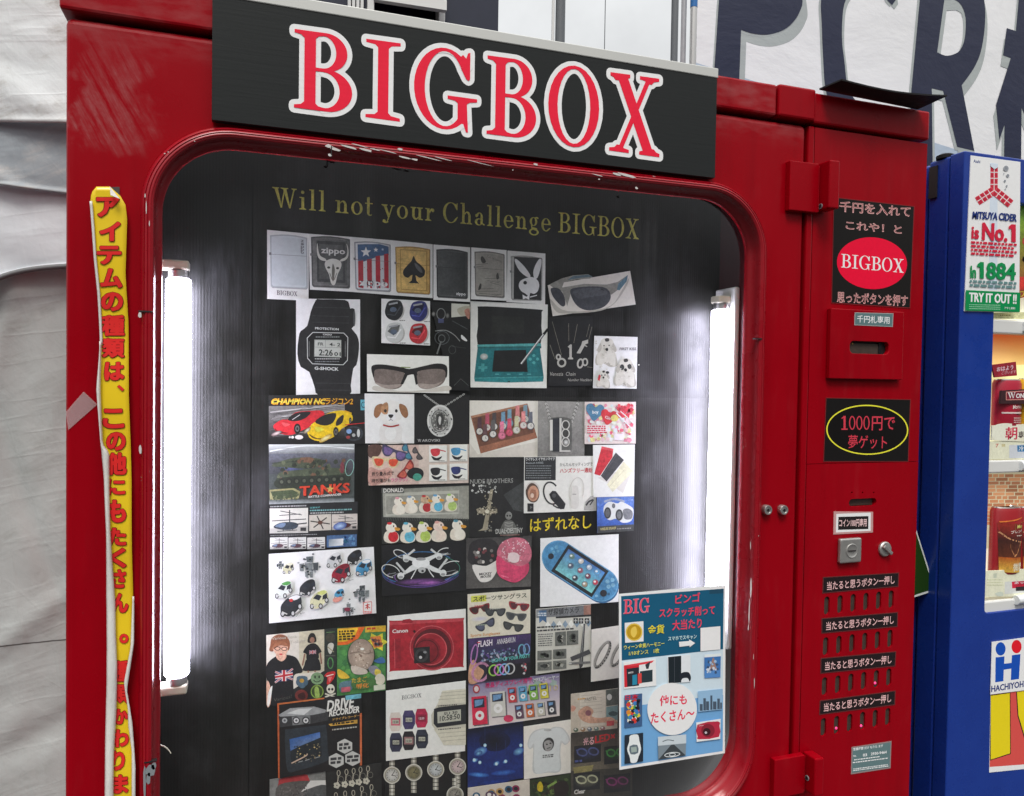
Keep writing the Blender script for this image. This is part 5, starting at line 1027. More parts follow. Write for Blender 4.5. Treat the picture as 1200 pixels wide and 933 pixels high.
done(t, 'watch_picture', 'picture of colourful strap watches lying in a wooden tray')
# ---- ring pendant on grey
t = card(FF, [(503, 50), (777, 55), (774, 374), (500, 378)], (146, 144, 140)); grad(t, 0, 0, 1, 1, (150, 148, 144), (126, 124, 121))
for (x0, y0), (x1, y1) in (((548, 58), (578, 180)), ((738, 56), (696, 180))):
    for i in range(13): u = i / 12; t.ring(x0 + (x1 - x0) * u, y0 + (y1 - y0) * u, 8, 6, 3, (206, 204, 200) if i % 2 else (90, 88, 86), 70)
t.blob([(574, 160), (600, 146), (660, 146), (692, 156), (700, 180), (700, 320), (690, 344), (650, 352), (600, 350), (576, 340), (572, 250)], (96, 95, 92), 3); t.poly([(588, 152), (628, 150), (628, 346), (588, 346)], (44, 46, 52)); t.rect(572, 160, 588, 340, (206, 204, 198)); t.rect(628, 150, 640, 348, (196, 194, 188))
for y in (190, 240, 290): t.blob([(664, y - 30), (690, y), (664, y + 30), (642, y)], (60, 58, 56)); t.ring(664, y, 24, 28, 6, (196, 194, 188))
t.ell(666, 292, 17, 18, (226, 224, 220), c2=(120, 118, 114)); t.rect(640, 338, 692, 348, (190, 188, 182)); done(t, 'pendant_picture', 'grey picture of a ring pendant with a black band')
# ---- heart candles
t = card(FF, [(777, 55), (1076, 55), (1075, 300), (776, 302)], (220, 206, 202)); scatc(t, .0, .0, 1, 1, 240, 20, [(232, 140, 160), (240, 226, 220), (206, 216, 222), (236, 190, 196), (224, 96, 120), (216, 224, 206), (240, 214, 150)], 3); scatc(t, .66, .0, 1, .35, 30, 20, [(206, 60, 76), (220, 80, 96)], 4)
def heart(cx, cy, s_, col, rot):
    ca, sa = math.cos(rot), math.sin(rot); L = [(0, 46), (-26, 20), (-46, -8), (-44, -34), (-22, -44), (-4, -30), (4, -28), (22, -44), (44, -34), (46, -8), (26, 20)]
    t.blob([(cx + (x * ca - y * sa) * s_, cy + (x * sa + y * ca) * s_) for x, y in L], col)
heart(834, 116, 1.12, (80, 126, 156), .12); heart(914, 146, 1.0, (196, 50, 58), .22); t.txt('boy', 820, 124, 856, 122, 18, (220, 228, 232), .04); t.txt('Girl', 894, 152, 936, 164, 18, (236, 200, 200), .04)
t.rect(786, 190, 912, 238, (238, 214, 212)); t.lines(790, 194, 905, 4, 12, 8, (206, 50, 80)); t.line([(960, 120), (1056, 216)], 7, (232, 236, 238)); t.line([(985, 110), (1062, 180)], 5, (220, 226, 230)); t.rect(948, 240, 1004, 280, (240, 214, 220)); t.ell(950, 150, 22, 20, (240, 210, 120)); done(t, 'candle_picture', 'pink picture of a blue and a red heart candle')
# ---- tank
t = card(FE, [(75, 305), (577, 302), (575, 640), (77, 655)], (70, 76, 74)); grad(t, 0, 0, 1, .16, (196, 200, 200), (110, 114, 116)); grad(t, 0, .16, 1, .5, (96, 98, 108), (64, 66, 70)); t.line([(80, 345), (300, 312), (574, 330)], 7, (214, 218, 218), True); t.line([(80, 330), (574, 316)], 4, (160, 164, 164))
GN, GD, GB = (76, 84, 66), (48, 54, 44), (112, 84, 66)
t.ell(200, 440, 90, 24, (92, 100, 150), 10, c2=(64, 66, 74)); t.blob([(90, 430), (160, 398), (260, 380), (370, 388), (396, 410), (380, 436), (280, 446), (180, 440)], GN); t.blob([(260, 384), (320, 380), (344, 400), (300, 412), (268, 404)], GB); t.line([(95, 415), (280, 400)], 7, (64, 70, 58)); t.blob([(140, 470), (300, 448), (480, 442), (520, 462), (500, 486), (300, 498), (150, 494)], GN); scatc(t, .1, .28, .9, .62, 90, 20, [GN, GD, GB, (96, 102, 78), (60, 66, 54)], 6)
t.blob([(110, 520), (200, 492), (420, 486), (540, 480), (548, 520), (480, 548), (260, 560), (130, 560)], GD)
for x in range(150, 520, 44): t.ell(x, 524 - (x - 150) * .05, 20, 20, (40, 44, 38)); t.ell(x, 524 - (x - 150) * .05, 10, 10, (84, 88, 74))
t.ring(548, 440, 26, 50, 5, (130, 170, 160), 10); t.ell(505, 440, 12, 34, (120, 60, 66)); t.poly([(80, 570), (220, 560), (260, 580), (250, 620), (100, 640), (82, 640)], (150, 146, 104)); t.poly([(86, 580), (214, 570), (246, 586), (240, 612), (104, 630)], (70, 82, 58)); scatc(t, .02, .84, .36, .97, 30, 12, [GN, GD, (110, 116, 84)], 9)
grad(t, .0, .93, 1, 1, (90, 96, 96), (150, 156, 156))
for d_, c in ((5, (60, 26, 18)), (0, (204, 66, 44))): t.txt('TANKS', 256 + d_, 606 + d_, 548 + d_, 584 + d_, 56, c, .07)
star(434, 566, 24, (206, 176, 96)); t.txt('BATTLE COMMANDER', 306, 618, 500, 602, 12, (210, 206, 200), .03); done(t, 'toy_tank_picture', 'picture of a boxed camouflage tank toy with red lettering')
# ---- helicopters
t = card(FE, [(78, 660), (597, 640), (593, 905), (80, 925)], (36, 37, 39))
def heli(x0, y0, x1, y1, body, bgc):
    t.quad([(x0, y0), (x1, y0 - 4), (x1, y1 - 4), (x0, y1)], bgc); w_, h_ = x1 - x0, y1 - y0; X = lambda u: x0 + w_ * u; Y_ = lambda v: y0 + h_ * v
    t.poly([(X(0), Y_(.8)), (X(1), Y_(.7)), (X(1), Y_(.96)), (X(0), Y_(1))], tuple(int(q * .86) for q in bgc)); t.line([(X(.06), Y_(.5)), (X(.95), Y_(.42))], h_ * .035, (60, 60, 62)); t.line([(X(.28), Y_(.10)), (X(.84), Y_(.26))], h_ * .03, (70, 70, 72)); t.line([(X(.52), Y_(.06)), (X(.52), Y_(.62))], h_ * .045, (70, 70, 72)); t.line([(X(.25), Y_(.28)), (X(.8), Y_(.22))], h_ * .03, (84, 84, 86))
    t.blob([(X(.1), Y_(.76)), (X(.26), Y_(.58)), (X(.55), Y_(.54)), (X(.74), Y_(.62)), (X(.68), Y_(.80)), (X(.4), Y_(.86))], body); t.blob([(X(.14), Y_(.72)), (X(.28), Y_(.6)), (X(.42), Y_(.6)), (X(.34), Y_(.76))], (110, 130, 156)); t.line([(X(.66), Y_(.64)), (X(.97), Y_(.58))], h_ * .05, (56, 56, 58)); t.line([(X(.2), Y_(.92)), (X(.72), Y_(.86))], h_ * .03, (60, 60, 62)); t.line([(X(.36), Y_(.84)), (X(.34), Y_(.92))], h_ * .03, (60, 60, 62)); t.line([(X(.6), Y_(.8)), (X(.6), Y_(.88))], h_ * .03, (60, 60, 62)); t.rect(X(.8), Y_(.76), X(.95), Y_(.9), (50, 50, 52))
t.lines(84, 666, 300, 1, 9, 7, (160, 160, 160), -.03); heli(80, 680, 305, 826, (58, 66, 76), (206, 204, 196))
t.txt('軽量設計', 316, 680, 376, 676, 9, (96, 170, 170)); t.lines(316, 688, 560, 1, 10, 8, (120, 170, 170), -.03); t.lines(318, 704, 520, 1, 10, 7, (170, 170, 168), -.03)
t.quad([(312, 718), (440, 712), (440, 806), (312, 812)], (190, 184, 172)); 
for a in range(0, 360, 60): t.line([(376, 762), (376 + 58 * math.cos(math.radians(a + 12)), 762 + 40 * math.sin(math.radians(a + 12)))], 7, (64, 60, 58))
t.ell(376, 762, 14, 12, (90, 60, 50)); heli(444, 714, 594, 806, (80, 40, 46), (192, 184, 176)); t.ell(492, 782, 40, 22, (170, 196, 240), -15, c2=(70, 90, 160))
for x in (82, 190, 300): heli(x, 850, x + 104, 918, (84, 56, 66), (200, 200, 196))
t.quad([(414, 838), (590, 830), (590, 900), (414, 908)], (70, 100, 140)); t.raw([t.m(*p) for p in ((426, 860), (512, 855), (512, 895), (426, 902))], [(0, 1, 2, 3)], [(110, 124, 134), (220, 224, 222), (220, 224, 222), (150, 160, 166)]); scatc(t, .85, .72, .98, .94, 26, 14, [(50, 80, 130), (96, 140, 180), (40, 90, 120)], 2); t.lines(84, 836, 360, 1, 8, 5, (130, 130, 130), -.03); done(t, 'helicopter_picture', 'picture grid of small remote helicopters with rotor details')
# ---- folding sunglasses
t = card(FE, [(660, 310), (1247, 303), (1245, 530), (660, 545)], (206, 190, 178)); grad(t, 0, 0, .5, 1, (212, 186, 172), (196, 170, 160), 0); t.blob([(662, 312), (735, 312), (720, 370), (664, 380)], (92, 66, 58)); t.blob([(664, 440), (720, 455), (780, 440), (800, 480), (740, 530), (664, 540)], (196, 150, 138))
def shades(cx, cy, s_, rot, fcol, lcol):
    ca, sa = math.cos(rot), math.sin(rot); T_ = lambda L: [(cx + (x * ca - y * sa) * s_, cy + (x * sa + y * ca) * s_) for x, y in L]
    t.blob(T_([(-80, -30), (-10, -24), (10, -24), (80, -30), (78, 8), (52, 34), (22, 28), (8, -2), (-8, -2), (-22, 28), (-52, 34), (-78, 8)]), fcol, 3); t.blob(T_([(-68, -18), (-20, -16), (-18, 10), (-34, 24), (-54, 22), (-66, 4)]), lcol, 3); t.blob(T_([(68, -18), (20, -16), (18, 10), (34, 24), (54, 22), (66, 4)]), lcol, 3)
shades(762, 408, 1.0, .04, (206, 190, 150), (214, 82, 56)); shades(810, 356, .95, .35, (70, 66, 90), (110, 90, 140)); shades(884, 350, .6, 1.2, (60, 80, 100), (70, 130, 150)); shades(944, 360, .5, 1.0, (60, 56, 56), (90, 84, 84)); shades(880, 455, .75, -.9, (140, 50, 50), (196, 96, 80))
t.blob([(885, 470), (920, 440), (970, 450), (982, 480), (960, 510), (900, 500)], (34, 34, 36)); t.ell(945, 496, 26, 22, (70, 150, 130)); t.txt('折り畳み式で', 678, 488, 808, 482, 22, (30, 28, 30), .03); t.txt('持ち運びも', 676, 528, 788, 524, 22, (30, 28, 30), .03); t.txt('ラクラク♪', 790, 524, 888, 520, 22, (206, 70, 140), .03)
for x, y, c in ((1068, 360, (200, 60, 70)), (1188, 355, (80, 150, 190)), (1068, 472, (40, 40, 42)), (1188, 466, (50, 60, 110))):
    t.quad([(x - 52, y - 46), (x + 52, y - 48), (x + 52, y + 48), (x - 52, y + 50)], (180, 176, 168)); t.quad([(x - 54, y - 49), (x + 50, y - 51), (x + 50, y + 44), (x - 54, y + 46)], (226, 222, 214)); t.blob([(x - 44, y - 26), (x + 5, y - 30), (x + 8, y), (x - 12, y + 14), (x - 36, y + 8)], c); t.line([(x - 2, y - 26), (x + 44, y - 14)], 6, c); t.blob([(x - 40, y + 12), (x - 10, y + 24), (x + 22, y + 14), (x + 4, y + 36), (x - 26, y + 36)], (36, 36, 40)); t.lines(x - 4, y + 38, x + 40, 1, 5, 4, (90, 88, 88))
done(t, 'sunglasses_picture', 'picture of folding sunglasses with red mirror lenses and four insets')
# ---- bath birds (plain stand ins)
t = card(FE, [(735, 560), (1247, 530), (1247, 862), (738, 888)], (46, 48, 46)); t.poly([(742, 570), (1247, 545), (1247, 742), (746, 730)], (150, 150, 140)); t.poly([(756, 590), (1190, 574), (1186, 712), (760, 722)], (176, 176, 164)); t.poly([(760, 608), (1186, 592), (1184, 702), (764, 714)], (146, 146, 136))
def bird(cx, cy, s_, body, head, cap):
    t.blob([(cx - 44 * s_, cy + 30 * s_), (cx - 30 * s_, cy), (cx + 10 * s_, cy - 8 * s_), (cx + 44 * s_, cy + 20 * s_), (cx + 40 * s_, cy + 56 * s_), (cx, cy + 68 * s_), (cx - 36 * s_, cy + 58 * s_)], (214, 206, 190)); t.ell(cx + 12 * s_, cy + 30 * s_, 30 * s_, 32 * s_, body); t.ell(cx, cy - 24 * s_, 32 * s_, 29 * s_, head); t.blob([(cx + 22 * s_, cy - 26 * s_), (cx + 52 * s_, cy - 18 * s_), (cx + 44 * s_, cy - 6 * s_), (cx + 22 * s_, cy - 10 * s_)], (210, 150, 60)); t.ell(cx + 14 * s_, cy - 32 * s_, 4 * s_, 6 * s_, (30, 28, 28)); t.ell(cx - 10 * s_, cy - 48 * s_, 14 * s_, 8 * s_, cap)
CR = (222, 216, 202)
for x, y, bo, hd, cp in ((836, 660, CR, CR, (216, 150, 160)), (908, 652, CR, CR, (130, 160, 190)), (992, 648, (186, 54, 60), (200, 170, 140), (186, 54, 60)), (1058, 644, (90, 170, 200), CR, (90, 150, 190)), (1140, 640, (170, 196, 110), CR, (150, 190, 100))): bird(x, y, .85, bo, hd, cp)
for x, y, bo, hd, cp in ((792, 815, (200, 40, 50), CR, (200, 40, 50)), (888, 815, (96, 176, 200), CR, (96, 176, 200)), (980, 812, (176, 200, 96), CR, (176, 200, 96)), (1070, 808, (222, 206, 190), (226, 200, 186), (214, 160, 150)), (1180, 800, CR, CR, (90, 160, 180))): bird(x, y, 1.0, bo, hd, cp)
t.rect(735, 560, 868, 588, (90, 92, 88)); t.txt('DONALD', 746, 586, 864, 582, 24, (216, 214, 206), .03)
for x in range(760, 1240, 14): t.line([(x, 735), (x + 5, 752)], 3, (84, 86, 82))
done(t, 'bath_toy_picture', 'picture of two rows of round bath birds with coloured bellies')
# ---- cross
t = card(FF, [(100, 380), (420, 378), (415, 845), (98, 850)], (30, 30, 31)); grad(t, 0, .28, 1, 1, (38, 38, 38), (28, 28, 28)); t.poly([(300, 600), (420, 520), (420, 700), (360, 690)], (64, 66, 66)); scatc(t, 0, .30, .5, .45, 40, 10, [(150, 150, 146), (60, 60, 60), (190, 190, 186)], 8); scatc(t, .3, .85, 1, 1, 26, 9, [(120, 120, 116), (60, 60, 60)], 9); t.txt('NUDE BROTHERS', 104, 535, 356, 528, 26, (150, 150, 146), .01); SVC = (150, 142, 122)
t.poly([(222, 570), (240, 566), (222, 690), (206, 806), (150, 812), (178, 796), (200, 690), (214, 620)], SVC); t.poly([(140, 684), (160, 676), (204, 690), (262, 682), (264, 706), (204, 712), (150, 708)], SVC); scatc(t, .14, .62, .5, .72, 40, 8, [(196, 188, 166), (90, 84, 70)], 2); scatc(t, .28, .42, .42, .95, 40, 7, [(196, 188, 166), (90, 84, 70), SVC], 3); t.ell(204, 696, 12, 12, (206, 200, 180))
t.ell(330, 722, 20, 24, (130, 130, 126)); t.ell(322, 722, 5, 6, BLK); t.ell(338, 722, 5, 6, BLK); t.blob([(300, 760), (330, 748), (360, 760), (384, 830), (280, 836)], (96, 96, 92)); 
for y in range(764, 812, 9): t.line([(306, y), (330, y - 5), (356, y)], 3, (170, 170, 164), True)
t.txt('DUAL•DESTINY', 254, 828, 412, 820, 28, (186, 186, 180), .01); t.lines(280, 834, 395, 1, 7, 6, (130, 90, 84), -.03); done(t, 'cross_picture', 'dark picture of an ornate silver cross and a skeleton')
# ---- hands free earphones
t = card(FF, [(422, 378), (832, 372), (845, 693), (420, 708)], (224, 220, 214)); t.poly([(425, 380), (607, 377), (606, 514), (424, 516)], (40, 42, 44)); t.txt('ワイヤレス イヤホンマイク', 430, 400, 600, 396, 17, (214, 214, 212), .02); t.txt('Bluetooth 3.0対応', 432, 418, 534, 416, 11, (190, 196, 200)); t.lines(432, 428, 580, 6, 14, 5, (130, 134, 136))
t.txt('かんたんセッティングで', 630, 432, 822, 428, 20, (50, 46, 44), .006); t.txt('ハンズフリー通話', 630, 470, 820, 466, 26, (196, 40, 56), .02)
t.ell(470, 588, 40, 58, (90, 70, 60), -8); t.ell(474, 592, 32, 46, (196, 148, 122)); t.blob([(462, 570), (490, 575), (488, 620), (468, 625), (456, 598)], (160, 110, 88)); t.ell(468, 604, 10, 14, (226, 196, 178)); t.ring(470, 586, 46, 64, 8, (206, 200, 194), 0, 200, 340)
t.ring(580, 590, 48, 70, 9, (44, 44, 46), -14, 60, 330); t.line([(590, 660), (620, 676), (640, 672)], 8, (44, 44, 46), True); t.poly([(568, 596), (586, 576), (606, 578), (664, 652), (656, 682), (632, 684), (576, 622)], (40, 40, 42)); t.ell(596, 604, 12, 12, (90, 90, 92)); t.ring(728, 576, 44, 80, 5, (196, 192, 186), 8, 90, 380); t.blob([(700, 560), (716, 546), (736, 556), (742, 640), (734, 676), (706, 680), (692, 664)], (206, 203, 197)); t.rect(704, 594, 726, 598, (130, 128, 124)); t.poly([(770, 690), (780, 640), (812, 606), (842, 606), (845, 692)], (166, 164, 160)); t.line([(784, 662), (800, 640), (826, 628)], 10, (48, 48, 50), True); t.line([(806, 660), (828, 628)], 7, (48, 48, 50)); t.rect(440, 650, 476, 698, (40, 40, 42)); t.poly([(456, 664), (470, 672), (456, 684)], (110, 110, 110)); done(t, 'earphone_picture', 'white picture of black and white ear hook headsets')
# ---- wallets fan
t = card(FF, [(825, 308), (1070, 305), (1065, 608), (828, 614)], (226, 223, 218)); t.poly([(850, 500), (930, 540), (1000, 590), (1050, 470), (1040, 440)], (206, 202, 196)); t.poly([(876, 316), (944, 330), (938, 380), (866, 488), (832, 478)], (196, 46, 58)); t.poly([(876, 316), (944, 330), (942, 344), (872, 330)], (216, 84, 92)); t.poly([(958, 352), (1006, 396), (904, 522), (870, 488)], (66, 66, 70)); t.poly([(1004, 404), (1062, 462), (940, 584), (906, 540)], (224, 218, 190)); t.line([(918, 554), (1010, 452)], 2, (190, 182, 150)); t.line([(964, 364), (880, 486)], 2, (96, 96, 100)); t.ell(890, 400, 6, 9, (160, 36, 46)); done(t, 'wallet_picture', 'white picture of red, grey and cream phone wallets fanned out')
# ---- speakers on blue
t = card(FF, [(848, 615), (1065, 610), (1063, 810), (850, 825)], (70, 104, 180)); grad(t, 0, 0, 1, .8, (92, 124, 192), (56, 92, 176)); t.ell(950, 690, 90, 50, (110, 150, 214), 0, c2=(64, 100, 182)); LG = (206, 208, 206)
t.blob([(888, 670), (920, 640), (968, 650), (990, 640), (1040, 664), (1062, 690), (1050, 750), (1000, 764), (960, 740), (920, 748), (892, 720)], LG); t.ell(910, 706, 21, 34, (52, 54, 58)); t.ell(910, 706, 13, 24, (90, 92, 96)); t.ell(978, 718, 22, 34, (60, 62, 66)); t.ell(978, 718, 13, 22, (110, 112, 114)); t.blob([(1000, 690), (1030, 680), (1056, 700), (1050, 740), (1010, 740)], (120, 122, 126)); t.ell(945, 664, 10, 14, (100, 102, 106)); t.line([(890, 640), (950, 624), (1010, 640)], 12, (150, 160, 180), True); t.poly([(850, 784), (1064, 772), (1063, 810), (850, 825)], (64, 66, 66)); t.txt('WIRELESS SPEAKER', 866, 808, 960, 800, 14, (190, 180, 120), .03); t.lines(966, 796, 1050, 1, 8, 6, (140, 140, 136), -.05); t.txt('2.1ch', 1032, 634, 1058, 634, 12, (160, 180, 220)); done(t, 'speaker_picture', 'blue picture of a white twin speaker set')
# ---- toy car assortment
t = card(FG, [(75, 347), (690, 305), (705, 693), (77, 753)], (226, 223, 220))
def mini(cx, cy, s_, body, roof, win=(46, 50, 58)):
    T_ = lambda L: [(cx + x * s_, cy + y * s_) for x, y in L]
    t.ell(cx + 4, cy + 30 * s_, 50 * s_, 14 * s_, (196, 193, 190), -25); t.blob(T_([(-50, 20), (-46, -8), (-14, -42), (26, -58), (48, -48), (52, -10), (36, 14), (2, 44), (-24, 48), (-46, 36)]), body, 3); t.blob(T_([(-12, -40), (26, -56), (46, -46), (18, -30)]), roof, 3); t.poly(T_([(-34, -10), (-12, -34), (16, -24), (2, 2)]), win); t.poly(T_([(22, -26), (46, -42), (48, -16), (20, -2)]), win)
    for x, y in ((10, 34), (44, 0), (-40, 36)): t.ell(cx + x * s_, cy + y * s_, 12 * s_, 16 * s_, (38, 38, 40)); t.ell(cx + x * s_, cy + y * s_, 7 * s_, 10 * s_, (190, 190, 190))
    t.line(T_([(-44, 26), (-18, 38)]), 6 * s_, (190, 188, 184))
def robot(cx, cy, s_):
    R_ = random.Random(int(cx)); 
    for x, y, w_, h_ in ((-12, -50, 44, 34), (-20, -10, 50, 46), (-54, -6, 30, 44), (30, -12, 34, 46), (-20, 40, 22, 34), (10, 42, 22, 36)): t.quad([(cx + x * s_, cy + y * s_), (cx + (x + w_) * s_, cy + (y - 4) * s_), (cx + (x + w_ - 3) * s_, cy + (y + h_) * s_), (cx + (x + 3) * s_, cy + (y + h_) * s_)], R_.choice([(96, 104, 106), (74, 80, 82), (120, 126, 126)]))
    for i in range(22): t.ell(cx + R_.gauss(0, 28) * s_, cy + R_.gauss(4, 32) * s_, 8 * s_, 6 * s_, R_.choice([(40, 42, 44), (150, 154, 154), (90, 96, 100)]), n=6)
mini(188, 432, .62, (206, 204, 170), (220, 218, 196)); robot(140, 408, .36); robot(305, 410, .95); mini(456, 384, .82, (190, 192, 192), (206, 206, 206)); mini(576, 368, .82, (44, 44, 46), (34, 34, 36)); mini(496, 462, 1.05, (146, 36, 52), (120, 30, 44)); mini(630, 428, .9, (70, 140, 180), (226, 226, 226)); mini(160, 558, .95, (206, 212, 206), (80, 150, 76)); mini(300, 545, .9, (50, 52, 56), (40, 42, 44)); mini(204, 652, 1.2, (44, 46, 50), (230, 230, 230)); t.ell(206, 616, 11, 9, (200, 60, 60)); mini(368, 615, 1.02, (210, 208, 170), (196, 202, 120)); mini(486, 580, .55, (80, 150, 186), (70, 140, 176)); t.blob([(452, 606), (490, 596), (506, 606), (480, 626), (454, 624)], (216, 150, 136)); robot(614, 568, .75); robot(536, 664, .55); t.ell(534, 668, 18, 12, (130, 50, 70))
for x, y in ((540, 490), (255, 685)): t.line([(x - 20, y + 26), (x + 26, y - 28)], 2, (90, 88, 88)); t.txt('4cm', x, y + 14, x + 30, y + 6, 9, (90, 88, 88))
t.ring(652, 658, 0.1, 0.1, .05, WH); t.quad([(628, 626), (677, 621), (677, 690), (628, 696)], (214, 80, 76)); t.quad([(631, 630), (674, 625), (674, 687), (631, 693)], (226, 218, 214)); t.line([(640, 646), (664, 640)], 6, (204, 50, 50)); t.line([(652, 634), (652, 668)], 6, (204, 50, 50)); t.line([(640, 662), (652, 650), (666, 660)], 6, (204, 50, 50)); t.lines(634, 680, 674, 1, 6, 6, (204, 50, 50)); done(t, 'toy_car_picture', 'white picture of many tiny toy cars and robots')
# ---- drone
t = card(FG, [(735, 298), (1240, 262), (1238, 560), (738, 594)], (26, 26, 29))
for i, (c, rx, ry, dx, dy) in enumerate((((70, 60, 120), 232, 92, 0, 10), ((60, 110, 160), 228, 84, -4, 0), ((90, 60, 130), 200, 74, 0, 30), ((40, 70, 110), 236, 96, 0, -4), ((120, 80, 150), 170, 60, 10, 34))): t.ring(970 + dx, 440 + dy, rx, ry, 5, c, -3, 20, 200)
t.ring(970, 440, 226, 88, 4, (70, 130, 110), -3, -50, 30); t.ring(960, 424, 210, 92, 4, (60, 110, 160), -3, 180, 330); t.ell(960, 508, 150, 20, (130, 80, 150), -3, c2=(34, 28, 40)); t.ell(1010, 515, 70, 12, (180, 110, 190), -3, c2=(90, 56, 110))
DW, DS = (206, 208, 206), (150, 152, 152)
for cx, cy, rx, ry in ((790, 446, 58, 36), (1140, 430, 72, 40), (846, 346, 44, 22), (1100, 332, 40, 20)): t.ring(cx, cy, rx, ry, 5, DW, 24 if cx < 960 else -20, 60, 330); t.line([(cx - rx * .5, cy + ry * .6), (cx + 30, cy + 10)], 3, DS); t.line([(cx, cy + ry), (cx + 40, cy + 14)], 3, DS)
t.blob([(870, 350), (940, 372), (1000, 366), (1060, 344), (1070, 356), (1010, 400), (1090, 444), (1100, 462), (1040, 450), (1000, 430), (940, 436), (880, 462), (850, 470), (900, 420), (930, 398), (866, 366)], DW, 4); t.ell(966, 398, 52, 30, (220, 222, 220)); t.ell(972, 440, 22, 18, (176, 178, 176)); t.ell(976, 446, 8, 7, (40, 40, 44)); t.ell(966, 376, 30, 9, (150, 152, 152)); t.line([(942, 430), (926, 460), (908, 492)], 6, DW, True); t.line([(1008, 430), (1022, 456), (1042, 482)], 6, DW, True)
for L in ([(822, 396), (880, 462)], [(1120, 374), (1070, 440)], [(930, 320), (880, 362)], [(1024, 318), (1068, 352)]): t.line(L, 12, (190, 192, 190))
for x, y in ((848, 474), (1096, 458), (880, 374), (1072, 360)): t.ell(x, y, 20, 20, DW); t.ell(x, y + 8, 14, 8, (150, 152, 152))
done(t, 'drone_picture', 'dark picture of a white drone with blue and purple light trails')
# ---- caps
t = card(FH, [(83, 155), (465, 140), (460, 437), (83, 450)], (74, 72, 70)); grad(t, 0, 0, 1, 1, (66, 64, 63), (92, 89, 86))
t.blob([(92, 250), (110, 180), (180, 156), (250, 170), (284, 230), (276, 280), (200, 320), (120, 310), (92, 286)], (44, 42, 44)); t.blob([(118, 312), (200, 316), (276, 276), (268, 330), (230, 396), (180, 412), (148, 390)], (214, 210, 204)); t.txt('MICKEY', 158, 372, 232, 366, 14, (50, 46, 46), .04); t.txt('MOUSE', 166, 388, 228, 382, 14, (50, 46, 46), .04); R_ = random.Random(4)
for i in range(16): t.ell(R_.uniform(130, 255), R_.uniform(210, 300), 10, 10, R_.choice([(196, 192, 186), (150, 50, 56), (120, 116, 112), (110, 60, 64)]), n=8)
t.blob([(262, 250), (290, 180), (360, 150), (430, 164), (464, 230), (452, 290), (400, 320), (320, 300)], (196, 108, 126)); R_ = random.Random(9)
for i in range(60): x, y = R_.uniform(292, 446), R_.uniform(168, 290); t.ell(x, y, 4, 4, (226, 190, 196), n=6)
t.blob([(262, 256), (320, 296), (400, 318), (446, 300), (440, 360), (380, 410), (320, 402), (264, 360)], (206, 70, 106)); t.line([(286, 372), (330, 384)], 5, (226, 120, 146)); t.blob([(330, 244), (360, 236), (390, 252), (386, 290), (350, 296), (326, 276)], (222, 200, 200)); done(t, 'cap_picture', 'grey picture of a black cap and a pink cap')
# ---- blue handheld
t = card(FH, [(517, 155), (975, 130), (975, 527), (515, 557)], (228, 225, 220)); BU, BD = (74, 134, 176), (48, 96, 136)
ca = math.radians(33)
def hh(L, cx=748, cy=346): return [(cx + x * math.cos(ca) - y * math.sin(ca), cy + x * math.sin(ca) + y * math.cos(ca)) for x, y in L]
def stad(hw, r): return [(-hw + r * math.cos(math.radians(a)), r * math.sin(math.radians(a))) for a in range(90, 271, 12)] + [(hw + r * math.cos(math.radians(a)), r * math.sin(math.radians(a))) for a in range(-90, 91, 12)]
t.poly([(x + 4, y + 9) for x, y in hh(stad(150, 98))], BD); t.poly(hh(stad(150, 98)), (96, 154, 190)); t.poly(hh(stad(148, 93)), BU); t.poly(hh([(-142, -92), (142, -92), (142, 92), (-142, 92)]), (34, 36, 40)); q = hh([(-126, -72), (128, -72), (128, 72), (-126, 72)]); t.raw([t.m(*p) for p in q], [(0, 1, 2, 3)], [(70, 110, 170), (66, 116, 180), (130, 206, 200), (120, 186, 190)])
for x, y, c in ((-86, -46, (96, 124, 110)), (-26, -52, (196, 190, 180)), (34, -48, (176, 190, 206)), (88, -50, (90, 150, 190)), (-62, 4, (80, 90, 110)), (0, -4, (150, 80, 96)), (56, 0, (120, 60, 80)), (112, 6, (190, 60, 76)), (-2, 50, (46, 60, 70)), (66, 50, (170, 150, 120))):
    (a, c_), = hh([(x, y)]); t.ell(a, c_, 19, 19, (150, 170, 180), c2=(90, 120, 140)); t.ell(a, c_, 15, 15, c); t.ell(a - 4, c_ - 4, 7, 6, (220, 220, 216))
for x, y, r, c in ((-190, 20, 17, (44, 48, 56)), (-192, -42, 11, (110, 168, 200)), (-172, -28, 9, (110, 168, 200)), (-208, -20, 9, (110, 168, 200)), (-190, -8, 9, (110, 168, 200)), (186, 34, 20, (40, 42, 48)), (188, -60, 12, (130, 180, 206)), (208, -36, 12, (130, 180, 206)), (168, -36, 12, (130, 180, 206)), (190, -14, 12, (130, 180, 206)), (160, 70, 8, (130, 180, 206)), (214, 22, 8, (50, 90, 120))): (a, c_), = hh([(x, y)]); t.ell(a, c_, r, r, c)
(a, c_), (a2, c2) = hh([(-40, 86), (0, 86)]); t.txt('SONY', a, c_, a2, c2, 9, (120, 124, 130)); done(t, 'console_picture', 'white picture of a tilted blue handheld game console')
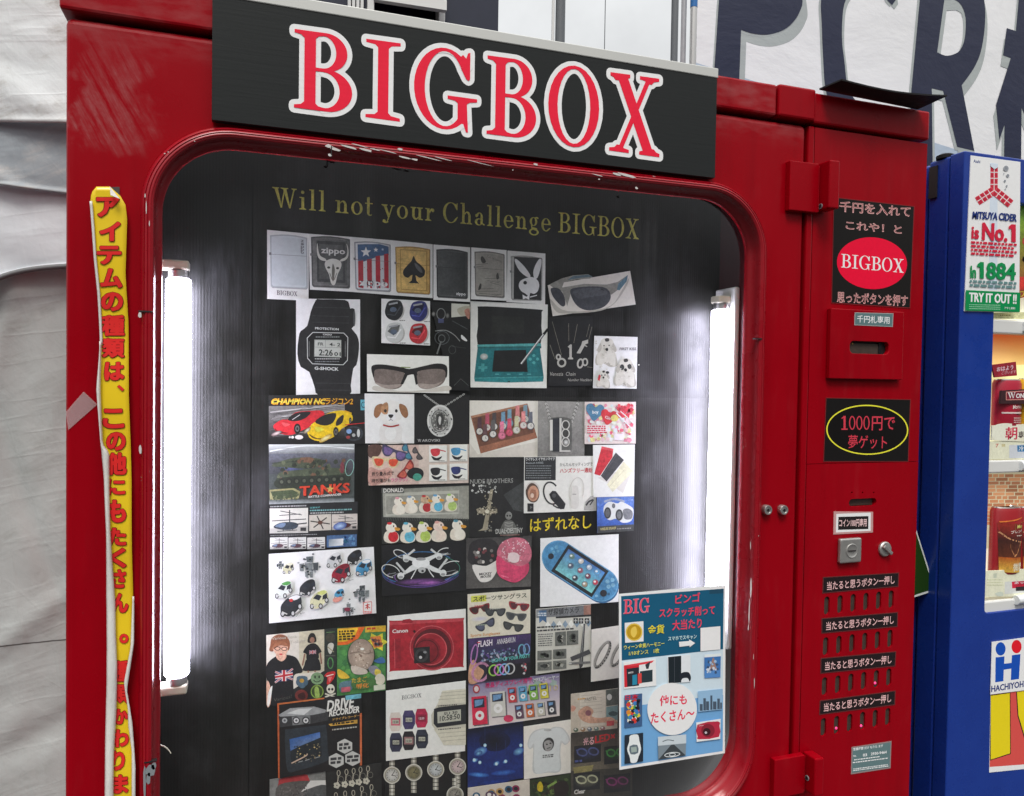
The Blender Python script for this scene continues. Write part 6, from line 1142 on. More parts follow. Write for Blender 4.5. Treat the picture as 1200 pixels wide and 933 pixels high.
# ---- sports sunglasses sheet
t = card(FH, [(90, 483), (458, 455), (457, 710), (92, 742)], (212, 206, 188)); t.quad([(110, 492), (200, 486), (200, 524), (110, 530)], (206, 206, 90)); t.txt('スポーツサングラス', 120, 524, 436, 500, 28, (50, 60, 40), .02)
for x, y, r, c, l in ((162, 568, -.25, (120, 40, 44), (70, 50, 50)), (390, 552, .15, (150, 50, 56), (90, 50, 56)), (252, 586, .0, (56, 58, 60), (76, 78, 80)), (374, 612, .1, (90, 92, 92), (70, 72, 74)), (196, 662, -.45, (60, 62, 74), (86, 90, 110)), (356, 672, .2, (60, 62, 62), (78, 80, 80))): shades(x, y, .72, r, c, l)
for x, y, c in ((130, 548, (196, 100, 100)), (370, 532, (200, 170, 170)), (110, 628, (150, 150, 196)), (140, 660, (160, 170, 150)), (220, 566, (160, 160, 150))): t.lines(x, y, x + 60, 1, 8, 6, c, -.05)
t.ell(160, 626, 54, 16, (186, 182, 200), -5, c2=(208, 203, 190)); t.txt('Sports Sunglasses', 106, 732, 280, 716, 16, (206, 150, 96), .02); done(t, 'sunglasses_picture', 'cream picture sheet with six pairs of sports sunglasses')
# ---- pen camera
t = card(FH, [(490, 570), (812, 543), (812, 906), (490, 952)], (196, 194, 184)); t.quad([(492, 572), (812, 545), (812, 600), (492, 622)], (118, 120, 122)); t.quad([(770, 548), (812, 545), (812, 600), (770, 603)], (150, 110, 96)); t.txt('ザ探偵カメラ', 562, 604, 742, 588, 36, (40, 40, 42), .03); t.poly([(508, 580), (552, 576), (552, 650), (530, 634), (510, 652)], (70, 104, 140)); t.lines(500, 590, 556, 2, 12, 8, (190, 196, 200)); t.quad([(606, 614), (812, 600), (812, 612), (606, 624)], (44, 44, 44))
for i in range(8): t.poly([(560 + i * 34, 640 - i * 2), (576 + i * 34, 664 - i * 2), (560 + i * 34, 688 - i * 2), (544 + i * 34, 664 - i * 2)], (130, 150, 166) if i % 2 else (222, 222, 214))
for x in (710, 742, 776): t.rect(x, 622, x + 26, 654, (56, 58, 58)); t.rect(x + 3, 636, x + 23, 639, (210, 210, 206)); t.rect(x + 11, 625, x + 14, 651, (210, 210, 206))
t.lines(496, 672, 640, 1, 10, 9, (60, 60, 62), -.06); t.lines(496, 692, 720, 1, 10, 9, (60, 60, 62), -.06); t.lines(502, 716, 590, 6, 13, 6, (96, 96, 94), -.06)
R_ = random.Random(3)
for x, y, w_, h_ in ((602, 704, 64, 82), (670, 698, 68, 82), (498, 814, 84, 56), (590, 806, 78, 56), (498, 880, 84, 50), (590, 872, 78, 50)):
    t.quad([(x, y), (x + w_, y - 5), (x + w_, y + h_ - 5), (x, y + h_)], (110, 112, 106)); t.scat(x + 4, y + 2, x + w_ - 4, y + h_ - 8, 22, 18, [(60, 62, 60), (160, 160, 150), (84, 90, 80), (40, 40, 40)], R_)
t.poly([(768, 655), (778, 655), (764, 900), (746, 922), (742, 890)], (62, 62, 64)); t.line([(770, 660), (752, 890)], 3, (170, 170, 168)); t.line([(695, 862), (806, 816)], 26, (70, 70, 72)); t.line([(684, 888), (808, 880)], 13, (110, 110, 108)); t.ell(690, 888, 10, 4, (190, 190, 186)); done(t, 'camera_picture', 'grey picture sheet about a hidden pen camera')
# ---- bangles
t = card(FH, [(816, 690), (990, 664), (990, 970), (813, 996)], (214, 210, 202))
for cx, cy in ((880, 836), (978, 826)):
    t.ring(cx, cy, 40, 96, 24, (150, 147, 140), 28); t.ring(cx, cy, 40, 96, 5, (206, 203, 196), 28); t.ring(cx, cy, 22, 78, 4, (110, 107, 102), 28); R_ = random.Random(1)
    for a in range(-80, 100, 14): x, y = 29 * math.cos(math.radians(a)), 86 * math.sin(math.radians(a)); c_, s_ = math.cos(.489), math.sin(.489); t.ell(cx + x * c_ - y * s_, cy + x * s_ + y * c_, 5, 6, (62, 60, 58), n=8)
done(t, 'bangle_picture', 'pale picture of silver bangles beside the hanging poster')
# ---- printed shirt
t = card(FI, [(60, 222), (472, 180), (475, 578), (62, 635)], (36, 38, 38)); t.poly([(60, 222), (400, 188), (400, 430), (62, 632)], (206, 200, 188)); t.poly([(252, 204), (400, 188), (400, 432), (252, 450)], (196, 188, 164)); SK = (222, 176, 152)
t.blob([(62, 400), (110, 350), (160, 336), (230, 350), (262, 400), (272, 440), (222, 460), (220, 560), (210, 612), (80, 630), (64, 500)], (30, 30, 32)); t.blob([(62, 500), (76, 500), (90, 560), (82, 630), (64, 634)], SK); t.blob([(72, 560), (96, 520), (80, 625), (66, 632)], (224, 222, 216)); t.blob([(128, 320), (168, 318), (178, 350), (150, 376), (118, 352)], SK); t.blob([(84, 280), (92, 240), (130, 218), (176, 226), (198, 262), (196, 300), (186, 312), (176, 290), (150, 286), (110, 300), (98, 318), (78, 312)], (140, 88, 62)); t.blob([(100, 290), (126, 272), (180, 280), (186, 310), (172, 340), (150, 350), (122, 338), (104, 314)], SK); t.blob([(100, 300), (110, 268), (150, 258), (190, 276), (184, 288), (140, 282), (112, 300)], (152, 98, 70)); t.ring(126, 300, 18, 12, 4, (40, 34, 34)); t.ring(166, 302, 18, 12, 4, (40, 34, 34)); t.ell(146, 334, 10, 5, (190, 60, 66))
def flag(x0, y0, x1, y1, dy):
    Q = lambda u, v: (x0 + (x1 - x0) * u, y0 + (y1 - y0) * v + dy * u); t.quad([Q(0, 0), Q(1, 0), Q(1, 1), Q(0, 1)], (52, 56, 100))
    for c, w_ in (((214, 208, 206), .16), ((190, 44, 56), .08)):
        t.line([Q(0, 0), Q(1, 1)], w_ * (y1 - y0), c); t.line([Q(0, 1), Q(1, 0)], w_ * (y1 - y0), c)
    for c, w_ in (((214, 208, 206), .34), ((190, 44, 56), .18)): t.line([Q(0, .5), Q(1, .5)], w_ * (y1 - y0), c); t.line([Q(.5, 0), Q(.5, 1)], w_ * (x1 - x0) * .75, c)
flag(112, 436, 216, 500, -18); t.blob([(304, 238), (318, 212), (340, 212), (352, 236), (350, 262), (306, 266)], (44, 40, 40)); t.ell(329, 250, 14, 17, (150, 110, 92)); t.blob([(276, 320), (306, 278), (350, 272), (384, 316), (368, 330), (364, 360), (300, 366), (294, 332)], (30, 30, 32)); t.blob([(300, 360), (362, 356), (380, 420), (350, 430), (276, 430), (282, 400)], (36, 36, 38)); t.line([(286, 330), (272, 400)], 9, (150, 110, 92)); t.line([(376, 326), (384, 390)], 9, (150, 110, 92)); t.line([(306, 430), (306, 442)], 10, (150, 110, 92)); t.line([(346, 428), (346, 438)], 10, (150, 110, 92)); flag(312, 312, 352, 334, -4); t.txt('Various Rock', 92, 250, 240, 236, 16, (176, 170, 158), .01); t.txt('T-shirt', 196, 272, 290, 262, 18, (180, 174, 162), .01)
t.poly([(402, 186), (470, 180), (472, 440), (402, 440)], (44, 50, 46)); t.ell(436, 236, 28, 26, (70, 66, 56)); t.line([(412, 206), (460, 202)], 4, (96, 130, 80)); t.blob([(420, 280), (440, 266), (456, 280), (440, 330), (424, 320)], (190, 188, 176)); t.line([(420, 290), (456, 320)], 5, (150, 140, 110)); t.ring(436, 385, 18, 34, 6, (80, 140, 80)); t.rect(408, 340, 466, 344, (90, 90, 80))
t.ell(270, 496, 36, 30, (70, 92, 110)); t.blob([(240, 466), (300, 466), (290, 520), (270, 532), (250, 518)], (76, 100, 116)); t.ell(268, 488, 14, 12, (190, 150, 60)); t.ell(358, 475, 38, 36, (120, 150, 110)); t.ell(346, 466, 5, 9, (40, 50, 36)); t.ell(370, 466, 5, 9, (40, 50, 36)); t.ring(358, 476, 24, 22, 5, (40, 50, 36), 0, 20, 160); t.ell(358, 552, 38, 40, (130, 160, 70)); t.ell(358, 552, 32, 34, (60, 76, 40)); t.blob([(344, 530), (364, 526), (372, 580), (348, 582)], (150, 176, 90)); t.blob([(400, 460), (420, 440), (462, 434), (458, 470), (430, 506), (414, 506), (418, 470)], (196, 46, 46)); t.line([(412, 462), (454, 450)], 5, (226, 220, 214)); t.blob([(424, 470), (444, 466), (430, 498)], (226, 110, 110)); t.ell(266, 574, 38, 34, (110, 46, 42)); t.blob([(244, 572), (280, 556), (288, 590), (256, 594)], (60, 26, 26)); t.ell(437, 536, 24, 28, (210, 206, 190)); t.ell(428, 538, 7, 8, BLK); t.ell(447, 538, 7, 8, BLK); t.line([(404, 564), (466, 584)], 8, (206, 202, 186)); t.line([(404, 584), (466, 562)], 8, (206, 202, 186)); t.txt('Various!', 104, 612, 208, 588, 20, (84, 82, 78)); done(t, 'shirt_picture', 'picture of a girl in glasses wearing a black flag T-shirt')
# ---- dinosaur egg
t = card(FI, [(475, 182), (760, 165), (760, 545), (475, 578)], (72, 128, 70)); scatc(t, 0, .2, 1, 1, 60, 26, [(86, 146, 76), (60, 110, 66), (96, 156, 80)], 5); t.poly([(478, 184), (640, 172), (600, 240), (540, 276), (478, 282)], (216, 100, 40)); t.poly([(478, 186), (600, 178), (580, 226), (530, 258), (478, 262)], (222, 180, 50)); t.lines(486, 196, 580, 4, 15, 11, (50, 44, 24), -.05); t.quad([(640, 172), (760, 165), (760, 200), (640, 206)], (214, 170, 52)); t.lines(650, 178, 700, 1, 10, 12, (190, 60, 40), -.05)
t.poly([(660 + (46 if i % 2 else 76) * .9 * math.cos(i * .5236) + 48, 262 + (34 if i % 2 else 60) * math.sin(i * .5236)) for i in range(12)], (206, 196, 60)); t.poly([(668, 232), (730, 226), (744, 290), (690, 296)], (206, 120, 60)); t.scat(664, 226, 750, 300, 12, 16, [(120, 70, 60), (90, 96, 110)]); t.ell(616, 348, 84, 106, (40, 70, 46), 0); t.ell(616, 338, 76, 94, (190, 172, 154), 0, c2=(150, 132, 118), n=30); R_ = random.Random(8)
for i in range(40): a, q = R_.uniform(0, 6.28), R_.uniform(0, .9); t.ell(616 + 74 * q * math.cos(a), 340 + 90 * q * math.sin(a), 4, 4, R_.choice([(130, 104, 90), (206, 190, 174)]), n=6)
t.ell(622, 302, 12, 7, (230, 222, 212)); t.line([(550, 330), (600, 318), (640, 330), (688, 320)], 3, (130, 110, 98), True); t.blob([(560, 400), (640, 420), (650, 445), (600, 452), (566, 440)], (196, 184, 170)); t.blob([(480, 420), (520, 440), (548, 470), (500, 476), (480, 456)], (216, 180, 60)); t.blob([(660, 410), (700, 400), (736, 440), (716, 466), (670, 440)], (130, 130, 140)); t.blob([(700, 420), (730, 430), (724, 460), (696, 450)], (210, 190, 80)); t.blob([(690, 370), (740, 350), (756, 380), (720, 386)], (60, 100, 150)); t.ell(726, 480, 30, 34, (206, 200, 180)); t.blob([(486, 510), (520, 490), (570, 492), (560, 540), (500, 556)], (90, 120, 130)); t.blob([(560, 490), (600, 466), (650, 470), (700, 480), (690, 520), (620, 540), (566, 530)], (70, 110, 60)); t.txt('たまご', 560, 500, 650, 490, 28, (206, 170, 60), .05); t.txt('孵化', 586, 534, 660, 524, 26, (216, 130, 50), .05); t.quad([(500, 528), (552, 522), (552, 550), (500, 556)], (196, 96, 110)); t.quad([(690, 516), (756, 508), (756, 538), (690, 546)], (196, 200, 180)); done(t, 'egg_toy_picture', 'green picture of a speckled dinosaur egg toy')
# ---- red camera
t = card(FI, [(770, 112), (1229, 68), (1233, 427), (768, 487)], (224, 220, 215)); RC, RD = (164, 36, 48), (120, 26, 36)
t.blob([(782, 150), (800, 138), (1000, 132), (1200, 122), (1216, 136), (1218, 270), (1214, 398), (1200, 408), (1000, 422), (800, 432), (784, 424), (780, 280)], RC, 2); t.poly([(784, 146), (1214, 124), (1216, 140), (784, 164)], (190, 70, 78)); t.poly([(860, 132), (900, 126), (922, 138), (916, 150), (856, 152)], (150, 34, 46)); t.ell(1030, 296, 132, 134, (142, 32, 44), n=36); t.ring(1030, 296, 130, 132, 6, (196, 84, 90)); t.ell(1032, 298, 112, 114, (86, 28, 34), n=36); t.ell(1024, 304, 96, 96, (156, 36, 48), n=36); t.ring(1024, 304, 94, 94, 4, (200, 96, 100)); t.ell(1004, 316, 78, 78, (126, 30, 40), n=30); t.ring(1000, 318, 70, 70, 6, (84, 22, 30)); t.quad([(926, 296), (1018, 288), (1020, 382), (926, 388)], (34, 32, 34)); t.ell(970, 340, 40, 40, (60, 58, 60)); t.ell(970, 340, 24, 24, (24, 24, 26)); t.ell(964, 352, 9, 9, (190, 190, 190)); t.ell(990, 322, 10, 7, (140, 140, 142)); t.quad([(812, 244), (846, 240), (850, 412), (814, 416)], (146, 34, 46)); t.line([(812, 244), (814, 416)], 4, (190, 80, 86)); t.ell(928, 200, 7, 8, (50, 20, 24)); t.txt('Canon', 798, 210, 890, 204, 22, (222, 214, 212), .03); done(t, 'camera_picture', 'white picture of a red compact camera')
# ---- light up bracelets
t = card(FJ, [(92, 42), (445, 14), (440, 260), (90, 292)], (44, 38, 54)); grad(t, 0, 0, 1, .45, (70, 50, 96), (40, 50, 70)); scatc(t, .2, .3, .85, .55, 90, 10, [(130, 150, 176), (60, 90, 110), (176, 170, 190), (90, 70, 130)], 4); t.blob([(96, 200), (120, 160), (150, 200), (180, 230), (140, 290), (94, 290)], (196, 150, 120)); t.ring(160, 230, 50, 60, 14, (186, 130, 160), 30); t.ring(124, 130, 20, 60, 8, (176, 120, 180), 10); t.ring(394, 105, 22, 34, 7, (110, 170, 190)); t.ring(420, 100, 20, 32, 6, (120, 150, 200)); grad(t, .3, .66, 1, .98, (24, 22, 28), (26, 24, 30))
for i, c in enumerate(((150, 200, 90), (200, 120, 190), (120, 170, 210), (180, 180, 180))): t.ring(235 + i * 30, 220 - i * 3, 30, 34, 8, c, 20)
t.scat(386, 170, 430, 250, 26, 10, [(190, 190, 190), (80, 60, 70), (200, 80, 90), (40, 40, 46)]); t.txt('FLASH', 146, 88, 226, 78, 34, (226, 214, 226), .02); t.rect(140, 60, 158, 66, (206, 40, 70)); t.txt('ANNABARUN', 252, 74, 356, 60, 30, (222, 220, 226), .0); t.txt('LIGHT UP YOUR PARTY', 224, 176, 440, 146, 20, (96, 190, 180), .02); done(t, 'bracelet_picture', 'purple picture of light up bracelets at a party')
# ---- drive recorder
t = card(FI, [(125, 622), (618, 562), (620, 985), (130, 1062)], (28, 27, 28)); t.quad([(125, 622), (400, 588), (400, 596), (134, 630)], (196, 110, 60)); t.quad([(125, 622), (135, 622), (139, 1060), (130, 1062)], (186, 92, 50)); t.quad([(608, 680), (620, 678), (621, 984), (609, 986)], (196, 100, 60))
t.poly([(130, 690), (200, 650), (340, 640), (412, 660), (400, 690), (300, 700), (170, 720)], (150, 152, 152)); t.poly([(180, 680), (250, 655), (330, 650), (280, 690)], (196, 198, 196)); t.poly([(132, 700), (330, 690), (420, 672), (426, 720), (330, 740), (140, 762)], (56, 56, 58)); t.poly([(210, 700), (318, 690), (318, 740), (214, 750)], (120, 122, 122))
for x in (168, 236, 292): t.ell(x, 722, 22, 22, (60, 60, 62)); t.ell(x, 722, 15, 15, (206, 206, 206) if x > 200 else (170, 172, 172)); t.ell(x, 722, 7, 7, (90, 92, 96))
t.blob([(170, 790), (200, 772), (380, 750), (412, 762), (420, 900), (414, 960), (230, 1020), (190, 1020), (176, 960)], (46, 52, 58), 3); t.quad([(196, 832), (374, 790), (386, 930), (208, 978)], (30, 40, 66)); q = [(196, 832), (374, 790), (380, 868), (202, 900)]; t.raw([t.m(*p) for p in q], [(0, 1, 2, 3)], [(50, 90, 150), (70, 110, 176), (120, 140, 170), (70, 100, 150)]); t.poly([(202, 900), (260, 870), (310, 850), (380, 820), (386, 930), (208, 978)], (34, 40, 44)); scatc(t, .2, .60, .5, .84, 50, 7, [(206, 180, 120), (50, 60, 60), (120, 110, 90), (30, 34, 36)], 6); t.line([(208, 972), (290, 930), (300, 915)], 7, (196, 170, 150), True)
for x in (260, 300, 360): t.line([(x - 12, 966 - (x - 260) * .25), (x + 14, 958 - (x - 260) * .25)], 5, (150, 152, 152)); 
for d_, c in ((3, (60, 60, 60)), (0, (214, 212, 206))): t.txt('DRIVE', 414 + d_, 668 + d_, 570 + d_, 642 + d_, 62, c, .04, .04); t.txt('RECORDER', 428 + d_, 698 + d_, 606 + d_, 672 + d_, 36, c, .05, .02)
t.txt('ドライブレコーダー', 450, 722, 606, 698, 14, (206, 160, 90), .02); t.quad([(424, 742), (594, 716), (594, 738), (436, 754)], (206, 160, 70)); t.lines(448, 738, 584, 1, 9, 10, (40, 34, 24), -.12); t.lines(446, 772, 590, 1, 9, 8, (170, 168, 160), -.12); t.quad([(524, 576), (616, 564), (616, 590), (526, 602)], (110, 180, 196))
for x, y in ((520, 872), (470, 956), (566, 944)):
    t.poly([(x + 50 * math.cos(a * 1.0472 + .5236), y + 44 * math.sin(a * 1.0472 + .5236)) for a in range(6)], (186, 186, 182)); t.lines(x - 34, y - 16, x + 36, 2, 22, 16, (56, 56, 58), -.1)
done(t, 'recorder_picture', 'black picture of a dashboard drive recorder with orange frame')
# ---- six small watches and one big
t = card(FI, [(762, 548), (1229, 489), (1225, 901), (762, 960)], (226, 223, 216)); t.serif('BIGBOX', 853, 600, 970, 586, 24, (60, 56, 66), gap=4)
for i, (x, y, c, d) in enumerate(((818, 730, (206, 196, 186), (196, 100, 116)), (896, 718, (74, 66, 106), (58, 52, 88)), (970, 708, (176, 44, 76), (140, 34, 60)), (820, 850, (56, 58, 78), (36, 38, 56)), (895, 840, (42, 40, 44), (150, 110, 110)), (972, 830, (50, 54, 66), (34, 38, 48)))):
    t.poly([(x - 26, y - 54), (x + 22, y - 56), (x + 36, y - 26), (x + 36, y + 24), (x + 22, y + 54), (x - 24, y + 56), (x - 36, y + 26), (x - 36, y - 24)], c); t.rect(x - 27, y - 22, x + 27, y + 22, d); t.rect(x - 19, y - 12, x + 19, y + 12, (176, 176, 160) if i != 2 else (110, 40, 56)); t.txt('12:50', x - 16, y + 8, x + 16, y + 7, 13, (44, 44, 44) if i != 2 else (220, 190, 196), .02)
CRM = (206, 202, 184)
t.poly([(1092, 548), (1229, 534), (1229, 620), (1060, 634)], CRM); t.poly([(1040, 772), (1229, 758), (1229, 864), (1100, 866), (1060, 800)], CRM); t.poly([(1026, 690), (1060, 630), (1229, 616), (1229, 762), (1050, 776), (1030, 748)], (190, 186, 170)); t.poly([(1042, 654), (1070, 644), (1229, 626), (1229, 742), (1060, 764), (1040, 740)], (40, 42, 46)); t.quad([(1062, 672), (1200, 656), (1200, 722), (1064, 738)], (178, 178, 164)); t.txt('10:58:50', 1076, 726, 1194, 710, 30, (40, 42, 42), .02); t.txt('SU 30', 1100, 690, 1180, 680, 16, (40, 42, 42), .02)
for y in (560, 580, 600): t.line([(1084 - (y - 560) * .4, y), (1229, y - 12)], 3, (170, 166, 150))
for y in (796, 820, 842): t.line([(1070 + (y - 796) * .5, y), (1229, y - 12)], 3, (170, 166, 150))
t.lines(1066, 634, 1180, 1, 8, 6, (90, 88, 84), -.08); t.lines(1066, 772, 1200, 1, 8, 6, (90, 88, 84), -.08); done(t, 'watch_picture', 'white BIGBOX picture of six small watches beside one big white watch')
# ---- music players
t = card(FJ, [(92, 295), (608, 237), (608, 478), (92, 552)], (178, 172, 176)); grad(t, 0, 0, 1, 1, (130, 120, 160), (216, 206, 200)); scatc(t, .6, 0, 1, .4, 20, 34, [(150, 170, 160), (180, 160, 190), (190, 186, 150)], 3)
def player(x, y, w_, h_, c, sk=-.1):
    Q = lambda u, v: (x + w_ * u + 8 * v, y + h_ * v + sk * w_ * u); t.quad([Q(.08, .04), Q(1.1, .04), Q(1.1, 1.04), Q(.08, 1.04)], (110, 104, 108)); t.quad([Q(0, 0), Q(1, 0), Q(1, 1), Q(0, 1)], c); t.quad([Q(.14, .08), Q(.86, .08), Q(.86, .40), Q(.14, .40)], (40, 44, 60)); t.quad([Q(.2, .12), Q(.8, .12), Q(.7, .3), Q(.2, .36)], (110, 150, 190)); a, c_ = Q(.5, .68); t.ell(a, c_, w_ * .30, w_ * .32, (226, 220, 218)); t.ell(a, c_, w_ * .11, w_ * .12, c)
player(108, 372, 84, 160, (206, 44, 74)); player(212, 345, 84, 140, (196, 194, 186))
for i, c in enumerate(((190, 60, 66), (90, 160, 190), (130, 180, 80), (206, 196, 70))): player(312 + i * 60, 320 - i * 8, 46, 84, c)
for i, c in enumerate(((96, 66, 86), (206, 110, 60), (190, 186, 170), (56, 56, 62))): player(352 + i * 61, 418 - i * 8, 44, 76, c)
t.txt('液晶ディスプレイ搭載', 186, 318, 452, 286, 28, (206, 40, 110), .05); t.txt('MP3プレーヤー', 460, 284, 602, 266, 22, (220, 226, 230), .03); t.txt('10', 552, 338, 598, 332, 32, (196, 180, 130)); t.ell(318, 492, 28, 20, (206, 60, 96)); t.ell(136, 325, 20, 24, (176, 60, 70)); t.ell(136, 325, 13, 16, (216, 200, 200)); done(t, 'music_player_picture', 'picture of ten colourful small music players')
# ---- blue ceiling lights
t = card(FJ, [(85, 555), (402, 510), (402, 830), (88, 885)], (26, 44, 110)); grad(t, 0, 0, 1, .4, (16, 18, 28), (24, 44, 110)); t.ell(240, 620, 90, 60, (14, 16, 26), 0, c2=(18, 26, 60))
for x, y, r in ((160, 680, 40), (375, 680, 34), (130, 730, 18), (250, 748, 20), (300, 738, 16), (150, 690, 22)): t.ell(x, y, r, r * .6, (130, 190, 240), -25, c2=(30, 56, 140))
for x, y in ((185, 645), (388, 645), (124, 728), (156, 742), (250, 750), (302, 736)): t.ell(x, y, 9, 10, (236, 244, 250), c2=(140, 196, 240)); t.line([(x, y - 10), (x, y - 120)], 1.5, (40, 60, 110))
t.ell(150, 812, 60, 14, (80, 140, 210), 4, c2=(26, 60, 140)); t.ell(290, 800, 70, 16, (60, 110, 190), -6, c2=(26, 52, 130)); t.ell(240, 850, 100, 16, (20, 50, 130), -8, c2=(22, 40, 100)); done(t, 'lights_picture', 'dark blue picture of glowing lights in a room')
# ---- white shirt
t = card(FJ, [(405, 540), (672, 500), (675, 800), (440, 832), (406, 836)], (222, 217, 208)) if False else card(FJ, [(405, 540), (672, 500), (675, 800), (407, 838)], (222, 217, 208))
t.blob([(470, 560), (520, 548), (545, 556), (580, 540), (630, 550), (668, 610), (640, 644), (620, 632), (612, 690), (612, 790), (540, 800), (462, 802), (456, 720), (458, 660), (440, 668), (426, 640), (440, 590)], (190, 192, 190)); t.blob([(474, 566), (522, 554), (546, 562), (580, 546), (626, 556), (660, 612), (640, 636), (614, 620), (606, 700), (606, 784), (540, 794), (468, 796), (464, 640), (442, 660), (432, 636), (446, 594)], (204, 208, 207)); t.ell(540, 558, 22, 8, (170, 172, 170)); t.ell(544, 640, 32, 40, (60, 60, 60), 18); t.blob([(520, 630), (550, 616), (570, 640), (556, 672), (530, 676)], (150, 150, 148)); t.ell(536, 640, 6, 4, (40, 40, 40)); t.ell(556, 634, 6, 4, (40, 40, 40)); t.line([(536, 664), (556, 656)], 4, (40, 40, 40)); t.lines(512, 700, 574, 2, 10, 7, (90, 90, 90), -.1); done(t, 'shirt_picture', 'pale picture of a white T-shirt with a dark face print')
# ---- massager
t = card(FJ, [(672, 355), (940, 322), (935, 550), (672, 575)], (190, 180, 164)); t.poly([(720, 350), (866, 334), (866, 530), (730, 540)], (206, 198, 184)); t.poly([(870, 332), (940, 322), (938, 415), (872, 424)], (90, 96, 90)); t.ell(890, 372, 14, 18, (206, 206, 200)); t.poly([(872, 428), (938, 418), (936, 500), (872, 508)], (120, 150, 150)); t.ell(910, 466, 26, 14, (70, 90, 92)); t.lines(726, 364, 850, 6, 20, 3, (170, 160, 146), -.1); t.txt('PASTEL', 750, 398, 818, 386, 20, (110, 100, 92)); t.lines(710, 380, 752, 1, 9, 8, (206, 160, 90), -.1)
t.blob([(740, 430), (770, 424), (800, 450), (790, 480), (830, 490), (900, 486), (936, 520), (860, 516), (780, 520), (730, 500), (712, 460)], (202, 158, 134)); t.blob([(676, 420), (700, 430), (690, 450), (674, 452)], (206, 150, 130)); t.ell(770, 462, 17, 17, (140, 90, 100))
for x, c in ((700, (90, 110, 90)), (740, (150, 120, 90)), (778, (100, 110, 120)), (816, (110, 130, 120)), (852, (140, 96, 100))): t.ell(x, 558 - (x - 700) * .06, 14, 12, c); t.ell(x - 3, 554 - (x - 700) * .06, 6, 5, (206, 204, 200))
t.quad([(874, 508), (916, 504), (916, 532), (874, 536)], (196, 80, 84)); done(t, 'massager_picture', 'beige picture of a hand holding a small round gadget')
# ---- light up glasses
t = card(FJ, [(672, 582), (1020, 538), (1020, 1000), (672, 1000)], (70, 66, 58)); grad(t, 0, 0, 1, .5, (60, 56, 52), (110, 102, 88)); t.txt('LED×', 808, 632, 922, 612, 40, (200, 46, 50), .06); t.txt('光る', 740, 650, 802, 636, 44, (226, 170, 176), .05)
for x, y, w_, h_, c in ((690, 650, 152, 100, (80, 90, 140)), (860, 654, 130, 100, (70, 150, 70)), (686, 806, 150, 100, (180, 180, 150)), (858, 816, 150, 100, (150, 60, 120))):
    t.quad([(x, y), (x + w_, y - 14), (x + w_, y + h_ - 14), (x, y + h_)], (34, 35, 38)); t.ell(x + w_ * .5, y + h_ * .4, w_ * .5, h_ * .4, tuple(int(q * .6) for q in c), -6, c2=(36, 36, 40))
    for dx in (.30, .72): t.ring(x + w_ * dx, y + h_ * .38 - dx * 12, w_ * .21, h_ * .24, 9, c, 12)
    t.line([(x + w_ * .08, y + h_ * .2), (x + w_ * .14, y + h_ * .36)], 6, c)
t.lines(694, 730, 740, 1, 8, 12, (80, 90, 150), -.1); t.quad([(684, 770), (800, 756), (790, 790), (690, 804)], (150, 140, 90)); t.txt('Clear', 690, 922, 752, 914, 24, (214, 212, 206), .04); done(t, 'glasses_picture', 'picture of LED glasses in blue, green, clear and pink')
# ---- bottom row
t = card(FJ, [(88, 887), (438, 838), (440, 1010), (88, 1010)], (200, 190, 178)); R_ = random.Random(12)
for i in range(26):
    x, y = R_.uniform(100, 425), R_.uniform(880, 1000); 
    if y > 885 - (x - 88) * .13 + 24: c = R_.choice([(140, 40, 80), (40, 90, 120), (60, 56, 56), (190, 150, 90), (90, 60, 90)]); t.ell(x, y, 22, 20, c); t.ell(x, y, 12, 11, (222, 214, 204) if i % 2 else (40, 36, 40))
done(t, 'rings_picture', 'pale picture of jumbled colourful round frames at the bottom')
t = card(FJ, [(440, 842), (672, 805), (674, 1010), (440, 1010)], (48, 60, 34)); scatc(t, 0, .05, 1, 1, 160, 24, [(40, 52, 30), (76, 96, 50), (30, 34, 24), (100, 120, 60), (60, 50, 36)], 7); t.blob([(482, 866), (500, 850), (514, 880), (506, 906), (484, 900)], (206, 180, 40)); t.blob([(575, 870), (640, 850), (660, 900), (600, 960)], (40, 30, 26)); t.line([(540, 880), (590, 850)], 12, (130, 160, 80)); done(t, 'plant_picture', 'green leafy picture with a yellow spot at the bottom')
t = card(FK, [(80, 568), (407, 520), (412, 760), (80, 760)], (130, 130, 128)); t.blob([(132, 590), (150, 560), (280, 538), (306, 552), (300, 600), (140, 625)], (170, 56, 60)); t.blob([(132, 600), (300, 575), (306, 600), (250, 690), (130, 700)], (92, 88, 86)); t.poly([(264, 640), (320, 574), (408, 572), (410, 620)], (206, 204, 200)); t.blob([(260, 660), (290, 630), (408, 600), (410, 700), (260, 720)], (84, 86, 86)); scatc(t, .16, .3, .68, .9, 120, 9, [(110, 106, 104), (70, 68, 68)], 2); scatc(t, .56, .5, 1, .9, 70, 8, [(104, 106, 106), (66, 68, 68)], 3); done(t, 'wallet_picture', 'grey picture of woven red and grey wallets, bottom left')
t = card(FK, [(410, 516), (735, 470), (738, 760), (412, 760)], (38, 39, 38)); SC = (176, 170, 154)
for i, (x, y) in enumerate(((484, 530), (530, 524), (572, 518), (612, 510), (656, 504), (468, 660), (522, 650), (570, 646), (620, 622), (676, 612))):
    t.ring(x, y, 11, 18, 4, SC); t.line([(x - 2, y + 16), (x - 6, y + 54)], 5, SC); t.ring(x + 14, y + 36, 16, 18, 2.5, (130, 126, 116)); 
    for a in range(5): t.ell(x - 10 + 12 * math.cos(a * 1.257), y + 72 + 12 * math.sin(a * 1.257), 9, 9, (190, 186, 170), n=8)
done(t, 'keychain_picture', 'dark picture of silver charm key chains in rows')
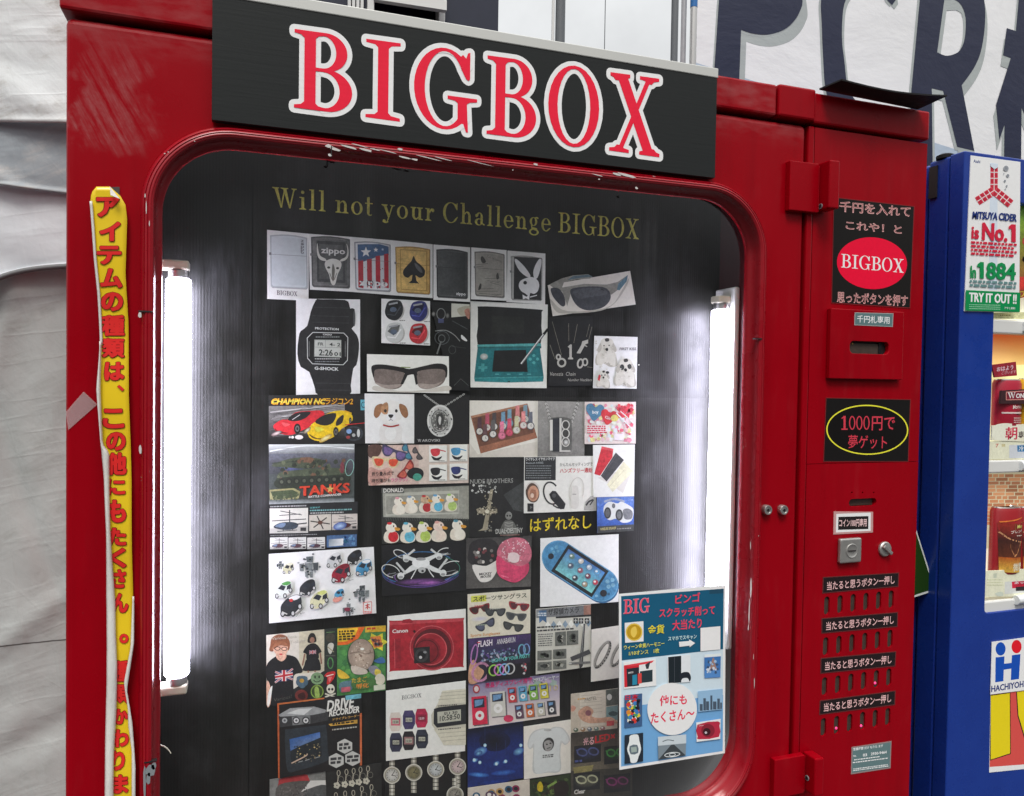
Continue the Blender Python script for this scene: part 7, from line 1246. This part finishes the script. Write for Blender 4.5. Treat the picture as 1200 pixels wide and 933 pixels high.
t = card(FK, [(755, 468), (1229, 404), (1229, 760), (758, 760)], (26, 26, 26))
for x, y, c in ((797, 542, (206, 204, 198)), (924, 526, (128, 122, 88)), (1052, 508, (196, 200, 200)), (1180, 490, (206, 186, 184)), (1165, 655, (150, 146, 136))):
    for q in range(-4, 6):
        if abs(q) > 1: t.rect(x - 16, y + q * 22 - 9, x + 16, y + q * 22 + 9, (150, 146, 134)); t.rect(x - 6, y + q * 22 - 9, x + 6, y + q * 22 + 9, (200, 197, 186))
    t.ell(x, y, 50, 50, (150, 146, 130)); t.ring(x, y, 50, 50, 6, (196, 193, 182)); t.ell(x, y, 37, 37, c, c2=tuple(int(v * .8) for v in c)); t.line([(x, y), (x + 14, y - 22)], 4, (50, 48, 46)); t.line([(x, y), (x + 24, y + 6)], 4, (50, 48, 46)); t.ell(x, y, 4, 4, (50, 48, 46))
    for a in range(12): t.ell(x + 30 * math.cos(a * .5236), y + 30 * math.sin(a * .5236), 3, 3, (90, 86, 80), n=6)
done(t, 'watch_picture', 'dark picture of silver bracelet watches in a bottom row')

# ================================================================== LAMINATED POSTER ON THE GLASS
FL_ = (715, 680, 4.056)
t = Art(.0140, FL_, 2.0e-5); q = [(42, 66), (550, 22), (545, 822), (44, 902)]; t.base(q, (226, 226, 228), .0008)
t.quad([(52, 76), (540, 40), (537, 328), (55, 382)], (22, 84, 114)); t.quad([(55, 382), (537, 328), (537, 545), (52, 605)], (196, 212, 226)); t.quad([(52, 605), (537, 545), (535, 812), (52, 886)], (108, 160, 206))
t.quad([(472, 46), (540, 41), (540, 62), (472, 66)], (30, 70, 92)); PR = (226, 66, 92)
t.serif('BIG', 64, 160, 186, 150, 66, PR, gap=6, outline=(226, 160, 176), ow=.0005); t.txt('ビンゴ', 308, 110, 426, 98, 42, PR, .02); t.txt('スクラッチ削って', 232, 174, 496, 158, 40, PR, .02); t.txt('大当たり', 294, 234, 434, 222, 44, PR, .02)
t.quad([(68, 202), (157, 194), (158, 290), (70, 297)], (236, 236, 236)); t.ell(113, 246, 40, 42, (206, 164, 40), c2=(170, 130, 24)); t.ring(113, 246, 39, 41, 5, (226, 190, 80)); t.blob([(100, 230), (120, 220), (126, 250), (112, 272), (98, 256)], (226, 190, 84)); t.txt('金貨', 178, 254, 256, 248, 40, (226, 206, 60), .03); t.txt('ウィーン金貨ハーモニー', 64, 328, 256, 308, 20, (226, 216, 90), .03); t.txt('1/10オンス　1枚', 88, 356, 232, 342, 20, (226, 216, 90), .03); t.txt('スマホでスキャン', 274, 286, 410, 274, 18, (190, 220, 230), .02)
t.poly([(326, 292), (374, 288), (374, 280), (402, 298), (376, 318), (376, 310), (328, 316)], (236, 238, 240)); t.quad([(428, 226), (522, 218), (522, 328), (428, 337)], (236, 236, 236))
t.quad([(62, 388), (216, 372), (218, 500), (64, 516)], (226, 226, 226)); t.quad([(64, 404), (136, 396), (136, 500), (66, 508)], (196, 40, 52)); t.quad([(76, 420), (136, 412), (136, 500), (80, 506)], (40, 44, 52)); t.quad([(64, 404), (208, 380), (196, 392), (90, 410)], (214, 60, 70)); t.txt('SWITCH', 84, 444, 108, 440, 8, (230, 220, 220), .03); t.quad([(140, 432), (200, 424), (200, 480), (142, 488)], (40, 54, 60)); t.quad([(104, 450), (126, 446), (126, 494), (104, 498)], (40, 130, 160)); t.quad([(130, 442), (148, 440), (148, 488), (130, 492)], (206, 70, 66)); t.quad([(165, 400), (190, 385), (180, 420), (170, 420)], (50, 54, 60))
t.quad([(270, 362), (380, 352), (380, 482), (272, 490)], (214, 218, 224)); t.quad([(274, 364), (336, 358), (336, 484), (276, 490)], (28, 36, 42)); t.line([(304, 364), (304, 486)], 2, (70, 76, 84)); t.blob([(326, 452), (340, 438), (370, 436), (382, 460), (376, 480), (366, 464), (342, 466), (332, 482)], (34, 38, 46))
t.quad([(446, 352), (524, 346), (522, 460), (446, 464)], (60, 110, 170)); t.quad([(446, 352), (524, 346), (524, 360), (446, 366)], (214, 222, 232)); t.blob([(470, 440), (478, 390), (490, 366), (498, 400), (508, 440)], (150, 120, 110)); t.quad([(446, 430), (522, 424), (522, 460), (446, 464)], (80, 130, 190)); t.scat(450, 372, 520, 450, 18, 10, [(150, 180, 210), (60, 80, 110), (190, 200, 214)])
t.quad([(66, 546), (150, 536), (150, 690), (66, 700)], (60, 90, 130)); t.scat(68, 548, 148, 690, 60, 16, [(206, 60, 50), (60, 120, 180), (216, 190, 60), (70, 150, 90), (40, 40, 50), (226, 220, 210), (206, 130, 50)]); t.txt('日本', 70, 566, 132, 560, 22, (206, 40, 60), .05)
t.ell(292, 610, 118, 124, (236, 234, 234), n=48); t.txt('他にも', 232, 592, 362, 584, 46, (214, 50, 80), .025); t.txt('たくさん～', 190, 676, 398, 650, 48, (214, 50, 80), .025)
t.quad([(414, 526), (532, 514), (530, 612), (416, 624)], (140, 176, 206)); 
for x, h_, w_ in ((430, 30, 14), (446, 56, 12), (460, 40, 14), (478, 66, 10), (494, 36, 16), (512, 48, 12), (524, 28, 8)): t.quad([(x - w_ / 2, 618 - h_ - (x - 416) * .1), (x + w_ / 2, 618 - h_ - (x - 416) * .1), (x + w_ / 2, 620 - (x - 416) * .1), (x - w_ / 2, 620 - (x - 416) * .1)], (70, 84, 100))
t.quad([(406, 674), (522, 656), (520, 752), (408, 766)], (232, 232, 232)); t.blob([(412, 684), (510, 668), (516, 690), (514, 742), (420, 754), (412, 740)], (176, 44, 66), 2); t.ell(462, 712, 32, 32, (130, 34, 50)); t.ell(456, 718, 18, 18, (60, 24, 32)); t.ell(452, 722, 6, 6, (190, 180, 186)); t.txt('Canon', 418, 692, 440, 689, 6, (226, 210, 214))
t.quad([(66, 734), (154, 722), (154, 858), (66, 870)], (36, 44, 54)); t.blob([(92, 736), (128, 732), (136, 762), (144, 800), (132, 836), (122, 862), (96, 864), (90, 838), (78, 800), (88, 764)], (216, 222, 226)); t.blob([(90, 786), (126, 780), (130, 818), (94, 824)], (96, 110, 118), 2); t.quad([(96, 792), (122, 788), (124, 812), (98, 816)], (150, 166, 160))
t.quad([(224, 742), (358, 730), (356, 830), (226, 850)], (120, 132, 140)); t.quad([(224, 742), (358, 730), (358, 772), (224, 784)], (190, 200, 206)); t.poly([(226, 850), (356, 830), (300, 778), (286, 780)], (60, 66, 70)); t.ring(292, 826, 38, 12, 4, (206, 212, 214), -6); t.ring(292, 826, 16, 8, 3, (206, 212, 214), -6); t.line([(246, 764), (270, 756), (300, 760)], 4, (90, 100, 106), True)
t.end('poster', 'laminated blue BIG bingo poster taped over the lower right of the window', 'poster', material='gloss')
# ================================================================== BLUE DRINK MACHINE BESIDE IT
YB2 = 0.035
BLU = mat('blue_paint', (0.006, 0.030, 0.20), 0.28); k = NT(BLU); p = k.pos(); k.set(k.b.inputs['Base Color'], k.mix(k.rng(k.noise(p, 12, 5), .3, .7), (0.005, 0.032, 0.25), (0.008, 0.042, 0.29))); k.set(k.b.inputs['Roughness'], k.rng(k.noise(p, 40, 4), .3, .7, .22, .36))
bx0 = P(1121, 500, YB2)[0]; bx1 = bx0 + 1.0; bzt = P(1137.7, 177.5, YB2)[1]
bm_ = empty('drink_machine', (bx0 + .5, YB2 + .3, 0), 'tall blue drinks vending machine at the right edge', 'vending machine')
wx0 = P(1159.5, 550, YB2)[0]; wzb = P(1153, 719, YB2)[1]; wzt = P(1170, 235, YB2)[1]
b = MB(); b.ringplate(bx0, bx1, .12, bzt, rrect(wx0, bx1 - .08, wzb, wzt, .008, 4), YB2, YB2 + .03, BLU); b.build('door', bm_, .012, seg=4)
b = MB(); b.box(bx0 + .0005, bx1 - .001, YB2 + .031, YB2 + .075, .10, bzt - .001, BLU); b.build('door_edge', bm_, .004)
b = MB(); b.box(bx0 + .004, bx1 - .004, YB2 + .079, YB2 + .7, .04, bzt - .004, BLU); b.box(bx0 + .01, bx1 - .01, YB2 + .06, YB2 + .09, .1, bzt - .02, 'dark'); b.build('body', bm_, .006)
b = MB(); x, z = bx0 + .012, bzt; b.lathe((x, YB2 + .05, z - .001), (0, 0, 1), [(0, .016), (.006, .016), (.009, .010)], 'black_iron', 16); b.build('hinge_cap', bm_, smooth=40)
b = MB(); b.box(bx0 - .003, bx0 + .0, YB2 + .055, YB2 + .072, bzt - .07, bzt - .012, 'dark'); b.build('latch', bm_)
# window recess
M['warm_back'] = mat('cream_backing', (0.80, 0.78, 0.62), .5, emit=(1.0, 0.96, 0.74), estr=.35)
M['backlit'] = printed('backlit_print', .4, .04); k = NT(M['backlit']); k.l.new(k.n['Principled BSDF'].inputs['Base Color'].links[0].from_socket, k.b.inputs['Emission Color']); k.b.inputs['Emission Strength'].default_value = .4
b = MB(); b.box(wx0 - .004, bx1 - .07, YB2 + .0302, YB2 + .0308, wzb - .004, wzt, M['warm_back']); b.build('window_backing', bm_)
def px(x, y, Y=YB2): return P(x, y, Y)
FNN, FO, FQ, FM = (1060, 370, 4.443), (1060, 570, 5.186), (1040, 730, 4.594), (1040, 160, 3.8875)
YI = YB2 + .029
def shelf(py0, py1, nm):
    x0, z1 = px(1150, py0, YI); z0 = px(1150, py1, YI)[1]; b = MB(); b.box(wx0 + .0005, bx1 - .085, YB2 + .004, YB2 + .029, z0, z1, 'white_enamel'); return b.build(nm, bm_, .003)
shelf(375, 391.5, 'shelf'); shelf(538, 553, 'shelf'); shelf(700, 717.5, 'shelf')
for px_, py in ((1206, 383), (1202, 546), (1197, 703)):
    x, z = px(px_, py, YB2); b = MB(); b.tube((x - .012, YB2 + .002, z), (x + .03, YB2 + .002, z), .0085, mat('clear_button', (.75, .77, .78), .1), 18); b.build('selector_button', bm_, smooth=40)
t = Art(YI, FNN); t.raw([t.m(*q) for q in ((452, 97), (760, 80), (760, 250), (448, 262))], [(0, 1, 2, 3)], [(190, 84, 40), (180, 80, 36), (214, 170, 90), (220, 190, 120)]); t.raw([t.m(*q) for q in ((448, 262), (760, 250), (760, 690), (436, 690))], [(0, 1, 2, 3)], [(232, 216, 150), (232, 216, 150), (226, 226, 190), (226, 226, 190)]); t.end('sunset_backdrop', parent=bm_, material='backlit')
t = Art(YI, FNN); t.quad([(432, 822), (760, 810), (760, 1200), (424, 1210)], (176, 170, 140)); R_ = random.Random(2)
for r in range(14):
    y = 826 + r * 19; x = 430 - (r % 2) * 18
    while x < 740: w_ = R_.choice((26, 44, 60)); t.quad([(max(x, 429), y), (x + w_, y - 1), (x + w_, y + 15), (max(x, 428), y + 16)], R_.choice([(166, 112, 78), (150, 100, 72), (178, 126, 90), (140, 92, 64)])); t.k -= 1; x += w_ + 5
t.end('brick_backdrop', parent=bm_, material='backlit')
# drinks on show
def can(x0p, x1p, y0, y1, fr, col, name, label, deco, lid=True, grp='drinks on show in the blue machine'):
    Y = YB2 + .022; xa, z1 = P(fr[0] + x0p / fr[2], fr[1] + y0 / fr[2], Y); xb, z0 = P(fr[0] + x1p / fr[2], fr[1] + y1 / fr[2], Y); r = (xb - xa) / 2; cx = (xa + xb) / 2
    o = empty(name, (cx, Y, z0), label, 'drink', grp); b = MB(); sq = .55
    b.lathe((cx, Y, z0), (0, 0, 1), [(0, r * .9), (.004, r), (z1 - z0 - .006, r), (z1 - z0 - .002, r * .92), (z1 - z0, r * .9)], mat('can_' + name, lin(col), .35), 28)
    b.v = [(v[0], Y + (v[1] - Y) * sq, v[2]) for v in b.v]; b.build('can', o, smooth=35)
    if lid:
        b = MB(); b.lathe((cx, Y, z1 - .001), (0, 0, 1), [(0, r * .9), (.003, r * .86), (.003, r * .7), (.001, r * .66)], 'steel', 24); b.v = [(v[0], Y + (v[1] - Y) * sq, v[2]) for v in b.v]; b.build('lid', o, smooth=35)
    t = Art(Y - .0006, fr, 1e-5, warp=lambda x, z: -sq * math.sqrt(max(0, r * r - (x - cx) ** 2))); deco(t); t.end('printed_label', parent=o)
def d1(t):
    for i in range(12): x = 478 + i * 9; t.raw([t.m(*q) for q in ((x, 500), (x + 9, 500), (x + 9, 508), (x, 508))], [(0, 1, 2, 3)], (210, 190, 186)); t.k -= 1
    t.k += 1; t.txt('Morning', 520, 484, 580, 478, 20, (226, 206, 200), .01); t.blob([(530, 505), (545, 495), (580, 492), (586, 506), (560, 515)], (60, 24, 24))
    t.lines(524, 528, 580, 3, 11, 5, (206, 170, 166))
def d2(t): t.txt('G', 620, 520, 650, 520, 40, (120, 60, 20), .03); t.blob([(600, 470), (640, 450), (690, 470), (660, 490)], (120, 70, 30))
can(468, 590, 335, 580, FNN, (176, 32, 56), 'drink_can', 'red coffee can on the middle shelf of the blue machine', d1)
can(598, 716, 330, 578, FNN, (226, 176, 30), 'drink_can', 'yellow can on the middle shelf at the photo edge', d2)
t = Art(YB2 + .006, FNN); t.base([(455, 256), (580, 240), (586, 312), (470, 322)], (150, 26, 44), .003); t.txt('おはよう', 480, 290, 566, 278, 22, (236, 196, 206), .05); t.txt('ございます', 505, 306, 580, 298, 16, (226, 160, 170), .03); t.end('price_card', 'small red card with Japanese greeting above the red can', 'sign')
t = Art(YB2 + .003, FNN); t.base([(505, 390), (760, 376), (760, 462), (500, 458)], (52, 20, 26), .004); t.quad([(528, 396), (750, 384), (750, 436), (528, 440)], (226, 150, 140)); t.quad([(531, 399), (750, 388), (750, 432), (531, 437)], (120, 24, 44)); t.serif('W', 536, 430, 578, 429, 30, (236, 226, 220)); t.txt('ONDA', 580, 429, 660, 426, 24, (236, 226, 220), .03); t.end('brand_card', 'dark maroon card lettered WONDA in front of the red can', 'sign')
t = Art(YB2 + .005, FNN); t.base([(455, 572), (740, 560), (740, 660), (452, 650)], (226, 218, 196), .002); t.blob([(460, 580), (520, 560), (600, 570), (640, 590), (600, 640), (470, 646)], (230, 222, 204)); t.txt('朝', 524, 640, 586, 638, 60, (196, 30, 70), .05); t.txt('専用', 592, 636, 650, 634, 34, (60, 40, 40), .05); t.end('price_card', 'cream card with a bold red Japanese character', 'sign')
t = Art(YB2 + .006, FNN); t.base([(436, 655), (760, 645), (760, 745), (432, 748)], (228, 230, 196), .002); t.txt('7', 474, 686, 490, 684, 18, (206, 110, 100), .03); t.lines(506, 668, 540, 1, 8, 14, (206, 196, 150)); t.quad([(545, 674), (760, 664), (760, 740), (545, 742)], (196, 200, 206)); t.quad([(586, 676), (760, 668), (760, 706), (588, 708)], (40, 110, 160)); t.txt('冷', 594, 702, 620, 700, 22, (226, 236, 240), .03); t.end('price_strip', 'pale price strip with a blue tag under the cards', 'price tag')
def d3(t, x0=540, x1=684):
    xs_ = [x0 + (x1 - x0) * i / 8 for i in range(9)]
    for a, c in zip(xs_, xs_[1:]):
        for (y0, y1, ca, cb) in ((215, 320, (150, 40, 30), (60, 24, 18)), (320, 420, (60, 24, 18), (90, 40, 20)), (420, 510, (170, 80, 24), (232, 176, 70))): t.raw([t.m(*q) for q in ((a, y0), (c, y0), (c, y1), (a, y1))], [(0, 1, 2, 3)], [ca, ca, cb, cb]); t.k -= 1
    t.k += 1; t.line([(x0 + 4, 270), (x0 + 50, 310), (x1 - 10, 330)], 8, (196, 140, 100), True); t.line([(x0 + 6, 210), (x0 + 70, 196), (x1 - 8, 180)], 8, (226, 120, 50), True); t.blob([(x0 + 50, 340), (x1 - 30, 330), (x1 - 40, 370), (x1 - 62, 410), (x0 + 70, 410)], (206, 140, 90)); t.blob([(x0 + 56, 344), (x1 - 34, 336), (x1 - 44, 356), (x0 + 66, 362)], (80, 36, 20)); t.quad([(x0 + 78, 216), (x1 - 4, 210), (x1 - 4, 248), (x0 + 78, 254)], (150, 160, 60)); t.quad([(x0 + 82, 220), (x1 - 4, 214), (x1 - 4, 244), (x0 + 82, 250)], (40, 36, 20)); t.txt('Moc', x0 + 90, 245, x1 - 8, 240, 20, (206, 206, 110), .05); t.txt('ブレンド', x0 + 52, 276, x1 - 6, 268, 18, (226, 214, 206), .03); t.lines(x0 + 86, 286, x1 - 10, 1, 7, 6, (206, 190, 180)); t.txt('微糖', x0 + 62, 500, x1 - 12, 492, 44, (236, 214, 190), .04)
can(534, 684, 130, 515, FO, (160, 34, 40), 'drink_can', 'tall brown and red coffee can on the lower shelf', d3)
can(690, 840, 128, 515, FO, (150, 30, 36), 'drink_can', 'second tall coffee can cut off by the photo edge', lambda t: d3(t, 692, 836))
t = Art(YB2 + .006, FO); t.base([(488, 515), (800, 500), (800, 668), (484, 672)], (226, 228, 196), .002); t.quad([(540, 530), (560, 528), (560, 556), (540, 558)], (190, 196, 176)); t.quad([(610, 580), (800, 566), (800, 640), (608, 655)], (206, 208, 204)); t.quad([(652, 580), (800, 570), (800, 612), (654, 620)], (196, 30, 60)); t.txt('あったか', 668, 594, 790, 586, 14, (240, 210, 214), .03); t.quad([(676, 612), (800, 602), (800, 632), (676, 636)], (40, 36, 40)); t.lines(500, 566, 600, 3, 16, 4, (196, 200, 160)); t.blob([(550, 650), (590, 640), (600, 662), (570, 668)], (196, 204, 190)); t.end('price_strip', 'pale price strip with a red tag under the tall cans', 'price tag')
t = Art(YB2 + .012, FM); t.base([(480, 802), (700, 800), (700, 832), (478, 830)], (222, 222, 170), .002); t.lines(512, 812, 560, 1, 8, 5, (150, 140, 80)); t.end('price_strip', 'small cream price strip just below the white cider sign', 'price tag')
t = Art(YB2 + .014, FM); t.raw([t.m(*q) for q in ((596, 270), (760, 262), (760, 700), (592, 740))], [(0, 1, 2, 3)], [(96, 170, 40), (96, 170, 40), (150, 50, 40), (150, 50, 40)]); t.scat(600, 400, 750, 620, 40, 24, [(90, 40, 40), (60, 110, 60), (176, 60, 50), (40, 50, 40)]); t.quad([(594, 640), (760, 634), (760, 690), (592, 700)], (196, 50, 40)); t.txt('ア', 604, 730, 640, 728, 24, (240, 200, 60), .05); t.end('product_poster', 'green and red product picture at the right photo edge', 'poster')
# white cider sign
t = Art(YB2 - .0016, FM); t.base([(380, 86), (606, 116), (600, 802), (350, 796)], (222, 228, 234), .0014); NB, RR, GG = (22, 44, 110), (196, 30, 58), (16, 132, 74)
t.txt('Asahi', 392, 118, 422, 122, 14, (40, 60, 120), .03); t.raw([t.m(*q) for q in ((468, 120), (502, 124), (500, 700), (462, 700))], [(0, 1, 2, 3)], (200, 210, 222))
def arm(a, c, w_):
    A, B_ = Vector(a), Vector(c); d = (B_ - A); n = Vector((-d.y, d.x)).normalized() * w_; t.poly([tuple(A + n), tuple(B_ + n), tuple(B_ - n), tuple(A - n)], (206, 60, 76))
    for i in range(4):
        u, v = .06 + i * .25, .20 + i * .25
        for s_, cl in ((1, (176, 26, 50)), (-1, (176, 26, 50))): t.poly([tuple(A + d * u + n * s_ * .12), tuple(A + d * v + n * s_ * .25), tuple(A + d * v + n * s_ * .95), tuple(A + d * u + n * s_ * .8)], cl)
    t.line([a, c], 3, (232, 226, 230))
    for i in range(1, 4): q_ = A + d * i / 4; t.line([tuple(q_ + n), tuple(q_ - n)], 3, (232, 226, 230))
arm((485, 246), (486, 136), 17); arm((485, 246), (408, 296), 20); arm((485, 246), (560, 308), 20); t.poly([(468, 122), (502, 126), (502, 140), (486, 150), (468, 136)], (200, 210, 222))
for x, y, r in ((538, 146, 12), (546, 179, 7), (533, 203, 5), (541, 226, 4), (535, 240, 3), (528, 170, 2.5)): t.ell(x, y, r, r * 1.05, (120, 124, 132), c2=(150, 154, 160))
t.txt('MITSUYA', 384, 374, 498, 380, 33, NB, .06, .02); t.txt('CIDER', 504, 380, 586, 388, 33, NB, .06, .02); t.txt('is', 380, 464, 414, 466, 54, RR, .05); t.txt('No.', 428, 470, 543, 478, 78, RR, .06); t.quad([(562, 400), (582, 402), (582, 482), (562, 480)], RR); t.quad([(550, 410), (563, 400), (563, 420), (550, 424)], RR)
t.lines(378, 477, 586, 4, 17, 10, RR, .06); t.txt('In', 374, 643, 400, 645, 54, GG, .05); t.quad([(418, 572), (436, 573), (436, 648), (418, 647)], GG); t.quad([(406, 584), (420, 572), (420, 594), (406, 597)], GG); t.txt('884', 446, 648, 580, 654, 76, GG, .06); t.lines(372, 654, 584, 2, 18, 11, (96, 130, 130), .05)
t.quad([(354, 700), (602, 712), (600, 800), (351, 793)], GG); t.txt('TRY IT OUT !!', 368, 752, 584, 762, 42, (226, 236, 230), .06); t.lines(368, 765, 510, 3, 9, 3, (150, 200, 170), .02); t.txt('アサヒ飲料', 528, 786, 578, 788, 10, (210, 230, 220), .03)
t.end('cider_sign', 'tall white MITSUYA CIDER sign stuck on the blue machine corner', 'sign', material='gloss')
# lower signs
t = Art(YB2 - .0006, FQ); t.base([(556, 380), (900, 340), (900, 770), (548, 806)], (230, 226, 222), .0004); t.quad([(558, 385), (900, 345), (900, 750), (550, 776)], (206, 76, 70)); t.poly([(556, 388), (662, 374), (664, 706), (551, 742)], (40, 30, 20)); t.poly([(556, 392), (658, 378), (660, 702), (556, 736)], (232, 200, 20)); t.poly([(692, 370), (900, 348), (900, 720), (800, 700), (735, 620), (700, 500)], (40, 30, 20)); t.poly([(697, 371), (900, 352), (900, 714), (802, 694), (740, 616), (705, 498)], (232, 200, 20)); t.end('price_poster', 'red poster with huge yellow 10 low on the blue machine', 'poster', material='gloss')
t = Art(YB2 - .0022, FQ); t.base([(563, 112), (574, 100), (900, 56), (900, 342), (555, 386)], (228, 228, 226), .0012) if False else t.base([(563, 104), (900, 58), (900, 342), (555, 386)], (228, 228, 226), .0012)
BL = (10, 72, 170); t.ell(609, 140, 27, 36, BL, 0, n=30); t.ell(695, 128, 27, 36, (214, 16, 36), 0, n=30); t.poly([(582, 186), (630, 180), (628, 220), (668, 215), (670, 174), (716, 168), (708, 302), (664, 308), (666, 246), (626, 252), (624, 314), (580, 320)], BL); t.txt('HACHIYOH', 558, 372, 732, 344, 33, NB, .04); t.ell(774, 130, 0.1, 0.1, WH); t.end('maker_sign', 'white HACHIYOH sign with blue and red H emblem', 'sign', material='gloss')
# green board wedged in the gap
Yg = .085
t = Art(Yg, (800, 622, 3), 4e-4); t.base([(770, -130), (816, -20), (890, 210), (740, 258)], (196, 200, 196), .004); t.quad([(774, -116), (814, -12), (882, 204), (746, 248)], (30, 56, 16)); t.end('green_board', 'green board with white edge wedged between the two machines', 'board', material='vinyl')
